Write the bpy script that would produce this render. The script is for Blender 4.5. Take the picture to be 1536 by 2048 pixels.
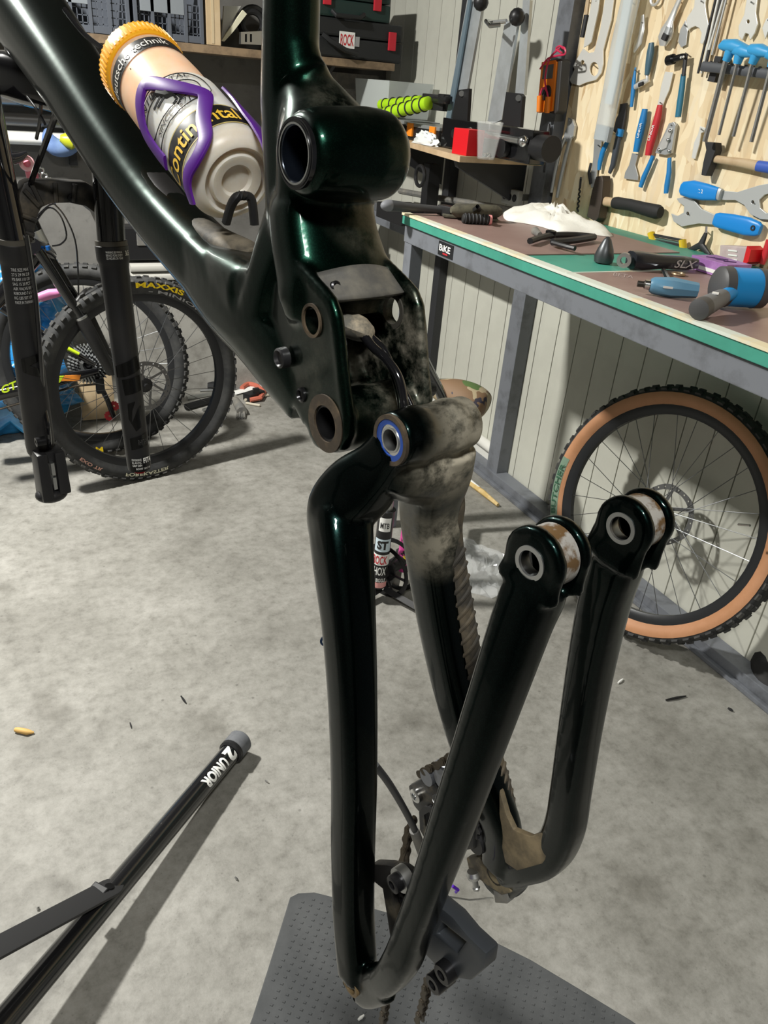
import bpy, bmesh, math, random
from mathutils import Vector, Matrix, noise
R = math.radians
random.seed(7)
for o in list(bpy.data.objects): bpy.data.objects.remove(o)
SC = bpy.context.scene
COL = SC.collection

# ------------------------------------------------------------------ camera
FPX, IW, IH, H = 1528.0, 1536, 2048, 1.37          # focal length in pixels, frame, eye height
RX = Vector((0.90121938, -0.14885005, 0.4069979))    # room axes seen from the camera (x right, y down, z forward)
RY = Vector((-0.42669888, -0.46885757, 0.77336966))
RZ = Vector((0.07570794, -0.87064128, -0.48605768))
EYE = Vector((0, 0, H))
cam = bpy.data.cameras.new('camera'); cob = bpy.data.objects.new('camera', cam); COL.objects.link(cob)
cam.sensor_fit = 'VERTICAL'; cam.sensor_height = 36; cam.sensor_width = 27
cam.lens = 36 * FPX / IH; cam.clip_start = 0.02; cam.clip_end = 60
rt = Vector((RX.x, RY.x, RZ.x)); dn = Vector((RX.y, RY.y, RZ.y)); fw = Vector((RX.z, RY.z, RZ.z))
m = Matrix((rt, -dn, -fw)).transposed().to_4x4(); m.translation = EYE
cob.matrix_world = m
SC.camera = cob

# ------------------------------------------------------------------ world, lamps, exposure
SC.view_settings.view_transform = 'Standard'; SC.view_settings.look = 'None'
SC.view_settings.gamma = 1; SC.view_settings.use_curve_mapping = False
SC.view_settings.exposure = 0.0
w = bpy.data.worlds.new('world'); SC.world = w; w.use_nodes = True
w.node_tree.nodes['Background'].inputs[0].default_value = (0.9, 1.0, 0.95, 1)
w.node_tree.nodes['Background'].inputs[1].default_value = 0.05
def area_lamp(name, loc, sx, sy, power, col, target=None):
    l = bpy.data.lights.new(name, 'AREA'); l.shape = 'RECTANGLE'; l.size = sx; l.size_y = sy
    l.energy = power; l.color = col
    o = bpy.data.objects.new(name, l); COL.objects.link(o); o.location = loc
    if target: o.rotation_euler = (Vector(target) - Vector(loc)).to_track_quat('-Z', 'Y').to_euler()
    return o
LAMP_A = (-0.70, 2.40, 2.60)
LAMP_B = (-0.22, -0.5, 2.5)
area_lamp('ceiling_lamp_light', (LAMP_A[0], LAMP_A[1], LAMP_A[2] - .03), .16, .16, 165, (1.0, 0.985, 0.93))
area_lamp('ceiling_lamp_light', (LAMP_B[0], LAMP_B[1], LAMP_B[2] - .03), .4, .16, 44, (1.0, 0.985, 0.94))

# ------------------------------------------------------------------ pixel / space helpers
def ray(px, py):
    r = Vector(((px - 768) / FPX, (py - 1024) / FPX, 1.0))
    return Vector((r.dot(RX), r.dot(RY), r.dot(RZ)))
def onX(px, py, x): r = ray(px, py); return EYE + r * (x / r.x)
def onY(px, py, y): r = ray(px, py); return EYE + r * (y / r.y)
def onZ(px, py, z=0.0): r = ray(px, py); return EYE + r * ((z - H) / r.z)
LAT = Vector((0.97662154, 0.21496597, 0.0)).normalized()     # the hero bicycle's left-to-right axis
FWD = Vector((-LAT.y, LAT.x, 0))                              # its forward axis
D0 = 0.33
def B(px, py, v=0.0):                                        # point of the hero bicycle at lateral offset v
    r = ray(px, py); return EYE + r * ((D0 + v) / r.dot(LAT))

# ------------------------------------------------------------------ materials
MATS = {}
def mat(name, col, rough=.5, metal=0., coat=0., col2=None, nscale=8., lo=.4, hi=.6, bump=0., bscale=60., trans=0., ior=1.45,
        alpha=1., emit=None, estr=0., sheen=0., spec=.5, col3=None, n3=2., lo3=.5, hi3=.65, rough2=None, coat_rough=.05):
    if name in MATS: return MATS[name]
    mt = bpy.data.materials.new(name); mt.use_nodes = True
    nt = mt.node_tree; p = nt.nodes['Principled BSDF']; L = nt.links.new
    def c4(c): return (c[0], c[1], c[2], 1)
    p.inputs['Base Color'].default_value = c4(col); p.inputs['Roughness'].default_value = rough
    p.inputs['Metallic'].default_value = metal; p.inputs['Coat Weight'].default_value = coat; p.inputs['Coat Roughness'].default_value = coat_rough
    p.inputs['Transmission Weight'].default_value = trans; p.inputs['IOR'].default_value = ior; p.inputs['Alpha'].default_value = alpha
    p.inputs['Specular IOR Level'].default_value = spec; p.inputs['Sheen Weight'].default_value = sheen
    if emit: p.inputs['Emission Color'].default_value = c4(emit); p.inputs['Emission Strength'].default_value = estr
    tc = nt.nodes.new('ShaderNodeTexCoord')
    def mask(scale, a, b, detail=6):
        n = nt.nodes.new('ShaderNodeTexNoise'); n.inputs['Scale'].default_value = scale; n.inputs['Detail'].default_value = detail; n.inputs['Roughness'].default_value = .65
        L(tc.outputs['Object'], n.inputs['Vector'])
        r = nt.nodes.new('ShaderNodeMapRange'); r.inputs['From Min'].default_value = a; r.inputs['From Max'].default_value = b
        L(n.outputs['Fac'], r.inputs['Value']); return r.outputs[0]
    def mix(f, a, b, isc=True):
        x = nt.nodes.new('ShaderNodeMix'); x.data_type = 'RGBA' if isc else 'FLOAT'
        ia, ib, io = (6, 7, 2) if isc else (2, 3, 0)
        L(f, x.inputs[0])
        for i, s in ((ia, a), (ib, b)):
            if hasattr(s, 'links'): L(s, x.inputs[i])
            else: x.inputs[i].default_value = s
        return x.outputs[io]
    cur = c4(col)
    if col2:
        f = mask(nscale, lo, hi); cur = mix(f, cur, c4(col2))
        if rough2 is not None: L(mix(f, rough, rough2, False), p.inputs['Roughness'])
        if coat and rough2 is not None: L(mix(f, coat, 0., False), p.inputs['Coat Weight'])
    if col3: cur = mix(mask(n3, lo3, hi3), cur, c4(col3))
    if hasattr(cur, 'links'): L(cur, p.inputs['Base Color'])
    if bump:
        n = nt.nodes.new('ShaderNodeTexNoise'); n.inputs['Scale'].default_value = bscale; n.inputs['Detail'].default_value = 5
        L(tc.outputs['Object'], n.inputs['Vector'])
        b = nt.nodes.new('ShaderNodeBump'); b.inputs['Strength'].default_value = bump; b.inputs['Distance'].default_value = .002
        L(n.outputs['Fac'], b.inputs['Height']); L(b.outputs[0], p.inputs['Normal'])
    MATS[name] = mt
    return mt

# ------------------------------------------------------------------ mesh builder
class MB:
    def __init__(s): s.v = []; s.f = []
    def add(s, vs, fs):
        b = len(s.v); s.v += [Vector(q) for q in vs]; s.f += [tuple(i + b for i in q) for q in fs]; return s
    def box(s, c, size, rot=None, taper=1.0):
        x, y, z = [q / 2 for q in size]; c = Vector(c)
        vs = []
        for k in (-1, 1):
            t = taper if k > 0 else 1
            for a, b in ((-1, -1), (1, -1), (1, 1), (-1, 1)): vs.append(Vector((a * x * t, b * y * t, k * z)))
        if rot is not None: vs = [rot @ q for q in vs]
        return s.add([c + q for q in vs], [(3, 2, 1, 0), (4, 5, 6, 7), (0, 1, 5, 4), (1, 2, 6, 5), (2, 3, 7, 6), (3, 0, 4, 7)])
    def loft(s, secs, cap=True, closed=False):          # list of rings of equal length
        n = len(secs[0]); b = []
        for r in secs: b += r
        fs = []; m_ = len(secs)
        for i in range(m_ if closed else m_ - 1):
            j = (i + 1) % m_
            for k in range(n): fs.append((i * n + k, i * n + (k + 1) % n, j * n + (k + 1) % n, j * n + k))
        if cap and not closed: fs += [tuple(reversed(range(n))), tuple((m_ - 1) * n + k for k in range(n))]
        return s.add(b, fs)
    def tube(s, path, rad, seg=10, up=None, cap=True, closed=False, sq=2.0, flat=1.0):
        # path of points, radius or list of (in-plane, lateral) radii; 'up' is the lateral direction
        P = [Vector(q) for q in path]; n = len(P); secs = []
        N = Vector(up).normalized() if up is not None else None
        for i in range(n):
            if closed: t = P[(i + 1) % n] - P[i - 1]
            else: t = P[min(i + 1, n - 1)] - P[max(i - 1, 0)]
            t.normalize()
            if up is not None: lat = (N - t * N.dot(t)).normalized()
            else:
                if N is None: N = Vector((0, 0, 1)) if abs(t.z) < .9 else Vector((1, 0, 0))
                lat = (N - t * N.dot(t)).normalized(); N = lat
            ip = t.cross(lat)
            r = rad[i] if isinstance(rad, (list, tuple)) else rad
            ra, rb = r if isinstance(r, (list, tuple)) else (r, r * flat)
            ring = []
            for k in range(seg):
                a = 2 * math.pi * k / seg; ca, sa = math.cos(a), math.sin(a)
                x = math.copysign(abs(ca) ** (2 / sq), ca); y = math.copysign(abs(sa) ** (2 / sq), sa)
                ring.append(P[i] + ip * (ra * x) + lat * (rb * y))
            secs.append(ring)
        return s.loft(secs, cap, closed)
    def cyl(s, a, b, r, r2=None, seg=16, cap=True):
        return s.tube([a, b], [r, r if r2 is None else r2], seg, cap=cap)
    def lathe(s, o, ax, prof, seg=24, cap=False, arc=None):       # prof: (distance along axis, radius)
        o = Vector(o); ax = Vector(ax).normalized()
        u = ax.orthogonal().normalized(); w_ = ax.cross(u)
        secs = [[o + ax * h + (u * math.cos(2 * math.pi * k / seg) + w_ * math.sin(2 * math.pi * k / seg)) * r for k in range(seg)] for h, r in prof]
        return s.loft(secs, cap)
    def ring(s, o, ax, r0, r1, h0, h1, seg=28):                   # washer / bushing with a real bore
        o = Vector(o); ax = Vector(ax).normalized(); u = ax.orthogonal().normalized(); w_ = ax.cross(u)
        secs = [[o + ax * h + (u * math.cos(2 * math.pi * k / seg) + w_ * math.sin(2 * math.pi * k / seg)) * r for k in range(seg)] for h, r in ((h0, r0), (h0, r1), (h1, r1), (h1, r0))]
        return s.loft(secs, False, True)
    def torus(s, o, ax, Rr, r, seg=40, sub=8, a0=0, a1=2 * math.pi, u=None):
        o = Vector(o); ax = Vector(ax).normalized(); u = (Vector(u) if u is not None else ax.orthogonal()).normalized(); w_ = ax.cross(u)
        full = abs(a1 - a0 - 2 * math.pi) < 1e-6; n = seg if full else seg + 1
        pts = [o + (u * math.cos(a0 + (a1 - a0) * k / seg) + w_ * math.sin(a0 + (a1 - a0) * k / seg)) * Rr for k in range(n)]
        return s.tube(pts, r, sub, up=ax, closed=full)
    def prism(s, pts, off, hole=None):                            # planar outline extruded by a vector, simple hole loops bridged by bmesh fill
        off = Vector(off); bm = bmesh.new(); loops = [pts] + (hole or [])
        es = []
        for lp in loops:
            vs = [bm.verts.new(Vector(q)) for q in lp]
            es += [bm.edges.new((vs[i], vs[(i + 1) % len(vs)])) for i in range(len(vs))]
        bmesh.ops.triangle_fill(bm, edges=es, use_beauty=True)
        g = bmesh.ops.extrude_face_region(bm, geom=bm.faces[:])
        bmesh.ops.translate(bm, vec=off, verts=[e for e in g['geom'] if isinstance(e, bmesh.types.BMVert)])
        bmesh.ops.recalc_face_normals(bm, faces=bm.faces[:])
        bm.verts.index_update()
        s.add([v.co.copy() for v in bm.verts], [tuple(v.index for v in f.verts) for f in bm.faces]); bm.free(); return s
    def blob(s, c, r, rot=None, seg=16, rings=10, jit=0.0, sc=9.0, sq=1.0):
        c = Vector(c); secs = []
        for i in range(rings + 1):
            th = math.pi * (i + .0) / rings; th = min(max(th, .02), math.pi - .02)
            ring = []
            for k in range(seg):
                a = 2 * math.pi * k / seg
                d = Vector((math.sin(th) * math.cos(a), math.sin(th) * math.sin(a), math.cos(th)))
                if sq != 1.0: d = Vector([math.copysign(abs(q) ** sq, q) for q in d])
                q = Vector((d.x * r[0], d.y * r[1], d.z * r[2]))
                if jit: q *= 1 + jit * noise.noise(d * sc * .3 + c * 7)
                ring.append(c + (rot @ q if rot is not None else q))
            secs.append(ring)
        return s.loft(secs)
def arc2(c, r, a0, a1, n): return [(c[0] + r * math.cos(R(a0 + (a1 - a0) * i / n)), c[1] + r * math.sin(R(a0 + (a1 - a0) * i / n))) for i in range(n + 1)]

def origin(p):
    o = Vector((0, 0, 0))
    while p is not None:
        o = o + Vector(p.location); p = p.parent
    return o
def obj(name, mb, mt, parent=None, smooth=True, local=False, bevel=0., sharp=40):
    me = bpy.data.meshes.new(name)
    o0 = Vector((0, 0, 0)) if local else origin(parent)
    me.from_pydata([tuple(q - o0) for q in mb.v], [], mb.f); me.update()
    bm = bmesh.new(); bm.from_mesh(me)
    bmesh.ops.recalc_face_normals(bm, faces=bm.faces[:])
    if bevel:
        es = [e for e in bm.edges if len(e.link_faces) == 2 and e.calc_face_angle(0) > R(35)]
        bmesh.ops.bevel(bm, geom=es, offset=bevel, segments=2, affect='EDGES', profile=.6)
    bm.to_mesh(me); bm.free()
    if smooth:
        me.polygons.foreach_set('use_smooth', [True] * len(me.polygons))
        try: me.set_sharp_from_angle(angle=R(sharp))
        except Exception: pass
    me.materials.append(mt)
    o = bpy.data.objects.new(name, me); COL.objects.link(o)
    if parent is not None: o.parent = parent
    return o
def center(o):                                                   # put a one-mesh thing's origin at the base of its mesh
    vs = o.data.vertices; n = len(vs)
    c = Vector((sum(v.co.x for v in vs) / n, sum(v.co.y for v in vs) / n, min(v.co.z for v in vs)))
    for v in vs: v.co -= c
    o.location = c; return o
def tag(o, label, cat, group=None):
    o['label'] = label; o['category'] = cat
    if group: o['group'] = group
    return o
def single(name, mb, mt, label, cat, group=None, **k): return tag(center(obj(name, mb, mt, None, **k)), label, cat, group)
def thing(name, label, cat, loc=(0, 0, 0), rot=None, group=None):
    o = bpy.data.objects.new(name, None); COL.objects.link(o); o.location = loc; o.empty_display_size = .05
    if rot is not None: o.rotation_euler = rot.to_euler()
    return tag(o, label, cat, group)
def struct(name, mb, mt, parent=None, **k):
    o = obj(name, mb, mt, parent, **k)
    if parent is None: o['kind'] = 'structure'
    return o
def clone(o, name, parent, loc=None, rot=None):
    c = bpy.data.objects.new(name, o.data); COL.objects.link(c); c.parent = parent
    if loc is not None: c.location = loc
    if rot is not None: c.rotation_euler = rot
    return c
def bake(o):
    dg = bpy.context.evaluated_depsgraph_get(); me = bpy.data.meshes.new_from_object(o.evaluated_get(dg))
    o.modifiers.clear(); o.data = me; return o
def fuse(o, voxel, it=6, cuts=None, factor=.5):                   # one continuous skin out of overlapping lofts, with bored holes
    md = o.modifiers.new('r', 'REMESH'); md.mode = 'VOXEL'; md.voxel_size = voxel; md.use_smooth_shade = True
    sm = o.modifiers.new('s', 'SMOOTH'); sm.factor = factor; sm.iterations = it
    bake(o)
    if cuts:
        me = bpy.data.meshes.new('cut'); me.from_pydata([tuple(q - origin(o.parent)) for q in cuts.v], [], cuts.f)
        bm = bmesh.new(); bm.from_mesh(me); bmesh.ops.recalc_face_normals(bm, faces=bm.faces[:]); bm.to_mesh(me); bm.free()
        c = bpy.data.objects.new('cut', me); COL.objects.link(c)
        if o.parent: c.parent = o.parent
        bo = o.modifiers.new('b', 'BOOLEAN'); bo.operation = 'DIFFERENCE'; bo.object = c; bo.solver = 'FAST'
        bpy.context.view_layer.update()
        bake(o); bpy.data.objects.remove(c)
    me = o.data
    me.polygons.foreach_set('use_smooth', [True] * len(me.polygons))
    try: me.set_sharp_from_angle(angle=R(50))
    except Exception: pass
    return o
_txt = {}
def text_mesh(s, bold=0.0, font_shear=0.0, space=1.0, sub=0):            # flat lettering: unit height, from x = 0
    k = (s, bold, font_shear, space, sub)
    if k not in _txt:
        cu = bpy.data.curves.new('t', 'FONT'); cu.body = s; cu.offset = bold; cu.shear = font_shear; cu.resolution_u = 3; cu.space_character = space
        o = bpy.data.objects.new('t', cu); COL.objects.link(o)
        bpy.context.view_layer.update()
        dg = bpy.context.evaluated_depsgraph_get(); me = bpy.data.meshes.new_from_object(o.evaluated_get(dg))
        if sub:
            bm = bmesh.new(); bm.from_mesh(me); bmesh.ops.triangulate(bm, faces=bm.faces[:])
            for _ in range(3):
                es = [e for e in bm.edges if e.calc_length() > sub]
                if es: bmesh.ops.subdivide_edges(bm, edges=es, cuts=1); bmesh.ops.triangulate(bm, faces=bm.faces[:])
            bm.to_mesh(me); bm.free()
        vs = [v.co.copy() for v in me.vertices]; fs = [tuple(p.vertices) for p in me.polygons]
        bpy.data.objects.remove(o)
        x0 = min(v.x for v in vs); x1 = max(v.x for v in vs); y0 = min(v.y for v in vs); y1 = max(v.y for v in vs)
        _txt[k] = ([((v.x - x0) / (x1 - x0), (v.y - y0) / (y1 - y0)) for v in vs], fs, (x1 - x0) / (y1 - y0))
    return _txt[k]
def lettering(name, s, fn, mt, parent, bold=0.0, shear=0.0, local=False, space=1.0, sub=0):  # fn maps (0..1, 0..1) to a point of the surface
    vs, fs, _ = text_mesh(s, bold, shear, space, sub)
    mb = MB(); mb.add([fn(a, b) for a, b in vs], fs)
    return obj(name, mb, mt, parent, smooth=False, local=local)
def planar(o, du, dv): o = Vector(o); du = Vector(du); dv = Vector(dv); return lambda a, b: o + du * a + dv * b
# ------------------------------------------------------------------ room shell
XW, YB = 1.735, 3.65                                              # right wall, back wall
XL, YF, ZC = -2.6, -2.2, 2.75
def floor_mat():
    mt = bpy.data.materials.new('concrete_floor'); mt.use_nodes = True; nt = mt.node_tree; p = nt.nodes['Principled BSDF']; L = nt.links.new
    tc = nt.nodes.new('ShaderNodeTexCoord')
    def noise_(sc, d=8, r=.6):
        n = nt.nodes.new('ShaderNodeTexNoise'); n.inputs['Scale'].default_value = sc; n.inputs['Detail'].default_value = d; n.inputs['Roughness'].default_value = r
        L(tc.outputs['Object'], n.inputs['Vector']); return n.outputs['Fac']
    def ramp(f, pts):
        r = nt.nodes.new('ShaderNodeValToRGB'); e = r.color_ramp.elements
        while len(e) < len(pts): e.new(.5)
        for q, (a, c) in zip(e, pts): q.position = a; q.color = (c[0], c[1], c[2], 1)
        L(f, r.inputs[0]); return r.outputs[0]
    def mul(a, b, fac=1.0):
        x = nt.nodes.new('ShaderNodeMix'); x.data_type = 'RGBA'; x.blend_type = 'MULTIPLY'; x.inputs[0].default_value = fac
        L(a, x.inputs[6]); L(b, x.inputs[7]); return x.outputs[2]
    base = ramp(noise_(3.0, 12, .68), [(.3, (.175, .168, .148)), (.5, (.25, .242, .218)), (.68, (.315, .305, .28))])
    fine = ramp(noise_(30, 8, .75), [(.30, (.62, .61, .59)), (.47, (.92, .92, .91)), (.62, (1.1, 1.1, 1.1))])
    stain = ramp(noise_(5.5, 4, .5), [(.27, (.66, .65, .63)), (.42, (1, 1, 1))])
    v = nt.nodes.new('ShaderNodeTexVoronoi'); v.inputs['Scale'].default_value = 16; L(tc.outputs['Object'], v.inputs['Vector'])
    spots = ramp(v.outputs['Distance'], [(.035, (.42, .41, .40)), (.075, (1, 1, 1))])
    v2 = nt.nodes.new('ShaderNodeTexVoronoi'); v2.inputs['Scale'].default_value = 55; L(tc.outputs['Object'], v2.inputs['Vector'])
    sp2 = ramp(v2.outputs['Distance'], [(.05, (.55, .54, .53)), (.12, (1, 1, 1))])
    c = mul(mul(mul(mul(base, fine), stain), spots, .6), sp2, .5)
    L(c, p.inputs['Base Color']); p.inputs['Roughness'].default_value = .62
    b = nt.nodes.new('ShaderNodeBump'); b.inputs['Strength'].default_value = .35; b.inputs['Distance'].default_value = .003
    L(noise_(70, 5, .7), b.inputs['Height']); L(b.outputs[0], p.inputs['Normal'])
    return mt
struct('floor', MB().box(((XL + 2.3) / 2, (YF + YB + .2) / 2, -.05), (2.3 - XL, YB + .2 - YF, .1)), floor_mat(), smooth=False)
m_plaster = mat('grey_plaster', (.18, .175, .163), .85, col2=(.115, .11, .102), nscale=3, lo=.38, hi=.68, bump=.4, bscale=40, col3=(.10, .098, .09), n3=11, lo3=.58, hi3=.72)
m_cream = mat('cream_panel', (.56, .56, .49), .42, col2=(.46, .455, .40), nscale=2.5, lo=.45, hi=.75)
m_post = mat('grey_painted_steel', (.16, .17, .19), .45, col2=(.10, .105, .115), nscale=14, lo=.5, hi=.7)
m_dark = mat('dark_painted_steel', (.03, .031, .034), .45)
m_ceil = mat('ceiling_panel', (.09, .09, .085), .7); m_far = mat('dim_panel', (.13, .13, .12), .6)
struct('wall_back', MB().box(((XL + 2.0) / 2, YB + .05, ZC / 2), (2.0 - XL, .1, ZC)), m_plaster, smooth=False)
struct('ceiling', MB().box(((XL + 2) / 2, (YF + YB) / 2, ZC + .05), (2 - XL, YB - YF, .1)), m_ceil, smooth=False)
struct('wall_left', MB().box((XL - .05, (YF + YB) / 2, ZC / 2), (.1, YB - YF, ZC)), m_far, smooth=False)
struct('wall_front', MB().box(((XL + 2) / 2, YF - .05, ZC / 2), (2 - XL, .1, ZC)), m_far, smooth=False)
wr = struct('wall_right', MB().box((XW + .075, (YF + YB) / 2, ZC / 2), (.1, YB - YF, ZC)), m_post, smooth=False)
def strip_mb(wd): return MB().box((XW + .013, 0, ZC / 2), (.026, wd, ZC))
st0 = None; y = -.35; k = 0
while y < YB - .02:
    wd = .107
    if st0 is None: st0 = obj('panel_strip', strip_mb(wd - .0035), m_cream, wr, smooth=False, bevel=.0018); st0.location.y = y + wd / 2
    else: clone(st0, 'panel_strip', wr, (0, y + wd / 2, 0))
    y += wd
# frame posts of the wall, floor channel
def post(name, y, wd, x0, x1, mt, z1=ZC):
    return struct(name, MB().box(((x0 + x1) / 2, y, z1 / 2), (x1 - x0, wd, z1)), mt, smooth=False, bevel=.002)
post('trim_1', 2.292, .075, XW - .055, XW - .001, m_post)
post('trim_2', 2.93, .05, XW - .04, XW - .001, m_dark)
struct('trim_3', MB().box((XW - .035, 2.1, .0235), (.06, 3.0, .045)).box((XW - .0735, 2.1, .008), (.015, 3.0, .014)), m_post, smooth=False, bevel=.002)
struct('trim_4', MB().cyl((XW - .02, 2.345, .105), (XW - .02, 3.6, .105), .022, seg=12).box((XW - .01, 2.97, .065), (.02, 1.25, .04)), mat('white_pipe', (.7, .69, .64), .4))
# the OSB board of the tool wall
def osb_mat():
    mt = bpy.data.materials.new('osb'); mt.use_nodes = True; nt = mt.node_tree; p = nt.nodes['Principled BSDF']; L = nt.links.new
    tc = nt.nodes.new('ShaderNodeTexCoord'); prev = None
    cols = [((.74, .57, .34), (.90, .78, .54)), ((.58, .40, .21), (.93, .82, .60)), ((.78, .62, .39), (.88, .74, .50))]
    for i, (rot, sc) in enumerate(((.5, (1, 60, 14)), (1.35, (1, 46, 11)), (-.65, (1, 52, 12)))):
        mp = nt.nodes.new('ShaderNodeMapping'); mp.inputs['Rotation'].default_value = (rot, 0, 0); mp.inputs['Scale'].default_value = sc
        ns = nt.nodes.new('ShaderNodeTexNoise'); ns.inputs['Scale'].default_value = 6; L(tc.outputs['Object'], ns.inputs['Vector'])
        ad = nt.nodes.new('ShaderNodeMix'); ad.data_type = 'RGBA'; ad.blend_type = 'ADD'; ad.inputs[0].default_value = .05
        L(tc.outputs['Object'], ad.inputs[6]); L(ns.outputs['Color'], ad.inputs[7]); L(ad.outputs[2], mp.inputs['Vector'])
        v = nt.nodes.new('ShaderNodeTexVoronoi'); v.inputs['Scale'].default_value = 1; L(mp.outputs[0], v.inputs['Vector'])
        sp = nt.nodes.new('ShaderNodeSeparateColor'); L(v.outputs['Color'], sp.inputs[0])
        rp = nt.nodes.new('ShaderNodeMix'); rp.data_type = 'RGBA'; rp.inputs[6].default_value = (*cols[i][0], 1); rp.inputs[7].default_value = (*cols[i][1], 1); L(sp.outputs[0], rp.inputs[0])
        if prev is None: prev = rp.outputs[2]
        else:
            g = nt.nodes.new('ShaderNodeMath'); g.operation = 'GREATER_THAN'; g.inputs[1].default_value = .55; L(sp.outputs[1], g.inputs[0])
            x = nt.nodes.new('ShaderNodeMix'); x.data_type = 'RGBA'; L(g.outputs[0], x.inputs[0]); L(prev, x.inputs[6]); L(rp.outputs[2], x.inputs[7]); prev = x.outputs[2]
    L(prev, p.inputs['Base Color']); p.inputs['Roughness'].default_value = .6
    n = nt.nodes.new('ShaderNodeTexNoise'); n.inputs['Scale'].default_value = 45; L(tc.outputs['Object'], n.inputs['Vector'])
    b = nt.nodes.new('ShaderNodeBump'); b.inputs['Strength'].default_value = .3; b.inputs['Distance'].default_value = .002; L(n.outputs['Fac'], b.inputs['Height']); L(b.outputs[0], p.inputs['Normal'])
    return mt
ZBT = 1.05                                                        # bench top height
single('osb_board', MB().box((XW - .012, .99, (ZBT - .1 + 2.3) / 2), (.022, 2.5, 2.3 - ZBT + .1)), osb_mat(),
       'large pale oriented strand board behind the hanging tools', 'board', smooth=False)
XO = XW - .0235                                                   # face of the board
# ------------------------------------------------------------------ the bicycle in the stand: frame, fork, bottle, swingarm
def carbon_mat(name, green, dirt, dlo, dhi, dscale=22, rough=.16, focus=None, fl=.42, fh=.66):
    mt = bpy.data.materials.new(name); mt.use_nodes = True; nt = mt.node_tree; p = nt.nodes['Principled BSDF']; L = nt.links.new
    tc = nt.nodes.new('ShaderNodeTexCoord')
    def ns(sc, d, r):
        n = nt.nodes.new('ShaderNodeTexNoise'); n.inputs['Scale'].default_value = sc; n.inputs['Detail'].default_value = d; n.inputs['Roughness'].default_value = r
        L(tc.outputs['Object'], n.inputs['Vector']); return n.outputs['Fac']
    def rng(f, a, b):
        r = nt.nodes.new('ShaderNodeMapRange'); r.inputs['From Min'].default_value = a; r.inputs['From Max'].default_value = b; L(f, r.inputs['Value']); return r.outputs[0]
    v = nt.nodes.new('ShaderNodeTexVoronoi'); v.inputs['Scale'].default_value = 1500; L(tc.outputs['Object'], v.inputs['Vector'])
    sp = nt.nodes.new('ShaderNodeSeparateColor'); L(v.outputs['Color'], sp.inputs[0])
    def mix(f, a, b, c=True):
        x = nt.nodes.new('ShaderNodeMix'); x.data_type = 'RGBA' if c else 'FLOAT'; ia, ib, io = (6, 7, 2) if c else (2, 3, 0)
        L(f, x.inputs[0])
        for i, q in ((ia, a), (ib, b)):
            if hasattr(q, 'links'): L(q, x.inputs[i])
            else: x.inputs[i].default_value = q
        return x.outputs[io]
    base = mix(rng(sp.outputs[0], .5, 1), (green[0] * .55, green[1] * .55, green[2] * .55, 1), (*green, 1))
    a = nt.nodes.new('ShaderNodeMath'); a.operation = 'MULTIPLY'; L(rng(ns(dscale * .18, 3, .5), dlo, dhi), a.inputs[0]); L(rng(ns(dscale, 9, .72), fl, fh), a.inputs[1])
    if focus:                                  # splashed patches with a place and size of their own (object space)
        tot = None
        for c_, r0_, r1_ in focus:
            dn_ = nt.nodes.new('ShaderNodeVectorMath'); dn_.operation = 'DISTANCE'; L(tc.outputs['Object'], dn_.inputs[0]); dn_.inputs[1].default_value = c_
            f_ = rng(dn_.outputs['Value'], r1_, r0_)
            if tot is None: tot = f_
            else:
                mx = nt.nodes.new('ShaderNodeMath'); mx.operation = 'MAXIMUM'; L(tot, mx.inputs[0]); L(f_, mx.inputs[1]); tot = mx.outputs[0]
        m2 = nt.nodes.new('ShaderNodeMath'); m2.operation = 'MULTIPLY'; L(a.outputs[0], m2.inputs[0]); L(tot, m2.inputs[1]); a = m2
    col = mix(a.outputs[0], base, (*dirt, 1))
    L(col, p.inputs['Base Color']); L(mix(a.outputs[0], .30, .8, False), p.inputs['Roughness']); L(mix(a.outputs[0], .96, 0., False), p.inputs['Metallic']); p.inputs['Specular IOR Level'].default_value = .3
    L(mix(a.outputs[0], .34, 0., False), p.inputs['Coat Weight']); p.inputs['Coat Roughness'].default_value = .06; p.inputs['Coat IOR'].default_value = 1.38
    return mt
m_carbon_c = carbon_mat('clean_green_black_carbon', (.004, .014, .011), (.10, .092, .075), .64, .85)
m_rust = mat('brown_grease_ring', (.055, .042, .030), .55, .35, col2=(.11, .08, .05), nscale=60, lo=.45, hi=.65)
m_black = mat('matte_black_plastic', (.012, .012, .013), .42)
m_rubber = mat('black_rubber', (.016, .016, .016), .7, bump=.2, bscale=200)
m_gloss = mat('gloss_black', (.006, .006, .007), .12, coat=.5)
m_steel = mat('bright_steel', (.62, .63, .63), .22, 1.)
m_alu = mat('satin_aluminium', (.52, .53, .53), .38, 1.)
m_greyplate = mat('worn_grey_plastic', (.15, .148, .14), .55, col2=(.24, .225, .19), nscale=35, lo=.42, hi=.7, bump=.2, bscale=120)
m_white = mat('white_print', (.80, .80, .77), .5)
m_blue_seal = mat('blue_bearing_seal', (.012, .055, .28), .4)
m_boltb = mat('black_bolt', (.03, .03, .032), .3, .8)

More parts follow.
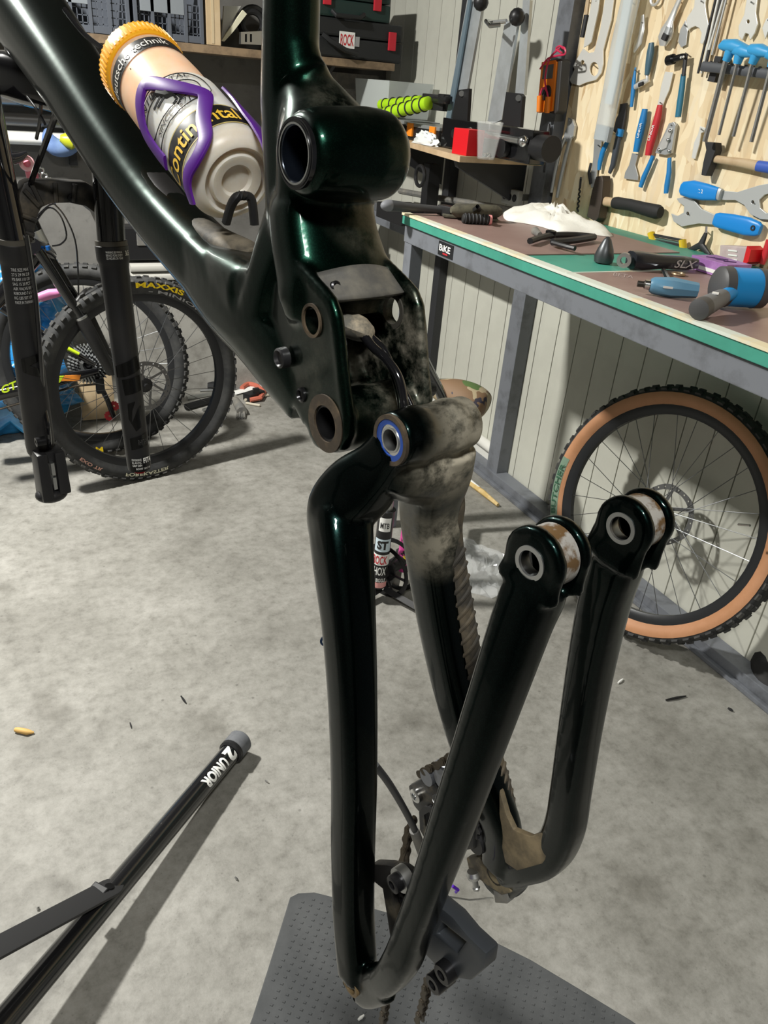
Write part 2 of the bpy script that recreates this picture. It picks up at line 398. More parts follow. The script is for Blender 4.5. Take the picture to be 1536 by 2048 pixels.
def dep(p): return (p - EYE).dot(fw)
def bl(path, sq=2.3):                         # loft along the bike: (px, py, v, half-width px, in-plane factor, lateral factor)
    P = [B(a[0], a[1], a[2]) for a in path]
    rad = []
    for q, a in zip(P, path):
        r = a[3] * dep(q) / FPX; rad.append((r * (a[4] if len(a) > 4 else 1), r * (a[5] if len(a) > 5 else 1)))
    return P, rad
def smooth_path(P, rad, n=5):                 # Catmull-Rom through centres and radii
    Q, S = [], []
    def cr(a, b, c, d, t): return .5 * ((2 * b) + (c - a) * t + (2 * a - 5 * b + 4 * c - d) * t * t + (3 * b - a - 3 * c + d) * t ** 3)
    N = len(P)
    for i in range(N - 1):
        i0, i3 = max(i - 1, 0), min(i + 2, N - 1)
        for k in range(n):
            t = k / n
            Q.append(cr(P[i0], P[i], P[i + 1], P[i3], t))
            S.append(tuple(cr(rad[i0][j], rad[i][j], rad[i + 1][j], rad[i3][j], t) for j in (0, 1)))
    Q.append(P[-1]); S.append(rad[-1]); return Q, S
def bloft(mb, path, seg=20, sq=2.4, n=5):
    P, r = smooth_path(*bl(path), n); return mb.tube(P, r, seg, up=LAT, sq=sq)
def lat(p, dv): return p + LAT * dv

FB = B(600, 420)
frame = thing('mountain_bike', 'black-green carbon mountain bike hanging in the stand with its purple bottle cage', 'bicycle', (FB.x, FB.y, .55))
fo = Vector(frame.location)
m_carbon = carbon_mat('green_black_carbon', (.004, .020, .013), (.21, .19, .15), .34, .56, 30, focus=[(tuple(B(690, 250, .02) - FWD * .02 - fo), .012, .05), (tuple(B(720, 420, .03) - fo), .01, .055), (tuple(B(770, 720, .025) - fo), .03, .075)])
fb = MB()
# seat tube running down into the linkage body
bloft(fb, [(584, -120, 0, 57), (583, 0, 0, 56.5), (581, 110, 0, 57), (584, 190, 0, 62), (592, 250, 0, 68), (602, 320, 0, 74), (612, 400, 0, 80), (625, 470, 0, 84)], 28, 2.2)
# pivot boss, lateral barrel
pb = B(598, 308, -.039)
fb.lathe(pb, LAT, [(-.001, .0), (-.001, .0225), (.004, .0262), (.016, .0285), (.05, .0300), (.068, .0285), (.076, .022), (.0785, .010), (.079, 0)], 40)
# shoulders from the tube onto the barrel
bloft(fb, [(590, 90, 0, 44), (604, 170, .003, 58, .9, 1.0), (632, 225, .006, 72, .85, 1.15), (655, 280, .006, 84, .85, 1.3), (660, 340, .005, 88, .8, 1.3), (652, 410, .004, 88, .75, 1.2), (655, 480, 0, 92, .75, 1.15)], 28, 2.3)
bloft(fb, [(606, 140, 0, 46), (630, 198, .008, 50), (664, 244, .018, 60), (690, 290, .022, 68), (694, 340, .02, 60)], 24, 2.2)
bloft(fb, [(430, 512, 0, 36, 1, 1.3), (490, 556, 0, 60, 1, 1.32), (545, 585, 0, 70, 1, 1.38)], 26, 3.2)
bloft(fb, [(440, 540, 0, 30, 1, 2.1), (480, 556, 0, 36, 1, 2.15), (515, 562, 0, 42, 1, 2.1), (550, 566, 0, 48, 1, 1.9), (590, 568, 0, 52, 1, 1.8)], 24, 3)
# body between the barrel and the fork plates
bloft(fb, [(635, 330, 0, 66, .9, 1.0), (642, 400, .002, 84, .8, 1.22), (650, 470, 0, 92, .75, 1.2), (664, 530, 0, 99, .7, 1.18), (676, 580, 0, 107, .62, 1.17), (680, 630, 0, 100, .42, 1.18)], 28, 3.0)
# down tube
bloft(fb, [(-60, -150, 0, 74), (0, -50, 0, 76), (75, 55, 0, 72), (156, 175, 0, 67), (236, 300, 0, 64), (312, 410, 0, 62, 1.0, .98), (390, 498, 0, 66, 1.0, .98), (470, 578, 0, 76, 1.0, .92), (540, 640, 0, 80, 1.0, .95)], 30, 2.6)
bloft(fb, [(400, 508, 0, 58, 1.0, 1.0), (478, 582, 0, 78, 1.0, 1.02), (560, 650, 0, 84, 1.0, 1.15), (622, 728, 0, 78, 1.0, 1.28), (664, 800, 0, 54, 1.0, 1.75)], 32, 3.6)
# front part of the joint between down tube and seat tube
bloft(fb, [(560, 660, 0, 70, 1.0, 1.38), (580, 600, 0, 62, 1.0, 1.58), (592, 545, 0, 60, 1.0, 1.58), (602, 480, 0, 66, 1.0, 1.25), (606, 420, 0, 66, 1.0, 1.0)], 28, 3.2)
# side plates
VP = .0355
plo = [(545, 560), (560, 530), (590, 520), (622, 556), (646, 582), (664, 604), (674, 632), (679, 670), (684, 720), (690, 775), (697, 830), (697, 868), (684, 895), (655, 905), (632, 890), (622, 860),
       (600, 830), (560, 780), (530, 720), (525, 640)]
for sgn in (-1, 1):
    pl = [B(a, b_, -VP) for a, b_ in plo]
    if sgn > 0: pl = [lat(q, 2 * VP) for q in pl]
    pin_ = [max(0., (606 - a) / 80) * .010 for a, b_ in plo]; fb.prism([lat(q, -.0042 - sgn * t_) for q, t_ in zip(pl, pin_)], LAT * .0084)
    edge = [q for q in pl[2:13]]                       # thick rolled rim along the rear edge of the plate
    fb.tube(edge, .0052, 10, up=LAT)
bb = B(657, 846, -.0375)
fb.lathe(bb, LAT, [(-.001, 0), (-.001, .0215), (.003, .0228), (.072, .0228), (.076, .0215), (.076, 0)], 40)
cut = MB()
cut.cyl(lat(pb, -.02), lat(pb, .055), .0188, seg=36)
cut.cyl(lat(bb, -.02), lat(bb, .1), .0135, seg=36)
hl = B(634, 640, -VP); cut.cyl(lat(hl, -.03), lat(hl, .11), .0098, seg=32)
body = obj('frame_body', fb, m_carbon, frame); fuse(body, .0021, 12, cut)

def lring(name, p, r0, r1, h0, h1, mt, par): return obj(name, MB().ring(p, LAT, r0, r1, h0, h1, 40), mt, par)
lring('pivot_ring', bb, .0134, .0212, -.0035, .001, m_rust, body); lring('pivot_sleeve', bb, .0118, .0136, -.002, .07, m_boltb, body)
lring('pivot_ring', pb, .0182, .0215, -.0035, .004, m_gloss, body); lring('bearing_seat', pb, .0165, .0186, -.0025, .012, mat('dark_blue_steel', (.03, .04, .06), .25, .9), body)
lring('bearing_lip', pb, .0172, .0184, -.0042, -.002, m_steel, body); lring('bearing_lip', pb, .0196, .0202, -.0040, -.002, m_boltb, body)
obj('bore_wall', MB().cyl(lat(pb, .0525), lat(pb, .054), .0187, seg=32), m_gloss, body)
lring('hole_rim', hl, .0097, .0118, -.0052, -.0035, m_rust, body)
lring('hole_rim', lat(hl, 2 * VP), .0097, .0135, -.0055, -.0025, mat('dark_dust', (.04, .037, .03), .7), body)
# grey wear plate over the linkage slot with its two bolts
pe = []
for i, (u0, u1) in enumerate(((0, 0), (.35, .3), (.7, .62), (1, 1))):
    pass
def wearp(a, b_):                             # a: left..right, b: bottom..top
    lft = B(606 + 34 * (1 - b_), 594 - 50 * b_, -.036); p = lat(lft, .070 * a)
    bul = math.sin(math.pi * a)
    return p - FWD * (.008 + .009 * bul * (.5 + .5 * b_)) + Vector((0, 0, .0065 * bul * b_))
g = MB(); nn = 14
rows = [[wearp(i / nn, j / 6) for i in range(nn + 1)] for j in range(7)]
vs = [q for r_ in rows for q in r_]; th = -FWD * -.003
fs = [(j * (nn + 1) + i, j * (nn + 1) + i + 1, (j + 1) * (nn + 1) + i + 1, (j + 1) * (nn + 1) + i) for j in range(6) for i in range(nn)]
g.add(vs, fs)
wp = obj('wear_plate', g, mat('dark_wear_plastic', (.075, .073, .068), .5, col2=(.15, .14, .115), nscale=32, lo=.45, hi=.7, bump=.2, bscale=120), body); sd = wp.modifiers.new('s', 'SOLIDIFY'); sd.thickness = .003; sd.offset = -1; bake(wp)
for px, py, v in ((640, 562, -.024), (735, 553, .022)):
    q = B(px, py, v) - FWD * .0185; obj('plate_bolt', MB().lathe(q, -FWD + Vector((0, 0, .35)), [(-.004, 0), (-.004, .0042), (.0018, .0042), (.0026, .003), (.0012, .0022), (.0012, 0)], 14), m_boltb, wp)
# oval cable port on the left flank, screws below it
q = B(562, 716, -.042); obj('cable_port', MB().lathe(q, -LAT, [(-.004, 0), (-.004, .008), (.002, .0075), (.003, .006), (.0005, .004), (.0005, 0)], 20), m_black, body)
q = B(603, 790, -.039); obj('port_screw', MB().lathe(q, -LAT, [(-.006, 0), (-.006, .006), (.001, .0055), (.002, .004), (0, .003), (0, 0)], 16), m_boltb, body)
# rubber boot and the hoses dropping out of the slot
bt = MB(); bt.blob(lat(B(700, 655, -.01), .004), (.016, .017, .009), Matrix.Rotation(R(18), 3, 'Y'), 18, 10, .15)
obj('cable_boot', bt, mat('dusty_boot', (.10, .095, .08), .75, col2=(.33, .28, .20), nscale=40, lo=.45, hi=.6), frame)
for (dx, r_, pts) in ((0, .0031, [(706, 650, -.004), (735, 672, 0), (765, 705, .003), (786, 760, .005), (797, 815, .006), (800, 862, .006)]),
                      (0, .0034, [(715, 660, -.008), (738, 690, -.006), (768, 718, -.004), (790, 752, -.003), (800, 800, -.003), (802, 862, -.004)]),
                      (0, .0022, [(745, 690, .006), (780, 735, .010), (803, 780, .012), (822, 822, .013), (835, 858, .012)])):
    P = [B(*q) - FWD * .004 for q in pts]; P2, _ = smooth_path(P, [(1, 1)] * len(P), 5)
    obj('hose', MB().tube(P2, r_, 10), m_gloss, frame)
# bottle cage boss on the down tube, dusty saddle between the tubes
# ------------------------------------------------------------------ fork (same lateral axis)
VF = .0625
m_stan = mat('black_stanchion', (.008, .008, .009), .09, .2, coat=.8)
m_forkl = mat('matte_black_fork', (.010, .010, .011), .46, col2=(.020, .019, .018), nscale=9, lo=.45, hi=.75)
def leg(v, top, seal, bot, wt, ws, wb):
    a, b_, c = B(*top, v), B(*seal, v), B(*bot, v)
    st = obj('stanchion', MB().cyl(a, b_, wt * dep(a) / FPX, ws * .92 * dep(b_) / FPX, 28), m_stan, frame)
    ax = (c - b_).normalized(); ln = (c - b_).length; r1 = ws * dep(b_) / FPX; r2 = wb * dep(c) / FPX
    lw = obj('fork_lower', MB().lathe(b_, ax, [(-.001, 0), (-.001, r1 * 1.0), (.001, r1 * 1.09), (.019, r1 * 1.09), (.024, r1 * 1.0), (.03, r1 * .97), (ln * .5, (r1 + r2) * .485), (ln * .97, r2), (ln, r2 * .96), (ln, r2 * .6), (ln - .03, r2 * .55), (ln - .03, 0)], 32), m_forkl, frame)
    obj('dust_wiper', MB().ring(b_, ax, r1 * .9, r1 * 1.06, -.006, .0005, 32), mat('wiper_lip', (.06, .055, .045), .5), lw)
    return st, lw, b_, c, ax, r1, r2
L1 = leg(-VF, (-36, 190), (26, 484), (82, 900), 34, 30, 27)
L2 = leg(VF, (204, 190), (223, 490), (279, 936), 31, 29.5, 23)
for LL in (L1, L2): pass
def on_cyl(p0, ax, r0, r1, ln, toward, a_c, a_w, h0, h1, dy=.0004):
    # letters around a tapered cylinder: text runs around (a) at height (b)
    u = (toward - ax * toward.dot(ax)).normalized(); w_ = ax.cross(u)
    def fn(a, b_):
        h = h0 + (h1 - h0) * b_; r = r0 + (r1 - r0) * h / ln + dy; an = a_c + a_w * (a - .5)
        return p0 + ax * h + (u * math.cos(an) + w_ * math.sin(an)) * r
    return fn
toC = (EYE - L2[2]).normalized()
lw2 = L2[1]; ln2 = (L2[3] - L2[2]).length
def l2txt(s, ac, aw, h0, h1, mt=m_white, bold=.0): lettering('print', s, on_cyl(L2[2], L2[4], L2[5] * 1.0, L2[6] * 1.0, ln2, toC, ac, aw, h0, h1, .0013), mt, lw2, bold, sub=.3)
for i, s in enumerate(('WARNING SEE MANUAL', 'SERVICE FORK EVERY', '125 HOURS OR YEAR')):
    lettering('print', s, on_cyl(L2[2], L2[4], L2[5] * 1.09, L2[5] * 1.09, 1, toC, -.1, -1.0, .009 + .004 * i, .006 + .004 * i, .0005), m_white, lw2)
lettering('print', '36.5', on_cyl(L2[2], L2[4], L2[5] * 1.09, L2[5] * 1.09, 1, toC, -1.0, -.35, .013, .006, .0005), m_white, lw2, .02)
m_tone = mat('gloss_black_decal', (.003, .003, .003), .2)
def patch(p0, ax, r0, r1, ln, toward, outl, mt, par, name='decal', off=.0007):
    u = (toward - ax * toward.dot(ax)).normalized(); w_ = ax.cross(u); mb = MB(); bm = bmesh.new()
    vs = [bm.verts.new((a, b_, 0)) for a, b_ in outl]; es = [bm.edges.new((vs[i], vs[(i + 1) % len(vs)])) for i in range(len(vs))]
    bmesh.ops.triangle_fill(bm, edges=es); bmesh.ops.subdivide_edges(bm, edges=bm.edges[:], cuts=7, use_grid_fill=True)
    bmesh.ops.triangulate(bm, faces=bm.faces[:]); bm.verts.index_update()
    def f(a, h): r = r0 + (r1 - r0) * h / ln + off; return p0 + ax * h + (u * math.cos(a) + w_ * math.sin(a)) * r
    mb.add([f(v.co.x, v.co.y) for v in bm.verts], [tuple(v.index for v in q.verts) for q in bm.faces]); bm.free()
    return obj(name, mb, mt, par)
def pt2(outl): return patch(L2[2], L2[4], L2[5], L2[6], ln2, toC, outl, m_tone, lw2)
k2 = ln2
pt2([(.9, .50 * k2), (-.9, .46 * k2), (-1.1, .50 * k2), (-1.1, .52 * k2), (.2, .545 * k2), (.3, .60 * k2), (-1.1, .585 * k2), (-1.1, .66 * k2), (.6, .68 * k2)][:5] + [(.9, .55 * k2)])
pt2([(.5, .56 * k2), (-1.0, .545 * k2), (-1.0, .615 * k2), (.4, .63 * k2)])
pt2([(.3, .67 * k2), (-.3, .66 * k2), (.0, .70 * k2), (.15, .76 * k2), (-.4, .70 * k2), (-.75, .68 * k2), (-.5, .74 * k2), (-.6, .78 * k2), (-.1, .80 * k2), (.35, .74 * k2)])
pt2([(.5, .835 * k2), (-1.0, .815 * k2), (-1.0, .875 * k2), (.45, .89 * k2)])
l2txt('RHYTHM', -.55, -.8, .868 * k2, .842 * k2, mat('dark_grey_print', (.05, .05, .05), .4))
l2txt('FIT4', -.75, -.75, .958 * k2, .932 * k2, m_white, .03)
for i, s in enumerate(('PERFORMANCE', 'ELASTIC', 'GRIP OSN')): l2txt(s, .15, -.75, (.944 + .014 * i) * k2, (.934 + .014 * i) * k2)
l2txt('BOOST 15 X 110', -.35, -1.2, .988 * k2, .979 * k2)
pt2([(.75, .955 * k2), (.3, .942 * k2), (-.25, .945 * k2), (-.6, .965 * k2), (-.7, 1.0 * k2), (.8, 1.0 * k2)])
obj('axle_insert', MB().cyl(L2[3] - L2[4] * .020 + toC * .008, L2[3] + L2[4] * .004 + toC * .008, .0085, seg=14), mat('red_anodised', (.28, .006, .015), .35, .5), lw2)
ln1 = (L1[3] - L1[2]).length
toC1 = (EYE - L1[2]).normalized()
for i in range(8):
    lettering('print', ('TIRE SIZE MAX', '27.5 29 IN 2.8', 'PSI BAR 110 120', 'SAG 15 20 PCT', 'AIR VALVE 83', 'REBOUND 7 6 5', 'KG LBS SET UP', 'MADE IN TAIWAN')[i], on_cyl(L1[2], L1[4], L1[5], L1[6], ln1, toC1, -.2, -1.1, (.105 + .02 * i) * ln1, (.092 + .02 * i) * ln1, .0009), mat('grey_print', (.42, .42, .41), .5), L1[1])
patch(L1[2], L1[4], L1[5], L1[6], ln1, toC1, [(.5, .50 * ln1), (-1.0, .47 * ln1), (-1.0, .50 * ln1), (0, .53 * ln1), (-.9, .56 * ln1), (-1.0, .60 * ln1), (.5, .56 * ln1)], m_tone, L1[1])
# arch joining the two lowers, with ribbed inside
def onF(px, py, p0): r = ray(px, py); return EYE + r * ((p0 - EYE).dot(FWD) / r.dot(FWD))
pf0 = B(120, 470, 0) - FWD * .004
ao = [(30, 486), (34, 430), (40, 385), (48, 366), (60, 361), (120, 362), (172, 364), (186, 372), (198, 400), (208, 440), (214, 484)]
ai = [(206, 484), (203, 452), (192, 428), (172, 413), (140, 406), (104, 407), (84, 415), (74, 436), (70, 462), (66, 486)]
arch = obj('fork_arch', MB().prism([onF(a, b_, pf0) for a, b_ in ao + ai], FWD * .026), mat('dusty_black_casting', (.018, .017, .016), .5, col2=(.085, .07, .05), nscale=22, lo=.48, hi=.68), frame, bevel=.003)
for a_, b_, c_, d_ in ((48, 380, 78, 412), (44, 430, 72, 440), (40, 462, 68, 470), (62, 366, 84, 410), (110, 366, 112, 404), (150, 368, 146, 404)):
    obj('arch_rib', MB().cyl(onF(a_, b_, pf0 - FWD * .002), onF(c_, d_, pf0 - FWD * .002), .0032, seg=8), MATS['dusty_black_casting'], arch)
obj('arch_boss', MB().ring(onF(144, 396, pf0), FWD, .0025, .006, -.003, .004, 16), m_boltb, arch)
for pts, r_ in (([(106, 180), (96, 220), (72, 290), (45, 372), (42, 440), (52, 475)], .0036), ([(40, 190), (60, 218), (74, 244)], .0016), ([(66, 205), (64, 240), (58, 272)], .0022), ([(110, 20), (150, 70), (205, 112), (240, 140)], .0025)):
    P = smooth_path([B(a_, b_, -.03) - FWD * .03 for a_, b_ in pts], [(1, 1)] * len(pts), 4)[0]; obj('hose', MB().tube(P, r_, 8), m_gloss, frame)
# crown, steerer area and the head tube
cr = MB()
P, rr = smooth_path([B(-70, 190, -VF), B(-10, 150, -.035), B(75, 165, 0), B(160, 190, .035), B(206, 215, VF)], [(.026, .022), (.028, .026), (.033, .03), (.027, .026), (.024, .022)], 5)
cr.tube(P, rr, 16, up=Vector((0, 0, 1)), sq=2.6)
obj('fork_crown', cr, m_gloss, frame)
ht = MB(); ht.tube([B(75, 190, 0), B(60, 90, 0), B(45, -60, 0)], [.031, .030, .030], 24)
obj('head_tube', ht, m_carbon_c, frame)
# brake hose down the left leg and the caliper
P = [B(52, 470, -VF + .006), B(60, 520, -VF + .008), B(72, 600, -VF + .011), B(80, 700, -VF + .01), B(87, 800, -VF + .01), B(96, 850, -VF + .008), B(100, 896, -VF + .008)]
P2, _ = smooth_path(P, [(1, 1)] * len(P), 5); obj('brake_hose', MB().tube(P2, .0031, 8), m_gloss, frame)
c0 = B(102, 945, -VF + .004); Rb = Matrix((LAT, FWD, Vector((0, 0, 1)))).transposed()
cb = MB(); cb.box(c0 + Rb @ Vector((-.013, 0, 0)), (.018, .040, .078), Rb, .85).box(c0 + Rb @ Vector((.013, 0, .002)), (.018, .036, .070), Rb, .85).box(c0 + Rb @ Vector((0, .006, .028)), (.04, .028, .02), Rb)
cb.blob(c0 + Rb @ Vector((-.004, .0, -.036)), (.024, .02, .012), Rb)
cal = obj('brake_caliper', cb, m_black, frame, bevel=.004)
for zz in (-.012, .012): obj('brake_pad', MB().box(c0 + Rb @ Vector((.0, -.008, zz)), (.005, .016, .02), Rb), m_alu, cal)
obj('caliper_bolt', MB().lathe(B(76, 884, -VF - .012), -LAT, [(-.01, 0), (-.01, .007), (.003, .007), (.003, .0035), (-.001, .0035), (-.001, 0)], 14), m_boltb, cal)
obj('caliper_mount', MB().box(B(78, 890, -VF + .002), (.034, .026, .03), Rb), m_forkl, frame, bevel=.004)
# ------------------------------------------------------------------ bottle and cage
# bottle axis parallel to the down tube
bbm = B(474, 362, 0.); ba = B(270, 120, 0.)
cx = (ba - bbm).normalized(); bln = .205; BR = .0395
bu = ((EYE - bbm) - cx * (EYE - bbm).dot(cx)).normalized(); bw = cx.cross(bu)
def bsurf(h, an, off=.0): return bbm + cx * h + (bu * math.cos(an) + bw * math.sin(an)) * (BR + off)
def bhit(px, py, off=.0):                      # where a point of the bottle wall sits: height along the axis and angle
    r = ray(px, py); o = EYE - bbm; rd = r - cx * r.dot(cx); od = o - cx * o.dot(cx)
    a = rd.dot(rd); b_ = 2 * rd.dot(od); c = od.dot(od) - (BR + off) ** 2; dsc = max(b_ * b_ - 4 * a * c, 0)
    t = (-b_ - math.sqrt(dsc)) / (2 * a); p = o + r * t; h = p.dot(cx); q = p - cx * h
    return h, math.atan2(q.dot(bw), q.dot(bu))
bot = thing('water_bottle', 'milky bike bottle with orange cap in the purple cage', 'bottle', bbm - Vector((0, 0, .03)))
def bottle_mat(name, col, col2):
    mt = mat(name, col, .38, col2=col2, nscale=16, lo=.42, hi=.72); p = mt.node_tree.nodes['Principled BSDF']
    p.inputs['Subsurface Weight'].default_value = .6; p.inputs['Subsurface Radius'].default_value = (.02, .015, .01); p.inputs['Subsurface Scale'].default_value = 1
    return mt
m_milk = bottle_mat('milky_plastic', (.62, .61, .57), (.55, .53, .47)); m_peach = bottle_mat('peach_glow_plastic', (.90, .54, .33), (.88, .66, .50))
m_base = bottle_mat('scuffed_milky_plastic', (.66, .61, .53), (.54, .46, .36))
def bl_part(name, prof, mt): return obj(name, MB().lathe(bbm, cx, prof, 56), mt, bot)
bl_part('bottle_base', [(.004, 0), (.003, .012), (.0, .014), (-.001, .022), (.004, .024), (.003, .027), (-.001, .029), (0, .032), (.003, .0352), (.009, BR), (.019, BR)], m_base)
bl_part('bottle_body', [(.019, BR), (.060, BR), (.101, BR), (.106, BR * .97), (.109, BR * .925)], m_milk)
bl_part('bottle_shoulder', [(.109, BR * .925), (.113, BR * .935), (.135, BR * .945), (.158, BR * .93), (.183, BR * .92)], m_peach)  # orange glow of the upper bottle is put into its base colour
m_band = mat('black_band_print', (.012, .011, .010), .4, col2=(.05, .045, .04), nscale=60, lo=.6, hi=.75)
bl_part('band', [(.019, BR + .0004), (.020, BR + .0006), (.044, BR + .0006), (.046, BR + .0004)], m_band)
for h in (.0185, .0465): bl_part('band_line', [(h - .0006, BR + .0005), (h + .0006, BR + .0005)], mat('yellow_line', (.45, .36, .12), .5))
bl_part('band', [(.157, BR * .93 + .0006), (.1755, BR * .926 + .0006)], m_band)
m_cap = mat('orange_yellow_cap', (.86, .40, .015), .4)
cp = MB().lathe(bbm, cx, [(.182, BR * .86), (.182, BR * .95), (.184, BR * .98), (.203, BR * .97), (.206, BR * .93), (.212, BR * .7), (.216, .014), (.216, 0)], 56)
cap = obj('cap', cp, m_cap, bot)
rbm = MB()
for k in range(56):
    a = 2 * math.pi * k / 56; u_ = bu * math.cos(a) + bw * math.sin(a); p = bbm + cx * .194 + u_ * (BR * .98)
    rbm.box(p, (.0016, .0014, .016), Matrix((u_.cross(cx), u_, cx)).transposed())
obj('cap_rib', rbm, m_cap, cap)
cp2 = obj('spout', MB().lathe(bbm, cx, [(.214, .012), (.226, .011), (.232, .013), (.238, .012), (.24, 0)], 20), m_milk, cap)
def btxt(s, px0, px1, hgt0, hgt1, mt, bold=0., shear=0., off=.0011, rr=BR, rise=0):
    a0 = px0 if isinstance(px0, float) else bhit(*px0)[1]; a1 = px1 if isinstance(px1, float) else bhit(*px1)[1]
    return lettering('print', s, lambda a, b_: bbm + cx * (hgt0 + (hgt1 - hgt0) * b_ + rise * a) + (bu * math.cos(a0 + (a1 - a0) * a) + bw * math.sin(a0 + (a1 - a0) * a)) * (rr + off), mt, bot, bold, shear, sub=.12)
m_yel = mat('yellow_print', (.80, .50, .05), .5); m_blk = mat('black_print', (.02, .02, .02), .5)
btxt('Continental', -1.30, 1.05, .0235, .0415, m_yel, .012)
btxt('deutsche technik', -1.15, 1.0, .1615, .1715, mat('pale_print', (.75, .72, .66), .5), .0, rr=BR * .929)
btxt('CONTINENTAL', (288, 262), (383, 160), .094, .101, m_blk, .0, .2)
btxt('SINCE 1871', (318, 268), (398, 215), .0605, .067, m_blk, .0, .2)
def boval(h0, h1, pa, pb, k=0.0):
    a0 = bhit(*pa)[1]; a1 = bhit(*pb)[1]; ca, wa, ch, wh = (a0 + a1) / 2, (a1 - a0) / 2, (h0 + h1) / 2, (h1 - h0) / 2
    pts = []
    for i in range(48):
        t = 2 * math.pi * i / 48; x = math.copysign(abs(math.cos(t)) ** .7, math.cos(t)); y_ = math.copysign(abs(math.sin(t)) ** .7, math.sin(t))
        pts.append(bsurf(ch + wh * y_, ca + wa * x, .0007))
    return MB().tube(pts, .00045, 5, closed=True)
obj('print', boval(.0585, .1045, (280, 268), (412, 168)), m_blk, bot); obj('print', boval(.069, .0925, (292, 262), (404, 176)), m_blk, bot)
hs = MB()                                       # small rearing horse emblem: body, neck, head, legs, tail
def stroke(pts, r): hs.tube([bsurf(*bhit(*q), .0004) for q in pts], r, 6)
stroke([(318, 186), (336, 190), (352, 184)], .0042); stroke([(352, 184), (362, 172)], .003); stroke([(362, 172), (370, 176)], .0018)
for a_, b_, c_ in (((322, 192), (316, 204), (309, 220)), ((330, 194), (322, 206), (317, 216)), ((348, 190), (354, 198), (348, 208)), ((354, 188), (363, 196), (357, 208))): stroke([a_, b_, c_], .0013)
stroke([(318, 186), (310, 190), (305, 200)], .0014)
obj('emblem', hs, m_blk, bot)
# cage: purple strap loops on both flanks, black foot
m_purple = mat('purple_cage', (.075, .009, .20), .42)
cpx = [(386, 408), (375, 372), (377, 345), (392, 318), (405, 292), (411, 270), (407, 240), (410, 212), (411, 192), (398, 183), (366, 176), (334, 171), (302, 167), (288, 172), (281, 192), (280, 218), (285, 248), (296, 276), (315, 305), (332, 326)]
cpt = []
for q in cpx:
    h_, a_ = bhit(*q, .003); cpt.append(bsurf(h_, a_, .003))
def strap(pts, mt, name, par, wd=.0125, th=.0018):       # flat strap lying on the bottle wall
    pts = smooth_path(pts, [(1, 1)] * len(pts), 4)[0]; secs = []
    for i, p in enumerate(pts):
        t = (pts[min(i + 1, len(pts) - 1)] - pts[max(i - 1, 0)]).normalized()
        q = p - bbm; nrm = (q - cx * q.dot(cx)).normalized(); s_ = t.cross(nrm).normalized(); nrm = s_.cross(t)
        secs.append([p + s_ * (wd / 2) + nrm * (th / 2), p + s_ * (wd * .35) + nrm * th, p - s_ * (wd * .35) + nrm * th, p - s_ * (wd / 2) + nrm * (th / 2), p - s_ * (wd / 2) - nrm * (th / 2), p + s_ * (wd / 2) - nrm * (th / 2)])
    return obj(name, MB().loft(secs), mt, par)
cb0 = (cpt[0] + cpt[-1]) / 2
def mirror(p): d = (p - EYE).dot(LAT) - D0; return p - LAT * (2 * d)
# spine of the cage along the down tube, then the two straps
Ps = [B(312, 352, 0), B(357, 406, 0), B(408, 466, 0), B(446, 498, 0)]
cage = obj('bottle_cage', MB().tube([q + cx * .0 for q in Ps], [(.004, .012)] * 4, 10, up=LAT, sq=4), m_black, frame)
strap(cpt, m_purple, 'cage_strap', cage); strap([bsurf(*bhit(*q, .003), .003) for q in ((455, 180), (474, 206), (496, 234), (518, 262), (540, 300), (548, 350))], m_purple, 'cage_strap', cage)
Pf = [B(452, 446, -.008), B(462, 412, -.007), B(474, 394, -.004), B(488, 391, .003), B(501, 396, .009), B(506, 416, .011), B(509, 450, .012)]
obj('cage_foot', MB().tube(smooth_path(Pf, [(1, 1)] * 7, 4)[0], [(.0036, .0036)] * 25, 10, up=LAT, sq=3), m_black, cage)
dust = MB(); P_, r_ = bl([(395, 448, 0, 26, .5, 1.0), (440, 478, 0, 36, .5, .95), (480, 500, 0, 40, .55, .9), (515, 515, 0, 30, .6, .9)]); dust.tube(*smooth_path(P_, r_, 4), 18, up=LAT, sq=2.4)
obj('tube_pocket', dust, mat('dusty_carbon', (.028, .026, .022), .75, col2=(.17, .145, .105), nscale=26, lo=.42, hi=.68, bump=.3), frame)

# ------------------------------------------------------------------ swingarm hanging loose
yl = B(783, 880, -.0335)
sw = thing('swingarm', 'detached black-green rear triangle hanging below the frame with blue-ringed pivot bearing', 'bike part', B(720, 1960, -.0) - Vector((0, 0, .02)))
so = Vector(sw.location)
m_carbon_d = carbon_mat('dusty_green_black_carbon', (.003, .010, .009), (.30, .275, .215), .15, .35, 30, fl=.34, fh=.56, focus=[(tuple(B(885, 880, .022) - so), .030, .056), (tuple(B(740, 1800, -.06) - so), .008, .03), (tuple(B(870, 1050, .04) - so), .015, .05)])
sm = MB()
sm.lathe(yl, LAT, [(0, 0), (0, .0172), (.002, .0186), (.012, .0186), (.016, .0198), (.022, .0198), (.027, .0183), (.040, .0183), (.045, .0197), (.052, .0197), (.056, .0186), (.065, .0186), (.067, .0172), (.067, 0)], 40)
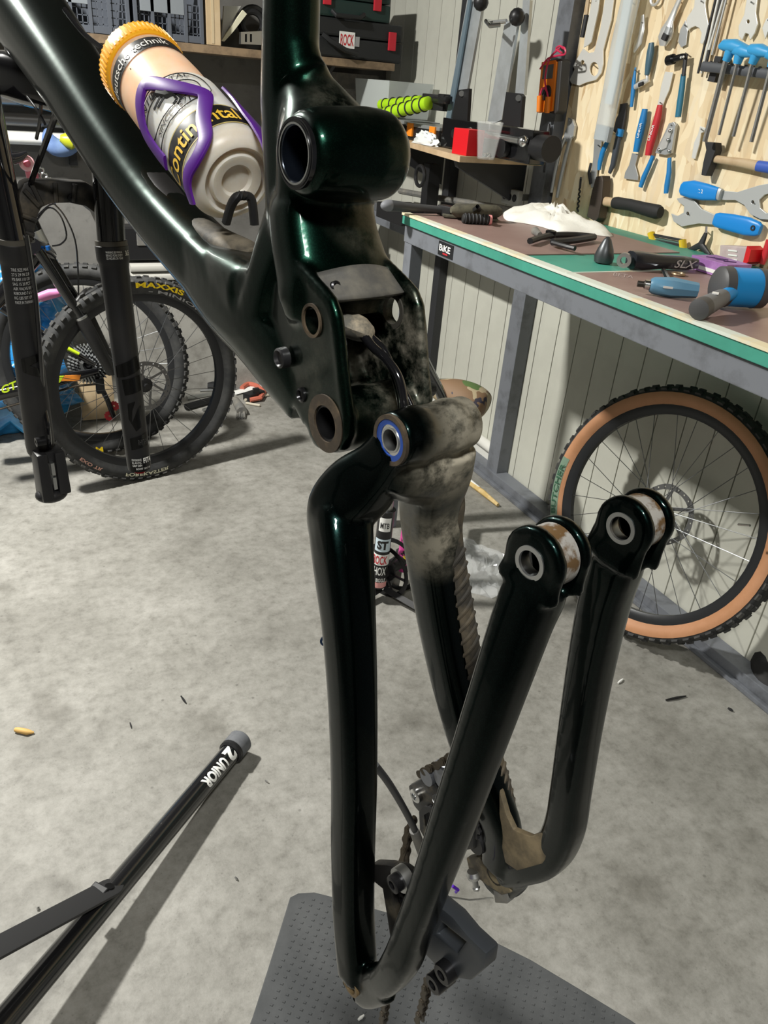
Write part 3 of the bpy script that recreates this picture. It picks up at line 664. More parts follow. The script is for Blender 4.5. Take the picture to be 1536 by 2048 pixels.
# bridge of the yoke, left arm with its elbow and the long stay
bloft(sm, [(842, 880, .003, 72, .75, 1.28), (838, 925, .003, 80, .8, 1.22), (826, 962, .002, 78, .7, 1.12), (806, 988, -.003, 56, .6, 1.0)], 24, 3)
bloft(sm, [(790, 890, -.024, 42, 1.1, .9), (762, 930, -.026, 48, 1.1, .95), (722, 972, -.032, 62, 1.05, 1.0), (684, 1020, -.042, 62, 1.0, 1.0), (683, 1075, -.050, 57), (688, 1140, -.055, 54), (698, 1260, -.062, 48), (705, 1400, -.068, 44),
           (708, 1550, -.073, 41), (706, 1700, -.078, 39), (707, 1820, -.082, 37), (712, 1900, -.085, 36), (716, 1950, -.087, 35)], 28, 3.5)
# dropout corner and left seat stay
bloft(sm, [(700, 1880, -.087, 32, 1.0, .6), (706, 1940, -.088, 42, 1.1, .5), (722, 1975, -.087, 40, 1.0, .5), (765, 1965, -.086, 40, 1.0, .6)], 20, 2.6)
bloft(sm, [(735, 1965, -.086, 30, 1, .7), (775, 1955, -.085, 36, .9, .8), (806, 1915, -.083, 35), (830, 1850, -.080, 34), (862, 1765, -.076, 36), (905, 1645, -.069, 41), (955, 1500, -.060, 46), (1005, 1355, -.050, 51), (1045, 1240, -.040, 55), (1068, 1185, -.034, 57), (1078, 1160, -.032, 50)], 28, 3.5)
# right arm, stay, dropout, seat stay
bloft(sm, [(892, 885, .022, 58, 1, .9), (874, 945, .026, 64, .9, 1.0), (860, 1010, .032, 58, .9, .95), (864, 1070, .040, 52), (874, 1160, .047, 48), (892, 1270, .053, 45), (915, 1380, .060, 42), (945, 1490, .067, 40), (980, 1590, .074, 37), (1005, 1660, .080, 34), (1000, 1725, .085, 32)], 28, 3.5)
bloft(sm, [(992, 1700, .086, 24, 1, .5), (985, 1745, .087, 34, 1.1, .5), (1005, 1765, .087, 34, 1, .5), (1040, 1742, .086, 30, 1, .7)], 20, 2.6)
bloft(sm, [(1005, 1745, .086, 30, 1, .7), (1050, 1735, .085, 34, .9, .9), (1098, 1712, .084, 36), (1128, 1660, .080, 36), (1142, 1580, .074, 36), (1160, 1460, .066, 38), (1184, 1320, .058, 42), (1210, 1200, .052, 46), (1234, 1130, .050, 47), (1242, 1105, .051, 40)], 28, 3.5)
bloft(sm, [(1012, 1690, .083, 22, 1, .8), (1050, 1700, .083, 26, 1, .8), (1095, 1680, .082, 22, 1, .8), (1105, 1610, .078, 10, 1, .6)], 16, 2.2)
# clevis lobes
CL = ((B(1070, 1122, -.040), .0205), (B(1250, 1053, .040), .0195))
for c, r_ in CL:
    for dv in (-.004, .0165): sm.lathe(lat(c, dv), LAT, [(0, 0), (0, r_ * .93), (.0015, r_), (.0065, r_), (.008, r_ * .93), (.008, 0)], 32)
for (c, r_), q in zip(CL, (B(1078, 1165, -.031), B(1240, 1112, .050))):
    for dv in (0, .0205):
        a = lat(c, dv); b_ = lat(q, (dv - .01)); sm.tube([a, a.lerp(b_, .6), b_], [(r_ * .98, .004), (r_ * 1.02, .0048), (r_ * 1.08, .007)], 16, up=LAT, sq=3)
cut = MB()
cut.cyl(lat(yl, -.01), lat(yl, .08), .0112, seg=32)
for c, r_ in CL: cut.cyl(lat(c, -.02), lat(c, .04), .0092, seg=28)
ax_l = B(707, 1978, -.09); cut.cyl(lat(ax_l, -.03), lat(ax_l, .05), .0088, seg=24)
ax_r = B(991, 1750, .085); cut.cyl(lat(ax_r, -.03), lat(ax_r, .03), .0085, seg=24)
arm = obj('swingarm_body', sm, m_carbon_d, sw); fuse(arm, .0019, 6, cut)
lring('bearing', yl, .0080, .0108, -.0006, .008, m_steel, arm); lring('bearing_seal', yl, .0105, .0142, -.0012, .003, m_blue_seal, arm); lring('bearing_housing', yl, .0142, .0172, -.0018, .004, m_rust, arm)
lring('bearing_race', yl, .0074, .0086, -.0014, .007, m_alu, arm)
obj('axle_sleeve', MB().ring(yl, LAT, .0078, .0111, .008, .066, 28), m_boltb, arm)
for c, r_ in CL:
    lring('bushing', c, .0074, .0100, -.0048, -.003, m_alu, arm); lring('bushing_sleeve', c, .0078, .0093, -.004, .004, m_steel, arm); lring('bushing_sleeve', c, .0070, .0093, .0165, .0245, m_alu, arm)
    w_ = MB().lathe(c, LAT, [(.0045, r_ * .86), (.0160, r_ * .86)], 40); obj('clevis_web', w_, mat('rusty_web', (.34, .33, .31), .4, .3, col2=(.12, .07, .03), nscale=40, lo=.48, hi=.56), arm)
axo = B(703, 1966, -.0955)
lring('axle_eye', axo, .0078, .0105, -.0025, .006, mat('worn_brass_edge', (.20, .14, .07), .5, .4), arm); obj('axle_hole_shade', MB().cyl(lat(axo, .0005), lat(axo, .002), .0080, seg=22), m_black, arm)  # black disc stands for the shade inside the axle hole
axi = B(991, 1750, .0775); lring('axle_eye', axi, .0078, .0100, -.0015, .004, m_boltb, arm); obj('axle_hole_shade', MB().cyl(lat(axi, .0005), lat(axi, .002), .0080, seg=22), m_black, arm)  # same black disc as shade in the right-hand hole
# ribbed rubber guard along the right stay
gp = bl([(908, 950, .043, 17, .6, .9), (915, 1010, .047, 20, .6, .9), (908, 1070, .050, 20, .7, 1), (918, 1180, .058, 24, .9, 1), (934, 1290, .064, 25), (952, 1390, .071, 25), (975, 1490, .078, 24), (1000, 1570, .084, 22), (1022, 1640, .089, 16)])
Q, S = smooth_path(*gp, 9)
guard = obj('chainstay_guard', MB().tube(Q, [(a * .96, b_ * .96) for a, b_ in S], 16, up=LAT, sq=2.4), mat('dusty_rubber', (.030, .027, .022), .75, col2=(.12, .095, .06), nscale=18, lo=.46, hi=.64), sw)
rbm = MB()
for i in range(22, len(Q) - 4, 2):
    t = (Q[i + 1] - Q[i - 1]).normalized(); k_ = (t + LAT * .9 - FWD * .35).normalized(); n_ = (LAT - t * LAT.dot(t)).normalized(); f_ = t.cross(n_)
    ringp = []; ce = EYE - Q[i]; ac_ = math.atan2(ce.dot(f_), ce.dot(n_))
    for j in range(13):
        a = ac_ - 1.35 + 2.7 * j / 12
        d = n_ * math.cos(a) * S[i][1] + f_ * math.sin(a) * S[i][0]
        ringp.append(Q[i] + d * 1.0 + t * (.009 * math.sin(a - ac_)))
    rbm.tube(ringp, .0019, 6)
obj('guard_rib', rbm, MATS['dusty_rubber'], guard)
# muddy skid plate at the right dropout and leaf ends
def prismB(outl, v, th): return MB().prism([B(a, b_, v) for a, b_ in outl], LAT * th)
obj('muddy_gusset', prismB([(998, 1580), (1012, 1630), (1026, 1660), (1060, 1674), (1088, 1664), (1102, 1632), (1108, 1592), (1113, 1650), (1110, 1694), (1084, 1728), (1034, 1742), (1010, 1726), (998, 1672)], .067, .006), mat('tan_mud', (.05, .042, .028), .75, col2=(.20, .155, .09), nscale=16, lo=.42, hi=.62), sw, bevel=.0015)
# ------------------------------------------------------------------ rear brake: mount, caliper
brk = obj('brake_mount', prismB([(742, 1728), (772, 1730), (800, 1736), (822, 1752), (830, 1778), (812, 1790), (784, 1782), (796, 1850), (802, 1902), (792, 1918), (782, 1896), (774, 1840), (764, 1778), (744, 1762)], -.066, .009), mat('dusty_black_metal', (.022, .021, .02), .5, .4, col2=(.11, .095, .07), nscale=30, lo=.5, hi=.66), sw, bevel=.002)
m_cal = mat('slate_grey_caliper', (.050, .056, .064), .38, .5)
q = B(806, 1756, -.071)
obj('washer', MB().ring(q, LAT, .004, .0095, -.004, .0035, 24), m_alu, brk); obj('mount_bolt', MB().lathe(lat(q, -.004), -LAT, [(-.01, 0), (-.01, .0068), (.006, .0068), (.0066, .006), (.0066, .0034), (.002, .0034), (.002, 0)], 18), m_boltb, brk)
cal_o = [(790, 1800), (812, 1776), (838, 1768), (862, 1800), (905, 1836), (934, 1872), (972, 1908), (968, 1938), (940, 1962), (915, 1958), (880, 1942), (848, 1908), (818, 1868), (796, 1834)]
win = [(884, 1846), (930, 1884), (914, 1906), (872, 1868)]
cm = MB().prism([B(a, b_, -.060) for a, b_ in cal_o], LAT * .013, [[B(a, b_, -.060) for a, b_ in win]])
cal2 = obj('rear_caliper', cm, m_cal, sw, bevel=.0025)
obj('caliper_half', prismB([(800, 1806), (836, 1786), (880, 1822), (930, 1866), (955, 1900), (950, 1930), (916, 1944), (870, 1916), (826, 1868)], -.040, .012), m_cal, cal2, bevel=.003)
for a, b_, v in ((892, 1943, -.063), (874, 1963, -.058)):
    q = B(a, b_, v); obj('caliper_bolt', MB().lathe(q, -LAT, [(-.012, 0), (-.012, .0085), (.004, .0085), (.005, .0075), (.005, .004), (.001, .004), (.001, 0)], 20), m_boltb, cal2)
q = B(812, 1796, -.058); obj('bleed_screw', MB().lathe(q, -LAT, [(-.005, 0), (-.005, .007), (.004, .0065), (.004, .003), (0, .003), (0, 0)], 14), m_boltb, cal2)
for k, (a, b_) in enumerate(((872, 1842), (880, 1850))): obj('brake_pad', prismB([(a, b_), (a + 10, b_ + 8), (a + 6, b_ + 16), (a - 4, b_ + 8)], -.048 + k * .004, .002), mat('brass', (.55, .38, .12), .35, 1.), cal2)
for k in range(3):
    q = B(826 + k * 9, 1768 + k * 7, -.054); obj('cooling_fin', MB().box(q, (.004, .014, .010), Rb), m_cal, cal2)
# ------------------------------------------------------------------ rear derailleur with cage and pulleys
m_der = mat('dark_grey_alloy', (.045, .046, .048), .4, .75, col2=(.12, .105, .08), nscale=40, lo=.52, hi=.68)
dr = obj('derailleur', prismB([(815, 1572), (838, 1560), (866, 1566), (882, 1590), (896, 1604), (926, 1622), (948, 1660), (946, 1700), (920, 1704), (880, 1668), (850, 1640), (826, 1612)], .062, .014), m_der, sw, bevel=.003)
obj('derailleur_knuckle', MB().lathe(B(884, 1560, .062), LAT, [(0, 0), (0, .012), (.004, .015), (.020, .015), (.026, .011), (.026, 0)], 22), mat('grey_knuckle', (.20, .21, .23), .4, .6), dr)
obj('derailleur_knuckle', MB().lathe(B(852, 1556, .06), LAT, [(0, 0), (0, .009), (.022, .010), (.022, 0)], 18), MATS['grey_knuckle'], dr)
obj('pivot_bolt', MB().lathe(B(834, 1590, .061), -LAT, [(-.004, 0), (-.004, .0075), (.003, .0075), (.004, .006), (.004, .0035), (.001, .0035), (.001, 0)], 18), m_steel, dr)
cgo = [(838, 1624), (848, 1612), (866, 1618), (898, 1652), (900, 1672), (880, 1690), (852, 1682), (840, 1660)]; cgi = [(848, 1630), (858, 1624), (884, 1654), (882, 1672), (858, 1668), (850, 1650)]
for v in (.050, .058): obj('cage_plate', MB().prism([B(a, b_, v) for a, b_ in cgo], LAT * .0018, [[B(a, b_, v) for a, b_ in cgi]]), m_der, dr)
def gear(c, ax, r, n, th, rb_):
    ax = Vector(ax).normalized(); u = ax.orthogonal().normalized(); w_ = ax.cross(u); o_ = []
    for i in range(n * 4):
        a = 2 * math.pi * i / (n * 4); rr_ = r if i % 4 in (1, 2) else r * .86; o_.append(Vector(c) + (u * math.cos(a) + w_ * math.sin(a)) * rr_)
    hole = [Vector(c) + (u * math.cos(2 * math.pi * i / 14) + w_ * math.sin(2 * math.pi * i / 14)) * rb_ for i in range(14)]
    return MB().prism(o_, ax * th, [hole])
obj('pulley_wheel', gear(B(868, 1648, .054), LAT, .018, 12, .003, .004), m_black, dr); obj('pulley_wheel', gear(B(930, 1640, .064), LAT, .020, 12, .003, .004), m_black, dr)
for a, b_ in ((872, 1600), (895, 1625), (900, 1600)): obj('link_pin', MB().cyl(B(a, b_, .055), B(a, b_, .082), .0035, seg=10), m_alu, dr)
obj('derailleur_link', prismB([(862, 1592), (880, 1588), (930, 1640), (940, 1668), (926, 1676), (880, 1630)], .050, .005), m_der, dr, bevel=.0012)
obj('limit_housing', MB().lathe(B(948, 1688, .066), LAT, [(0, 0), (0, .011), (.016, .012), (.018, .009), (.018, 0)], 18), m_black, dr)
# hanger at the right dropout with adjusting screws
hg = obj('hanger', prismB([(932, 1716), (952, 1712), (976, 1730), (1014, 1768), (1022, 1786), (1004, 1790), (972, 1770), (938, 1742)], .076, .008), mat('muddy_alloy', (.08, .07, .055), .6, .4, col2=(.22, .18, .11), nscale=30, lo=.45, hi=.6), sw, bevel=.0015)
obj('cable_clamp', prismB([(986, 1780), (1014, 1784), (1014, 1808), (990, 1806)], .078, .010), m_greyplate, hg, bevel=.001)
q = B(952, 1770, .074); obj('barrel_screw', MB().lathe(B(946, 1742, .074), B(954, 1784, .074) - B(946, 1742, .074), [(0, 0), (0, .006), (.004, .0075), (.008, .006), (.009, .003), (.017, .003), (.018, .004), (.021, .003), (.021, 0)], 14), m_alu, hg)
P = [B(1014, 1794, .084), B(1036, 1786, .088), B(1052, 1768, .09), B(1055, 1748, .089)]
obj('cable_housing', MB().tube(smooth_path(P, [(1, 1)] * 4, 5)[0], .0024, 8), m_black, sw)
P = [B(986, 1796, .082), B(940, 1800, .076), B(900, 1794, .068)]; obj('bare_cable', MB().tube(P, .0009, 6), m_steel, sw)
P = [B(905, 1772, .04), B(916, 1780, .045), B(912, 1784, .046)]; obj('cable_tip', MB().tube(P, .0016, 6), mat('violet_anodised', (.10, .02, .45), .35, .5), sw)
P = [B(750, 1530, -.05), B(780, 1570, -.03), B(815, 1630, 0), B(838, 1680, .02), B(850, 1720, .03)]
ho = obj('rear_brake_hose', MB().tube(smooth_path(P, [(1, 1)] * 5, 5)[0], .0031, 10), mat('grey_black_hose', (.022, .023, .026), .4), sw)
obj('hose_sleeve', MB().cyl(B(828, 1660, .012), B(852, 1724, .031), .0046, .005, 12), m_greyplate, ho)
# spring loop and wishbone behind the caliper
P = [B(898, 1820, -.03), B(918, 1850, -.03), B(926, 1874, -.03), B(912, 1880, -.03), B(900, 1850, -.03), B(888, 1826, -.03)]
obj('spring_clip', MB().tube(smooth_path(P, [(1, 1)] * 6, 4)[0], .0016, 8), m_der, sw)
# ------------------------------------------------------------------ chain: each run of links a loop of plates
m_chain = mat('dirty_chain', (.075, .062, .045), .45, .8, col2=(.035, .03, .025), nscale=60, lo=.45, hi=.6)
chain = thing('bicycle_chain', 'dirty brown chain looped through the dark derailleur and hanging below', 'chain', B(808, 1990, .03))
lnk = None
def run(pts):
    global lnk
    P = smooth_path([B(*q) for q in pts], [(1, 1)] * len(pts), 12)[0]; acc = 0; last = P[0]; i_ = 0; pos = [P[0]]
    for q in P[1:]:
        while (q - last).length >= .0127: last = last + (q - last).normalized() * .0127; pos.append(last.copy())
    for i in range(len(pos) - 1):
        a, b_ = pos[i], pos[i + 1]; t = (b_ - a).normalized(); o_ = .0032 if i % 2 else .0021
        if lnk is None:
            mb = MB()
            for sx in (-1, 1):
                out = [(x, y_) for x, y_ in arc2((.0127, 0), .0042, -90, 90, 5)] + [(.00635, .0028)] + [(x, y_) for x, y_ in arc2((0, 0), .0042, 90, 270, 5)] + [(.00635, -.0028)]
                mb.prism([Vector((x, sx * .0026 - .0005, y_)) for x, y_ in out], (0, .0011, 0))
            mb.cyl((0, -.0036, 0), (0, .0036, 0), .0022, seg=8)
            lnk = obj('chain_link', mb, m_chain, chain, local=True); o = lnk
        else: o = clone(lnk, 'chain_link', chain)
        z_ = LAT.cross(t).normalized(); y_ = z_.cross(t).normalized() * -1; y_ = z_.cross(t)
        mt_ = Matrix((t, y_, z_)).transposed(); o.rotation_euler = mt_.to_euler(); o.location = a - Vector(chain.location); o.scale = (1, 1.25 if i % 2 else .85, 1)
run([(930, 1500, .066), (905, 1510, .066), (880, 1528, .065), (856, 1538, .064), (840, 1548, .064)])
run([(826, 1640, .054), (816, 1670, .050), (812, 1700, .046), (806, 1735, .040)])
run([(776, 1960, .02), (771, 2010, .02), (764, 2060, .02)]); run([(856, 1960, .02), (850, 1995, .02), (836, 2050, .02)])
# ------------------------------------------------------------------ workbench
m_green = mat('green_fibreboard', (.055, .30, .22), .5, col2=(.04, .22, .16), nscale=7, lo=.4, hi=.7)
m_brown = mat('brown_phenolic_sheet', (.24, .155, .135), .42, col2=(.29, .20, .175), nscale=6, lo=.4, hi=.7)
m_pale = mat('worn_pale_edge', (.62, .66, .58), .5, col2=(.70, .62, .42), nscale=5, lo=.48, hi=.56)
BX0, BX1, BY0, BY1 = 1.092, XO - .004, .25, 2.12
bench = thing('workbench', 'long workbench with green edge, brown top sheets and grey steel frame', 'workbench', (1.4, 1.2, 0))
bt_ = obj('bench_top', MB().box(((BX0 + BX1) / 2, (BY0 + BY1) / 2, ZBT - .0165), (BX1 - BX0, BY1 - BY0, .027)), m_green, bench, smooth=False, bevel=.0015)
obj('edge_strip', MB().box((BX0 + .010, (BY0 + BY1) / 2, ZBT - .0025), (.026, BY1 - BY0, .006)), m_pale, bt_, smooth=False)
def sheet(y0, y1): return obj('top_sheet', MB().box(((BX0 + .024 + BX1 - .10) / 2, (y0 + y1) / 2, ZBT - .0015), (BX1 - .10 - BX0 - .024, y1 - y0, .003)), m_brown, bt_, smooth=False, bevel=.0008)
sheet(1.53, 2.105); sheet(.26, 1.335)
obj('sheet_edge', MB().box(((BX0 + BX1 - .08) / 2, 1.338, ZBT - .001), (BX1 - .08 - BX0, .006, .004)), m_pale, bt_, smooth=False)
rail = obj('front_rail', MB().box((BX0 + .028, (BY0 + BY1) / 2, ZBT - .056), (.04, BY1 - BY0 - .01, .048)), m_post, bench, smooth=False, bevel=.002)
obj('end_rail', MB().box(((BX0 + BX1) / 2, BY1 - .028, ZBT - .056), (BX1 - BX0 - .1, .04, .048)), m_post, bench, smooth=False, bevel=.002)
for yy in (BY1 - .03, BY0 + .05): obj('leg', MB().box((BX0 + .03, yy, (ZBT - .08) / 2), (.04, .045, ZBT - .08)), m_post, bench, smooth=False, bevel=.002)
# maker's plate on the rail
lx = BX0 + .0073
la, lb = onX(879, 477, lx), onX(908, 491, lx); lz = ZBT - .056
lab = obj('maker_plate', MB().box((lx, (la.y + lb.y) / 2, lz), (.0015, abs(la.y - lb.y), .036)), m_black, rail, smooth=False)
lettering('print', 'BiKE', planar((lx - .0012, la.y - .006, lz - .006), (0, -abs(la.y - lb.y) * .75, 0), (0, 0, .017)), m_white, lab, .02)
obj('print', MB().box((lx - .001, (la.y + lb.y) / 2, lz - .011), (.0006, .026, .004)), mat('red_print', (.5, .02, .03), .5), lab, smooth=False)

# ------------------------------------------------------------------ things lying on the bench
def zp(px, py, dz=0.): return onZ(px, py, ZBT + dz)
def along(a, b): d = (b - a); return d.normalized(), d.length
# long dark grip hanging over the far corner and its lever
def grip(name, a, b, r, mt, label, cat='handle grip', ribs=0, rmt=None, endmt=None, group=None):
    t, ln = along(a, b); th_ = thing(name, label, cat, ((a + b) / 2) - Vector((0, 0, r)), group=group)
    g_ = obj('sleeve', MB().lathe(a, t, [(0, 0), (0, r * .8), (.003, r), (ln * .5, r * .96), (ln - .003, r), (ln, r * .8), (ln, 0)], 18), mt, th_)
    for i in range(ribs): q = a + t * (ln * (i + .7) / (ribs + .4)); obj('rib', MB().torus(q, t, r * 1.02, r * .16, 18, 6), rmt or mt, g_)
    if endmt: obj('end_plug', MB().lathe(b, t, [(-.001, 0), (-.001, r * 1.05), (.006, r * 1.05), (.007, r * .7), (.007, 0)], 16), endmt, th_)
    return th_
m_rub2 = mat('grey_black_rubber', (.045, .046, .05), .6)
sb = thing('seatpost_grip', 'grey rubber ended bar lying over the far corner of the bench', 'bar', zp(840, 428))
a, b = zp(778, 411, .022), zp(886, 420, .016)
obj('shaft', MB().tube([a, a.lerp(b, .25), a.lerp(b, .3), b], [.016, .0135, .011, .0105], 14), mat('dark_grey_plastic', (.05, .052, .055), .5), sb)
obj('head', MB().blob(a, (.028, .018, .016), Matrix.Rotation(.2, 3, 'Z')), mat('grey_cap', (.17, .175, .19), .6), sb)
obj('clamp', MB().box(zp(893, 421, .016), (.03, .05, .028), Matrix.Rotation(.4, 3, 'Z')), m_black, sb, bevel=.004)
po = thing('tool_pouch', 'khaki rolled tool pouch with black strap at the far bench end', 'pouch', zp(945, 433))
mk = mat('khaki_cloth', (.095, .088, .06), .9, col2=(.05, .046, .034), nscale=30, lo=.45, hi=.6)
a, b = zp(902, 420, .026), zp(1002, 424, .028)
obj('roll', MB().tube([a, a.lerp(b, .1), a.lerp(b, .5), a.lerp(b, .9), b], [(.012, .008), (.022, .018), (.021, .02), (.022, .018), (.014, .010)], 16), mk, po)
obj('strap', MB().tube([zp(946, 425, .004), zp(946, 420, .03), zp(955, 413, .05), zp(962, 424, .02)], .006, 8), m_black, po)
obj('flap', MB().box(zp(940, 434, .006), (.16, .05, .007), Matrix.Rotation(-.45, 3, 'Z')), mk, po, bevel=.002)
grip('handlebar_grip', zp(925, 437, .013), zp(978, 440, .013), .013, m_rubber, 'black ribbed grip with pink end lying by the khaki pouch', ribs=7, rmt=m_rub2, endmt=mat('pink_plug', (.75, .30, .30), .5))
# crumpled white rag
def rag(name, outl, hgt, mt, label, cat, z0=ZBT, seed=3, facet=False):
    pts = [onZ(a, b, z0) for a, b in outl]; c = sum(pts, Vector()) / len(pts)
    mb = MB(); rings = 9; N = len(pts) * 4; per = []
    for i in range(len(pts)):
        p0, p1, p2, p3 = pts[i - 1], pts[i], pts[(i + 1) % len(pts)], pts[(i + 2) % len(pts)]
        for k in range(4):
            t = k / 4; per.append(.5 * ((2 * p1) + (p2 - p0) * t + (2 * p0 - 5 * p1 + 4 * p2 - p3) * t * t + (3 * p1 - p0 - 3 * p2 + p3) * t ** 3))
    secs = []
    for j in range(rings + 1):
        s_ = 1 - j / (rings + .4); ring = []
        for q in per:
            p = c + (q - c) * s_; p.z = z0 + .002
            f = (1 - s_ ** 2.2); nz = noise.noise(Vector((p.x * 22, p.y * 22, seed))) * .6 + abs(noise.noise(Vector((p.x * 48 + p.y * 20, p.y * 30, seed)))) * .8 - .3
            p.z += hgt * f * (.75 + .8 * nz) + (.006 if j else 0); p.z = max(p.z, z0 + .0015)
            ring.append(p)
        secs.append(ring)
    base = [Vector((q.x, q.y, z0 + .0006)) for q in secs[0]]
    mb.loft([base] + secs)
    if facet:
        for v in mb.v: v.z = max(z0 + .0006, v.z + hgt * 1.1 * noise.noise(Vector((v.x * 45, v.y * 45, seed))))
    return single(name, mb, mt, label, cat, sharp=180, smooth=not facet)
rag('rag', [(1010, 424), (1048, 419), (1090, 420), (1120, 432), (1160, 448), (1205, 462), (1225, 474), (1180, 470), (1120, 466), (1085, 455), (1052, 448), (1012, 441)], .045, mat('white_cotton', (.82, .81, .74), .95, col2=(.72, .69, .58), nscale=9, lo=.55, hi=.7, bump=.3, bscale=160), 'crumpled white cotton rag on the far half of the bench', 'rag')
# black brake levers in front of the rag
lv = thing('brake_lever', 'pair of black lever arms lying before the white rag', 'lever', zp(1130, 478))
for pts, r_ in (([(1060, 482), (1085, 474), (1110, 470), (1150, 470), (1190, 474)], .008), ([(1105, 484), (1135, 482), (1165, 478), (1188, 474)], .009), ([(1105, 485), (1130, 492), (1150, 497)], .006)):
    P = smooth_path([zp(*q, .012) for q in pts], [(1, 1)] * len(pts), 4)[0]; obj('lever_arm', MB().tube(P, r_, 8), m_black, lv)
obj('pivot', MB().lathe(zp(1100, 476, .004), (0, 0, 1), [(0, 0), (0, .014), (.018, .014), (.02, .008), (.02, 0)], 14), m_boltb, lv)
obj('adjuster', MB().cyl(zp(1070, 462, .012), zp(1080, 470, .012), .011, .007, 12), m_greyplate, lv)
# dark cone (tapered tool) standing on the green strip
single('drift_cone', MB().lathe(zp(1206, 524), (0, 0, 1), [(0, 0), (0, .021), (.012, .023), (.03, .018), (.05, .009), (.056, .004), (.057, 0)], 20), mat('dark_steel', (.09, .095, .10), .4, .7), 'dark steel taper standing alone on the green strip', 'taper tool')
# crank arm in clear wrap, lettered
ca, cb_ = zp(1262, 520, .020), zp(1392, 527, .018); t, ln = along(ca, cb_); w_ = Vector((0, 0, 1)).cross(t)
ck = thing('bagged_crank', 'black bagged crank arm lettered in silver lying on the bench', 'crank arm', (ca + cb_) / 2 - Vector((0, 0, .018)))
cr_ = obj('arm', MB().tube([ca, ca.lerp(cb_, .12), ca.lerp(cb_, .45), ca.lerp(cb_, .85), cb_], [(.024, .019), (.027, .020), (.019, .015), (.018, .014), (.012, .011)], 16, up=Vector((0, 0, 1)), sq=3), mat('wrapped_black_alloy', (.03, .033, .04), .22, .4, col2=(.16, .17, .19), nscale=18, lo=.56, hi=.68), ck)
obj('spindle_eye', MB().ring(ca - t * .018 + w_ * -.004, -t * .6 - w_ * .8, .008, .016, -.004, .01, 20), m_alu, cr_)
fcx = w_ * -1
lettering('print', 'SLX', planar(ca.lerp(cb_, .60) - w_ * .0198 + Vector((0, 0, -.008)), t * .055, Vector((0, 0, .017))), mat('silver_print', (.55, .56, .58), .4, .5), cr_, .01, .3)
# violet box
vb0, vb1 = zp(1392, 541), zp(1440, 556); t, ln = along(vb0, vb1); ang = math.atan2(t.y, t.x)
bx = thing('small_box', 'purple cardboard box leaning by the blue mallet', 'box', vb0.lerp(vb1, .5) + Vector((.02, .02, 0)))
rotz = Matrix.Rotation(ang, 3, 'Z')
o_ = obj('carton', MB().box(vb0.lerp(vb1, .62) + Vector((.035, .012, .016)), (.11, .075, .03), rotz), mat('purple_card', (.30, .13, .36), .5, col2=(.42, .22, .50), nscale=14, lo=.45, hi=.6), bx, smooth=False, bevel=.001)
cc = vb0.lerp(vb1, .62) + Vector((.035, .012, .0316)); ux = rotz @ Vector((1, 0, 0)); uy = rotz @ Vector((0, 1, 0))
hs = MB()
for q in ([(-.03, -.018), (-.01, -.002), (.008, .012)], [(-.022, -.002), (-.004, -.012), (.012, -.002)], [(.0, .0), (.02, -.012), (.032, .012)]): hs.tube([cc + ux * a + uy * b for a, b in q], .0016, 6)
obj('print', hs, mat('dark_violet_print', (.06, .02, .09), .5), o_)
obj('label_patch', MB().box(vb0.lerp(vb1, .62) + Vector((.035, .012, .010)) - uy * .0378, (.05, .0008, .008), rotz), m_white, o_, smooth=False)
# T-handled driver
th0, th1 = zp(1300, 570, .019), zp(1395, 581, .019)
td = thing('t_handle_driver', 'pale blue T-handled hex driver lying near the bench edge', 'hex driver', th0.lerp(th1, .5) - Vector((0, 0, .019)))
m_tblue = mat('pale_blue_plastic', (.10, .24, .36), .4); t, ln = along(th0, th1)
obj('handle', MB().lathe(th0, t, [(0, 0), (0, .012), (.006, .016), (ln * .45, .0195), (ln * .7, .017), (ln, .0145), (ln, 0)], 8), m_tblue, td)
obj('socket', MB().lathe(th0, -t, [(0, 0), (0, .008), (.010, .008), (.012, .006), (.024, .006), (.024, 0)], 12), mat('black_socket', (.05, .045, .04), .4, .7), td)
obj('ferrule', MB().cyl(th0 - t * .001, th0 - t * .010, .0095, seg=12), m_steel, td)
obj('hex_shaft', MB().cyl(zp(1340, 568, .024), zp(1327, 540, .006), .0055, .0052, 6), m_steel, td)
obj('print', MB().box(th0.lerp(th1, .35) + Vector((-.012, -.016, .003)), (.018, .001, .004), Matrix.Rotation(math.atan2(t.y, t.x), 3, 'Z')), m_white, td, smooth=False)
single('washer', MB().torus(zp(1357, 548, .003), (0, 0, 1), .013, .003, 24, 6), mat('bronze_washer', (.30, .22, .14), .4, .6), 'small bronze ring lying by the hex driver', 'washer')
# blue mallet
m_mal = mat('bright_blue_plastic', (.012, .27, .66), .35); m_malg = mat('grey_mallet_face', (.07, .07, .072), .5)
ha, hb = zp(1432, 572, .040), zp(1530, 578, .040); t, ln = along(ha, hb)
ml = thing('mallet', 'blue dead-blow mallet with black faces and grey grip on the bench edge', 'mallet', ha.lerp(hb, .5) - Vector((0, 0, .04)))
obj('head', MB().lathe(ha, t, [(.02, 0), (.02, .0355), (ln - .02, .0355), (ln - .02, 0)], 28), m_mal, ml)
for s_, q in ((1, ha), (-1, hb)): obj('face', MB().lathe(q, t * s_, [(0, 0), (0, .030), (.005, .036), (.022, .037), (.022, 0)], 28), m_malg, ml)
hc = ha.lerp(hb, .5); he = zp(1400, 618, .020); d, l2 = along(hc, he)
obj('neck', MB().cyl(hc + d * .02, hc + d * l2 * .50, .0135, .0125, 16), m_mal, ml)
gr = obj('grip', MB().lathe(hc, d, [(l2 * .46, 0), (l2 * .46, .0145), (l2 * .52, .016), (l2 * .75, .0175), (l2 * .93, .0185), (l2, .017), (l2 * 1.03, .008), (l2 * 1.03, 0)], 20), mat('grey_soft_grip', (.16, .165, .17), .55), ml)
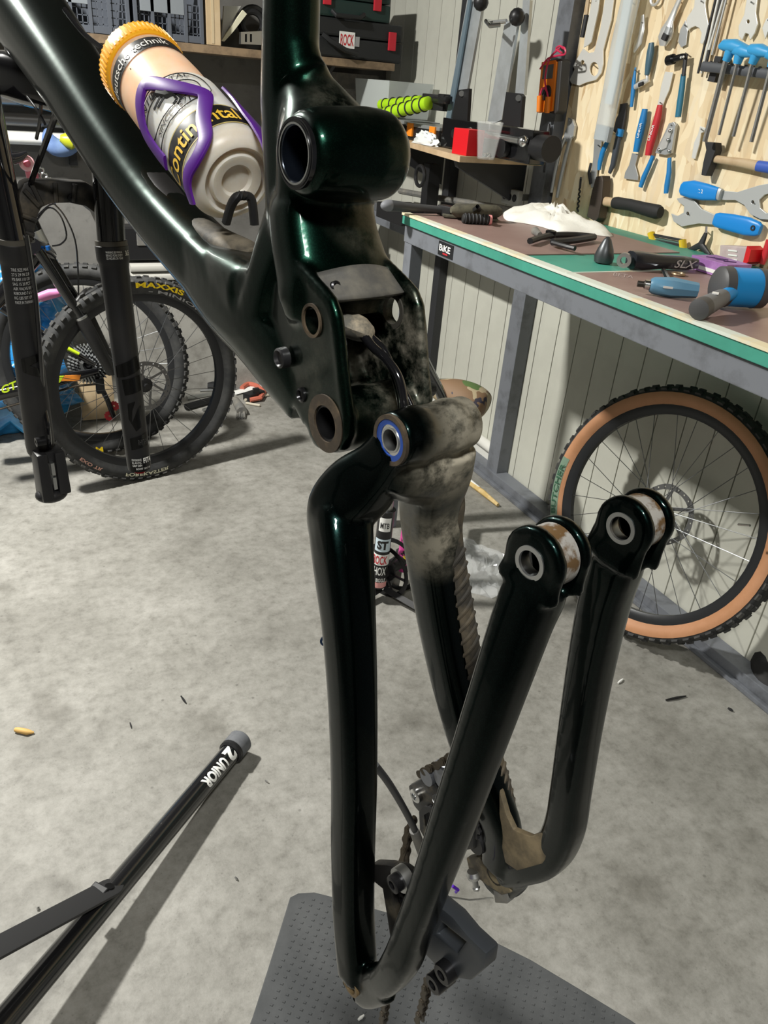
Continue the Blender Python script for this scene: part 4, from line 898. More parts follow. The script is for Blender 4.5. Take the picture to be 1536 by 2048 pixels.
obj('grip_end', MB().lathe(hc, d, [(l2 * .9, .0186), (l2 * .96, .0195), (l2 * 1.03, .0185), (l2 * 1.05, .010), (l2 * 1.05, 0)], 20), m_malg, gr)
q = hc + d * (l2 * .68) + Vector((-.006, -.004, .0165)); obj('badge', MB().box(q, (.014, .011, .002), Matrix.Rotation(.7, 3, 'Z')), m_white, gr, smooth=False)
lettering('print', 'BETA', planar(zp(1226, 551, .0006), zp(1266, 557, 0) - zp(1226, 551, 0), (zp(1228, 545, 0) - zp(1226, 551, 0))), mat('faded_print', (.42, .33, .31), .5), bt_)

# ------------------------------------------------------------------ wall shelf over the far end, with its load
ZS = 1.195
shp = [onZ(785, 275, ZS), onZ(920, 312, ZS), onZ(1085, 320, ZS)]
spts = [Vector((shp[0].x + .03, 3.5, ZS)), Vector((shp[0].x, shp[0].y, ZS)), Vector((shp[1].x, shp[1].y, ZS)), Vector((XW - .06, shp[2].y, ZS)), Vector((XW - .06, 3.5, ZS))]
shf = thing('wall_shelf', 'pale plywood wall shelf carrying the truing stand', 'shelf', (1.6, 2.8, 1.05))
obj('board', MB().prism([q - Vector((0, 0, .018)) for q in spts], (0, 0, .018)), mat('pale_plywood', (.55, .40, .25), .6, col2=(.45, .32, .19), nscale=12), shf, smooth=False, bevel=.001)
for yy in (2.36, 2.93): obj('bracket', MB().prism([Vector((XW - .06, yy, ZS - .019)), Vector((XW - .34, yy, ZS - .019)), Vector((XW - .33, yy, ZS - .04)), Vector((XW - .06, yy, ZS - .16))], (0, .02, 0)), m_dark, shf, smooth=False)
def sp(px, py, dz=0.): return onZ(px, py, ZS + dz)
# truing stand: black beam, two upright blades, two long grey arms
ts = thing('truing_stand', 'black wheel truing stand with two tall grey steel arms', 'truing stand', Vector((1.45, 2.42, ZS)))
XT = 1.47
def tsp(px, py, x=XT): return onX(px, py, x)
bb0, bb1 = tsp(880, 300), tsp(1060, 310)
zt = ZS
mid_y = (bb0.y + bb1.y) / 2
beam = obj('beam', MB().box((XT + .03, mid_y, ZS + .048), (.06, abs(bb0.y - bb1.y), .092)), m_gloss, ts, smooth=False, bevel=.002)
obj('knob', MB().lathe((XT - .002, bb1.y + .13, ZS + .035), (-1, 0, 0), [(0, 0), (0, .026), (.02, .028), (.022, .018), (.022, 0)], 10), m_black, ts)
obj('end_cap', MB().cyl((XT + .03, bb1.y + .01, ZS + .05), (XT + .03, bb1.y - .06, ZS + .05), .036, seg=18), m_black, ts)
obj('screw_rod', MB().cyl((XT - .012, bb0.y - .21, ZS + .062), (XT - .012, bb0.y - .50, ZS + .062), .011, seg=12), m_steel, ts)
for dy in (.21, .52): obj('ball_knob', MB().blob((XT - .014, bb0.y - dy, ZS + .062), (.016, .016, .016)), m_steel, ts)
obj('hole', MB().cyl((XT - .001, bb0.y - .08, ZS + .05), (XT + .004, bb0.y - .08, ZS + .05), .014, seg=16), m_black, ts)
def wallp(outl, x, th, hole=None): return MB().prism([onX(a, b, x) for a, b in outl], (th, 0, 0), [[onX(a, b, x) for a, b in h] for h in hole] if hole else None)
for ol, bp_ in (([(912, 190), (917, 180), (938, 177), (934, 247), (902, 247)], (923, 187)), ([(1012, 184), (1040, 187), (1045, 193), (1040, 255), (1003, 250)], (1037, 196))):
    bl_ = obj('blade', wallp(ol, XT + .01, .012), m_black, ts, smooth=False); obj('bolt', MB().cyl(onX(*bp_, XT + .012), onX(*bp_, XT + .004), .009, seg=12), m_steel, bl_)
m_galv = mat('galvanised_steel', (.50, .53, .54), .4, .7, col2=(.60, .64, .66), nscale=9)
for ol in ([(934, 0), (966, 0), (934, 180), (902, 245), (890, 245)], [(1010, 40), (1034, 48), (1003, 240), (985, 247), (975, 242)]):
    obj('arm', wallp(ol, XT + .034, .010), m_galv, ts, smooth=False, bevel=.001)
obj('arm', wallp([(1046, 0), (1060, 0), (1048, 190), (1030, 190)], XT + .05, .01), m_galv, ts, smooth=False)
obj('arm', wallp([(936, 0), (941, 0), (901, 240), (890, 245)], XT + .022, .006), mat('blue_grey_steel', (.22, .30, .36), .4, .6), ts, smooth=False)
obj('caliper_arm', MB().tube([onX(1013, 42, XT + .02), onX(985, 45, XT + .0), onX(972, 42, XT - .03), onX(980, 52, XT - .05), onX(1000, 50, XT - .02)], .006, 8), m_steel, ts)
obj('clamp_knob', MB().blob(onX(1034, 34, XT + .02), (.024, .024, .024), None, 10, 6), m_black, ts); obj('clamp_knob', MB().blob(onX(962, 5, XT + .02), (.024, .024, .024), None, 10, 6), m_black, ts)
# small things along the shelf
def sbox(name, p, size, rot, mt, label, cat, bevel=.002, par=None): return single(name, MB().box(Vector(p) + Vector((0, 0, size[2] / 2)), size, Matrix.Rotation(rot, 3, 'Z')), mt, label, cat, smooth=False, bevel=bevel)
q = onX(929, 300, 1.405); sbox('red_block', (q.x + .01, q.y, ZS), (.062, .085, .075), .05, mat('red_plastic', (.62, .006, .012), .45), 'plain bright red box on the shelf beside the clear cup', 'box')
q = onX(968, 300, 1.40); cupo = thing('plastic_cup', 'clear disposable cup holding small screws on the plywood shelf', 'cup', (q.x + .01, q.y, ZS))
m_clear = mat('clear_plastic', (.86, .88, .87), .12, alpha=.16, spec=.6)
obj('wall', MB().lathe(cupo.location, (0, 0, 1), [(.0, 0), (.0, .026), (.002, .027), (.10, .040), (.104, .041), (.104, .0385), (.100, .038), (.004, .025), (.004, 0)], 28), m_clear, cupo)
for i in range(6): obj('screw', MB().cyl(Vector(cupo.location) + Vector((random.uniform(-.012, .012), random.uniform(-.012, .012), .007)), Vector(cupo.location) + Vector((random.uniform(-.014, .014), random.uniform(-.014, .014), .016)), .003, seg=6), m_steel, cupo)
# organisers with orange latches
m_lid = mat('smoky_lid', (.20, .21, .21), .3); m_org = mat('orange_plastic', (.85, .26, .02), .45)
def organiser(p, size, rot, label, z0):
    t_ = thing('organiser_case', label, 'organiser', (p.x, p.y, z0), group='orange latched organisers on the shelf'); Rz = Matrix.Rotation(rot, 3, 'Z')
    def at(a, b, c): return Vector((p.x, p.y, z0)) + Rz @ Vector((a, b, c))
    obj('tray', MB().box(at(0, 0, size[2] * .38), (size[0], size[1], size[2] * .76), Rz), m_black, t_, smooth=False, bevel=.003)
    obj('lid', MB().box(at(0, 0, size[2] * .88), (size[0] * 1.02, size[1] * 1.02, size[2] * .22), Rz), m_lid, t_, smooth=False, bevel=.003)
    for s_ in (-.34, .34): obj('latch', MB().box(at(-size[0] / 2 - .004, size[1] * s_, size[2] * .6), (.008, size[1] * .16, size[2] * .75), Rz), m_org, t_, smooth=False, bevel=.001)
    return at
def org_px(x, p0, p1, ztop, dx, label):
    a, b = onX(*p0, x), onX(*p1, x); return organiser(Vector((x + dx / 2, (a.y + b.y) / 2, 0)), (dx, abs(a.y - b.y), ztop), 0, label, ZS)
org_px(1.515, (722, 260), (806, 262), .062, .16, 'black organiser with orange latches at the far end under the lime grips')
org_px(1.500, (812, 262), (878, 268), .060, .17, 'organiser with an orange latch behind the crumpled white bag')
# clear tub
q = Vector((1.60, onX(785, 190, 1.6).y, ZS + .0635)); tub = thing('storage_tub', 'clear plastic tub at the far end of the plywood shelf', 'tub', q)
def tubm(sx, sy, h, t_):
    mb = MB(); o1 = [(-sx, -sy), (sx, -sy), (sx, sy), (-sx, sy)]
    secs = [[q + Vector((a * k, b * k, z)) for a, b in o1] for k, z in ((.92, 0), (1, h), (1 - t_ / sx, h), (.92 - t_ / sx, .004))]
    return mb.loft(secs)
obj('shell', tubm(.10, .17, .13, .004), mat('frosted_plastic', (.62, .66, .64), .35, alpha=.55), tub, smooth=False)
# green and black spiral grips
m_lime = mat('lime_rubber', (.36, .62, .01), .5)
g0, g1 = onX(770, 226, 1.42), onX(858, 206, 1.46)
grip('spiral_grip', g0 + Vector((0, 0, -.004)), g1, .022, m_lime, 'lime green grip with black rings, nearer of two on the organisers', ribs=6, rmt=m_rubber, group='lime grips')
g0, g1 = onX(762, 210, 1.47), onX(842, 203, 1.50)
grip('spiral_grip', g0, g1, .020, m_lime, 'lime green grip with black rings, farther of two on the organisers', ribs=5, rmt=m_rubber, group='lime grips')
single('lever_clamp', MB().box(onX(875, 205, 1.5), (.05, .12, .05), Matrix.Rotation(.2, 3, 'Z')).box(onX(888, 198, 1.47), (.03, .04, .03)).cyl(onX(850, 200, 1.5), onX(895, 200, 1.46), .012, seg=10), m_black, 'black brake lever clamp lying behind the lime grips', 'lever', bevel=.004)
# crumpled white bag
bgm = MB(); bgm.blob(onX(853, 283, 1.46) + Vector((0, 0, -.004)), (.026, .085, .036), None, 22, 14, .5, 14)
for v in bgm.v: v.z = max(v.z, ZS + .001)
single('plastic_bag', bgm, mat('white_film', (.75, .77, .76), .3), 'crumpled white plastic bag against the black stand on the shelf', 'bag')
# dim clutter under the shelf along the wall
cl = thing('vice', 'dark bench vice clutter on the ledge under the plywood shelf', 'vice', (XW - .2, 3.0, .80))
obj('ledge_beam', MB().box((XW - .14, 2.95, .86), (.12, 1.15, .05)), m_post, cl, smooth=False, bevel=.003)
obj('post', MB().box((XW - .16, 2.84, .99), (.05, .05, .26)), m_black, cl, smooth=False); obj('jaw', MB().box((XW - .2, 2.95, .92), (.16, .24, .06)), m_black, cl, smooth=False, bevel=.005)
obj('loop_handle', MB().torus(onX(840, 352, XW - .25), (1, 0, 0), .035, .007, 24, 8), m_black, cl)
obj('cable_run', MB().tube([onX(800, 382, XW - .09), onX(900, 400, XW - .09), onX(1000, 416, XW - .09), onX(1090, 436, XW - .09)], .012, 8), m_greyplate, cl)
sk = onX(1024, 394, XW - .10); so_ = thing('socket_strip', 'grey power socket strip on the ledge behind the khaki pouch', 'socket', sk - Vector((0, 0, .05)))
obj('housing', MB().box(sk, (.02, .10, .05)), mat('socket_grey', (.30, .30, .28), .5), so_, smooth=False, bevel=.003)
for i in (-1, 0, 1): obj('outlet', MB().cyl(sk + Vector((-.009, i * .03, 0)), sk + Vector((-.012, i * .03, 0)), .012, seg=14), m_black, so_)
obj('stem', MB().box(sk + Vector((.05, 0, 0)), (.09, .02, .02)), MATS['socket_grey'], so_, smooth=False)
# ------------------------------------------------------------------ tools hung on the strand board (each hangs on its own nail)
m_chrome = mat('polished_chrome', (.80, .80, .78), .3, .6); m_wht = mat('zinc_white_steel', (.80, .80, .76), .35, .35)
m_tool = mat('grey_tool_steel', (.48, .50, .51), .4, .6); m_tblu = mat('tool_blue', (.015, .20, .50), .4); m_tblk = mat('tool_black', (.025, .025, .028), .5)
m_tred = mat('tool_red', (.55, .03, .04), .4); m_wood = mat('ash_handle', (.56, .42, .26), .55, col2=(.48, .34, .20), nscale=20); m_navy = mat('navy_handle', (.02, .10, .20), .45)
GAP = .005
def wt(path, rpx, x, seg=12, flat=.7, sq=2.2):            # rounded handle lying in a plane parallel to the board
    P = [onX(a, b, x) for a, b in path]; r = [(q * dep(p) / FPX) for q, p in zip(rpx, P)]
    return MB().tube(P, [(a * flat, a) if False else (a, a * flat) for a in r], seg, up=Vector((1, 0, 0)), sq=sq)
def wthing(name, label, cat, px, group=None): p = onX(*px, XO - .01); return thing(name, label, cat, p, group=group)
def wplate(name, outl, mt, par, x=None, th=.004, hole=None, bevel=.0008): return obj(name, wallp(outl, (XO - GAP - th) if x is None else x, th, hole), mt, par, smooth=False, bevel=bevel)
def nail(par, px): obj('nail', MB().cyl(onX(*px, XO - .018), onX(*px, XO + .004), .0016, seg=6), m_steel, par)
def circ_px(c, rx, ry, n=14): return [(c[0] + rx * math.cos(2 * math.pi * i / n), c[1] + ry * math.sin(2 * math.pi * i / n)) for i in range(n)]
XH = XO - .016
# big ring spanner and the chain whip bar left of the plastic sleeve
t = wthing('lockring_spanner', 'large white steel spanner with round ring head left of the plastic sleeve', 'spanner', (1190, 60)); nail(t, (1187, 130))
wplate('body', [(1214, -30), (1231, -30), (1222, 40), (1206, 100), (1206, 128), (1202, 146), (1191, 160), (1172, 165), (1158, 171), (1143, 167), (1139, 160), (1149, 139), (1146, 132), (1151, 122), (1166, 97), (1177, 106), (1188, 104), (1200, 60)], m_wht, t, hole=[circ_px((1188, 138), 9, 14), circ_px((1165, 125), 3.5, 5)])
t = wthing('chain_whip', 'flat white steel bar with stepped end beside the ring spanner', 'chain whip', (1180, 40)); nail(t, (1192, 2))
wplate('bar', [(1189, -30), (1202, -30), (1196, 20), (1182, 84), (1176, 90), (1167, 95), (1170, 70), (1180, 20)], m_wht, t, x=XO - GAP - .012)
t = wthing('rod_tool', 'slim cream rod with a black tip at the board edge by the post', 'rod', (1168, 40)); nail(t, (1176, 2))
obj('rod', wt([(1180, -30), (1173, 30)], [5, 4.5], XH), m_wood, t); obj('tip', wt([(1173, 30), (1164, 75)], [6, 5.5], XH), m_tblk, t)
# translucent sleeve with a bar in it
t = wthing('plastic_sleeve', 'long translucent plastic sleeve hanging over the tools with a grey bar inside', 'sleeve', (1230, 140))
a, b, c, d = onX(1268, -30, XO - .045), onX(1240, 90, XO - .045), onX(1222, 190, XO - .045), onX(1204, 280, XO - .045)
slv = mat('hazy_film', (.66, .72, .74), .22, alpha=.5, spec=.6)
obj('film', MB().tube([a, b, c, d], [(.031, .016)] * 4, 16, up=Vector((1, 0, 0)), cap=False, sq=3), slv, t)
obj('insert', MB().tube([onX(1262, -30, XO - .045), onX(1226, 170, XO - .045), onX(1217, 208, XO - .045)], [(.017, .004)] * 3, 10, up=Vector((1, 0, 0)), sq=5), mat('white_insert', (.75, .80, .80), .3), t)
obj('end_fold', MB().tube([onX(1211, 252, XO - .045), onX(1204, 281, XO - .045)], [(.032, .014), (.033, .012)], 14, up=Vector((1, 0, 0)), sq=3), mat('folded_film', (.42, .46, .48), .3, alpha=.8), t); nail(t, (1260, 2))
t = wthing('chain_whip', 'grey steel blade with dark notches poking out below the plastic sleeve', 'chain whip', (1190, 330)); nail(t, (1196, 290))
wplate('blade', [(1189, 270), (1204, 270), (1199, 310), (1194, 340), (1190, 372), (1182, 376), (1180, 352), (1186, 320)], m_tool, t)
obj('chain_piece', wt([(1182, 326), (1178, 345), (1181, 368)], [3, 3.5, 3], XO - .012, 8), m_tblk, t)
# blue and black cutters
t = wthing('cable_cutter', 'black cable cutter with one blue and one dark handle under the sleeve edge', 'pliers', (1228, 270)); nail(t, (1236, 272))
wplate('jaw', [(1240, 208), (1252, 206), (1250, 235), (1245, 262), (1236, 270), (1226, 262), (1232, 238), (1237, 228)], m_tblk, t, th=.008)
obj('collar', wt([(1242, 258), (1238, 272)], [8, 9], XO - .015), m_tblu, t)
obj('handle', wt([(1238, 270), (1232, 300), (1226, 330), (1219, 346)], [7, 7.5, 6.5, 4], XO - .014), mat('slate_handle', (.05, .06, .075), .45), t)
obj('handle', wt([(1214, 284), (1205, 305), (1200, 325), (1198, 340)], [5, 6, 5.5, 4], XO - .014), m_tblu, t)
# slim blue knife, elbow ratchet handle, chrome spoon
t = wthing('tyre_lever', 'slim blue lever hanging right of the plastic sleeve', 'lever', (1265, 175)); nail(t, (1270, 140))
obj('blade', wt([(1271, 135), (1268, 160), (1266, 185), (1263, 214)], [2, 4.5, 5, 3.5], XO - .012), m_tblu, t)
t = wthing('crank_tool', 'dark teal handle with chrome elbow end on the upper board', 'wrench', (1295, 130)); nail(t, (1301, 90))
obj('handle', wt([(1303, 86), (1301, 105), (1297, 130), (1294, 150)], [6, 8.5, 7.5, 5.5], XO - .016), mat('teal_handle', (.06, .13, .18), .4), t)
obj('elbow', wt([(1294, 150), (1296, 160), (1284, 166), (1270, 174)], [4, 5.5, 6, 5], XO - .014), m_chrome, t)
obj('bit', wt([(1286, 167), (1278, 170)], [4, 4], XO - .022), m_tblk, t)
t = wthing('spoon_lever', 'curved chrome lever half behind the plastic sleeve', 'lever', (1278, 80)); nail(t, (1284, 45))
obj('body', wt([(1286, 30), (1284, 60), (1279, 85), (1268, 104)], [4, 7, 7, 2.5], XO - .012, flat=.4), m_chrome, t)
t = wthing('ring_end', 'chrome open ring end at the top of the board', 'spanner', (1310, 5)); nail(t, (1310, -8))
obj('ring', MB().torus(onX(1311, -4, XO - .012), (1, 0, 0), .016, .004, 24, 8), m_chrome, t)
# ratchet
t = wthing('ratchet', 'chrome ratchet with oval black-cored head on the upper board', 'ratchet', (1340, 40)); nail(t, (1358, 2))
obj('handle', wt([(1372, -30), (1352, 15), (1341, 42), (1335, 60), (1330, 76), (1326, 92)], [6, 6.5, 9, 17, 18, 9], XO - .016, 16, .5), m_chrome, t)
obj('selector', wt([(1338, 54), (1332, 72)], [8, 9], XO - .026, 14, .4), m_tool, t); obj('drive', wt([(1333, 68), (1328, 80)], [8, 8], XO - .030, 10), m_tblk, t)
# broad white cone wrench with a grey one behind
t = wthing('cone_wrench', 'broad white open-jaw wrench hanging head down above the red scraper', 'wrench', (1395, 40)); nail(t, (1402, 2))
wplate('body', [(1392, -30), (1416, -30), (1410, 8), (1412, 26), (1417, 50), (1414, 70), (1405, 88), (1400, 86), (1403, 66), (1398, 56), (1390, 52), (1381, 56), (1375, 62), (1372, 48), (1374, 36), (1388, 14)], m_wht, t)
t = wthing('cone_wrench', 'grey wrench overlapping the broad white wrench', 'wrench', (1366, 70)); nail(t, (1369, 50))
wplate('body', [(1371, 40), (1375, 62), (1372, 90), (1362, 95), (1356, 84), (1360, 60)], m_tool, t, x=XO - GAP - .002, th=.002)
# small blue-handled hammer
t = wthing('hammer', 'small hammer with black head and teal blue handle', 'hammer', (1362, 170)); nail(t, (1371, 106))
obj('head', MB().lathe(onX(1336, 121, XO - .022), onX(1386, 108, XO - .022) - onX(1336, 121, XO - .022), [(0, 0), (0, .0125), (.020, .0125), (.024, .008), (.05, .008), (.062, .006), (.064, 0)], 16), m_boltb, t)
obj('neck', wt([(1372, 108), (1367, 152)], [4.5, 4.5], XO - .020, 10), m_tblk, t)
obj('handle', wt([(1367, 148), (1364, 175), (1360, 205), (1356, 234)], [5.5, 6.5, 7, 6.5], XO - .018), mat('teal_blue_handle', (.02, .16, .26), .45), t)
for q in ((1362, 115), (1367, 114)): obj('rivet', MB().blob(onX(*q, XO - .030), (.003, .003, .003), None, 8, 6), m_white, t)
# red handled scraper, blue handled scraper
t = wthing('scraper', 'red handled scraper with broad white blade', 'scraper', (1315, 230)); nail(t, (1320, 205))
wplate('blade', [(1330, 143), (1346, 145), (1338, 180), (1330, 198), (1324, 214), (1314, 212), (1318, 196), (1322, 172)], m_wht, t, th=.003)
hd = obj('handle', wt([(1320, 210), (1316, 232), (1308, 262), (1300, 290), (1296, 311)], [6, 8, 9, 8.5, 7], XO - .015), m_tred, t)
lettering('print', 'UNIOR', planar(onX(1299, 282, XO - .0245), onX(1309, 250, XO - .0245) - onX(1299, 282, XO - .0245), onX(1295, 280, XO - .0245) - onX(1299, 282, XO - .0245)), m_white, hd, .02)
t = wthing('scraper', 'blue handled scraper with flared grey blade end', 'scraper', (1275, 280)); nail(t, (1288, 226))
hd = obj('handle', wt([(1290, 218), (1286, 240), (1279, 270), (1272, 304)], [6.5, 8.5, 9, 7], XO - .015), m_tblu, t)
lettering('print', 'UNIOR', planar(onX(1277, 276, XO - .0245), onX(1284, 246, XO - .0245) - onX(1277, 276, XO - .0245), onX(1273, 275, XO - .0245) - onX(1277, 276, XO - .0245)), m_white, hd, .02)
wplate('blade', [(1264, 306), (1276, 308), (1270, 330), (1276, 352), (1275, 361), (1248, 357), (1250, 345), (1258, 330)], m_tool, t, th=.003)
# steel pliers with long blue handles
t = wthing('chain_pliers', 'chrome compound pliers with two blue handles spread apart', 'pliers', (1330, 300)); nail(t, (1342, 250))
wplate('jaw', [(1338, 246), (1347, 244), (1351, 250), (1347, 275), (1342, 306), (1330, 310), (1310, 306), (1314, 296), (1326, 272)], m_tool, t, th=.009)
wplate('link_plate', [(1337, 256), (1344, 258), (1332, 296), (1318, 302), (1316, 296)], m_chrome, t, x=XO - .018, th=.004)
for q in ((1340, 262), (1336, 280), (1318, 300), (1338, 302)): obj('rivet', MB().blob(onX(*q, XO - .019), (.004, .005, .005), None, 8, 6), m_steel, t)
obj('handle', wt([(1306, 312), (1298, 332), (1288, 354), (1281, 374)], [4.5, 5.5, 6, 5], XO - .014), m_tblu, t); obj('handle', wt([(1339, 316), (1338, 345), (1334, 370), (1332, 387)], [4.5, 5.5, 6, 5], XO - .014), m_tblu, t)
# heavy dark hammer
t = wthing('hammer', 'heavy dark hammer with beige neck and black rubber grip', 'hammer', (1235, 410)); nail(t, (1200, 396))
wplate('head', [(1192, 353), (1204, 351), (1206, 362), (1203, 400), (1196, 436), (1190, 444), (1173, 433), (1178, 410), (1184, 380)], mat('brown_iron', (.075, .06, .05), .5, .5), t, x=XO - .040, th=.032, bevel=.003)
obj('neck', wt([(1192, 400), (1230, 406)], [8.5, 9], XO - .024, 14, .8), m_wood, t)
obj('grip', wt([(1228, 405), (1234, 406), (1262, 410), (1290, 418), (1315, 424), (1321, 425)], [10, 11.5, 11, 12.5, 14, 11], XO - .024, 16, .85), m_rubber, t)
t = wthing('drill_bit', 'thin black twist drill hanging left of the dark hammer', 'drill bit', (1157, 390)); nail(t, (1162, 356))
obj('shank', wt([(1162, 354), (1160, 375)], [2.5, 2.5], XO - .010, 8), m_tblk, t)
P = [onX(1160 - 5 * i / 24, 375 + 48 * i / 24, XO - .010) + Vector((.002 * math.cos(i * 1.3), .003 * math.sin(i * 1.3), 0)) for i in range(25)]; obj('twist', MB().tube(P, .0028, 6), m_tblk, t)
# slip-joint pliers at the board edge
t = wthing('slip_joint_pliers', 'chrome slip-joint pliers hanging beside the grey post', 'pliers', (1122, 300)); nail(t, (1139, 240))
wplate('jaw', [(1136, 235), (1144, 238), (1149, 252), (1146, 272), (1136, 285), (1126, 280), (1130, 262), (1134, 254)], m_tool, t, th=.009)
obj('handle', wt([(1130, 276), (1120, 300), (1110, 345), (1103, 385)], [4.5, 4.5, 4.5, 4], XO - .014), m_tool, t); obj('handle', wt([(1142, 272), (1132, 310), (1122, 355), (1114, 395)], [4.5, 5, 4.5, 4], XO - .012), m_tool, t)
# rack of T-handled hex keys
t = wthing('hex_key_rack', 'black rack bar holding blue T-handled hex keys', 'tool rack', (1470, 140))
obj('bar', wt([(1408, 133), (1545, 149)], [9, 9], XO - .045, 10, 1., 4), mat('rack_grey', (.075, .08, .09), .5), t)
for q in ((1432, 138), (1520, 148)): obj('standoff', MB().cyl(onX(*q, XO - .045), onX(*q, XO + .002), .008, seg=8), m_tblk, t)
wplate('end_block', [(1430, 112), (1443, 113), (1428, 165), (1414, 162)], m_tblk, t, x=XO - .035, th=.03)
for i in range(9): obj('clip', MB().blob(onX(1422 + i * 14, 125 + i * 1.6, XO - .045), (.005, .005, .004), None, 8, 5), m_tblk, t)
m_sky = mat('sky_blue_plastic', (.05, .38, .75), .4)
for i, (h0, h1, s0, s1, sh, lab) in enumerate((((1440, 93), (1500, 100), (1452, 122), (1410, 283), 6.5, 'leftmost blue T-handled hex key in the black rack'), ((1466, 103), (1510, 108), (1474, 128), (1438, 270), 3.6, 'second blue T-handled hex key from the left in the rack'),
                                              ((1494, 102), (1548, 108), (1504, 128), (1467, 273), 4.2, 'third blue T-handled hex key from the left in the rack'), ((1532, 112), (1580, 118), (1542, 135), (1503, 284), 4.8, 'blue T-handled hex key at the right end of the rack'))):
    k = wthing('hex_key', lab, 'hex key', s0, 'T-handled hex keys in the rack'); xk = XO - .045 - .012
    obj('handle', wt([h0, (h0[0] + 8, h0[1] - 3), ((h0[0] + h1[0]) / 2, h0[1] - 1), h1], [5, 10, 12, 6], xk - .012, 14, 1.), m_sky, k)
    obj('stem', wt([((h0[0] + h1[0]) / 2 - 8, h0[1] + 6), s0], [11, 8], xk - .010, 12, .9), m_sky, k)
    obj('shaft', MB().tube([onX(*s0, xk - .01), onX(*s1, xk - .002)], sh * .0011, 6), m_steel, k)
# bundle of long rods
t = wthing('rod_bundle', 'bundle of long thin steel rods leaning across the board', 'rods', (1425, 70)); nail(t, (1446, 2))
for i, (a, b, mt) in enumerate((((1438, -30), (1396, 147), m_tblk), ((1443, -30), (1403, 147), m_wht), ((1449, -30), (1410, 140), m_tblk), ((1455, -30), (1418, 100), m_wht), ((1460, -30), (1424, 110), m_tool), ((1466, -30), (1430, 120), m_wood))):
    obj('rod', MB().cyl(onX(*a, XO - .012 - .004 * (i % 2)), onX(*b, XO - .012 - .004 * (i % 2)), .0032, seg=8), mt, t)
t = wthing('open_wrench', 'white open-end wrench hanging above the hex key rack', 'wrench', (1498, 40)); nail(t, (1502, 4))
wplate('body', [(1498, -30), (1518, -30), (1511, 25), (1515, 48), (1509, 66), (1500, 80), (1497, 68), (1490, 66), (1484, 80), (1477, 72), (1477, 52), (1488, 30)], m_wht, t, hole=[circ_px((1496, 43), 3, 4)])
t = wthing('open_wrench', 'pale wrench end cut by the right picture edge', 'wrench', (1530, 60)); nail(t, (1536, 40))
wplate('body', [(1524, 56), (1532, 38), (1560, 20), (1575, 30), (1550, 60), (1542, 78), (1536, 62), (1530, 78)], m_wht, t)
# carpenter hammer with blue butt
t = wthing('hammer', 'hammer with black wedge head, wooden handle and blue end', 'hammer', (1460, 325)); nail(t, (1422, 306))
wplate('head', [(1409, 283), (1430, 285), (1431, 300), (1420, 330), (1411, 352), (1402, 350), (1406, 325), (1412, 300)], m_tblk, t, x=XO - .032, th=.024, bevel=.002)
obj('handle', wt([(1418, 316), (1450, 321), (1490, 327), (1520, 333)], [7, 7.5, 9, 10], XO - .020, 14, .8), m_wood, t)
obj('butt', wt([(1516, 332), (1550, 337), (1590, 343)], [10.3, 11, 12], XO - .020, 14, .8), mat('royal_blue_paint', (.05, .12, .50), .45), t)
t = wthing('small_spanner', 'pale thin spanner left of the wedge-headed hammer', 'spanner', (1398, 290)); nail(t, (1402, 258))
wplate('body', [(1400, 252), (1411, 256), (1408, 264), (1402, 266), (1398, 290), (1390, 318), (1383, 316), (1388, 285), (1396, 268)], m_wht, t, th=.003)
# the two blue headset wrenches
m_azure = mat('azure_grip', (.012, .25, .70), .35); m_silver = mat('silver_wrench', (.55, .57, .57), .42, .5)
t = wthing('headset_wrench', 'silver wrench with blue grip at left and open jaw at right', 'wrench', (1440, 385)); nail(t, (1505, 404))
wplate('plate', [(1438, 376), (1450, 382), (1475, 384), (1500, 376), (1520, 370), (1545, 366), (1560, 372), (1545, 384), (1528, 390), (1518, 400), (1520, 416), (1532, 426), (1548, 424), (1560, 430), (1545, 440), (1520, 438), (1500, 428), (1488, 410), (1470, 400), (1448, 400), (1436, 398)], m_silver, t, th=.005, hole=[circ_px((1505, 404), 3, 3.5)])
g_ = obj('grip', wt([(1362, 376), (1366, 377), (1385, 379), (1410, 384), (1436, 388)], [8, 13, 17, 16, 12], XO - .016, 16, .45, 3), m_azure, t)
lettering('print', 'UNIOR 2', planar(onX(1378, 384, XO - .0255), onX(1405, 387, XO - .0255) - onX(1378, 384, XO - .0255), onX(1379, 376, XO - .0255) - onX(1378, 384, XO - .0255)), m_white, g_, .02)
obj('collar', wt([(1434, 387), (1442, 389)], [11.5, 11], XO - .015, 12, .45, 3), m_silver, t)
t = wthing('headset_wrench', 'silver wrench with open jaw at left and blue grip at right', 'wrench', (1430, 430)); nail(t, (1375, 427))
wplate('plate', [(1353, 397), (1372, 393), (1387, 400), (1403, 418), (1430, 430), (1434, 450), (1397, 447), (1363, 453), (1347, 443), (1342, 427), (1355, 432), (1367, 425), (1368, 412), (1358, 405)], m_silver, t, th=.005, hole=[circ_px((1375, 427), 3, 3.5)])
g_ = obj('grip', wt([(1430, 438), (1436, 440), (1465, 446), (1495, 453), (1515, 458), (1521, 460)], [11, 14, 16.5, 17.5, 14, 10], XO - .016, 16, .45, 3), m_azure, t)
obj('eyelet', MB().ring(onX(1506, 456, XO - .024), (1, 0, 0), .003, .0065, -.002, .004, 18), m_tblk, g_)
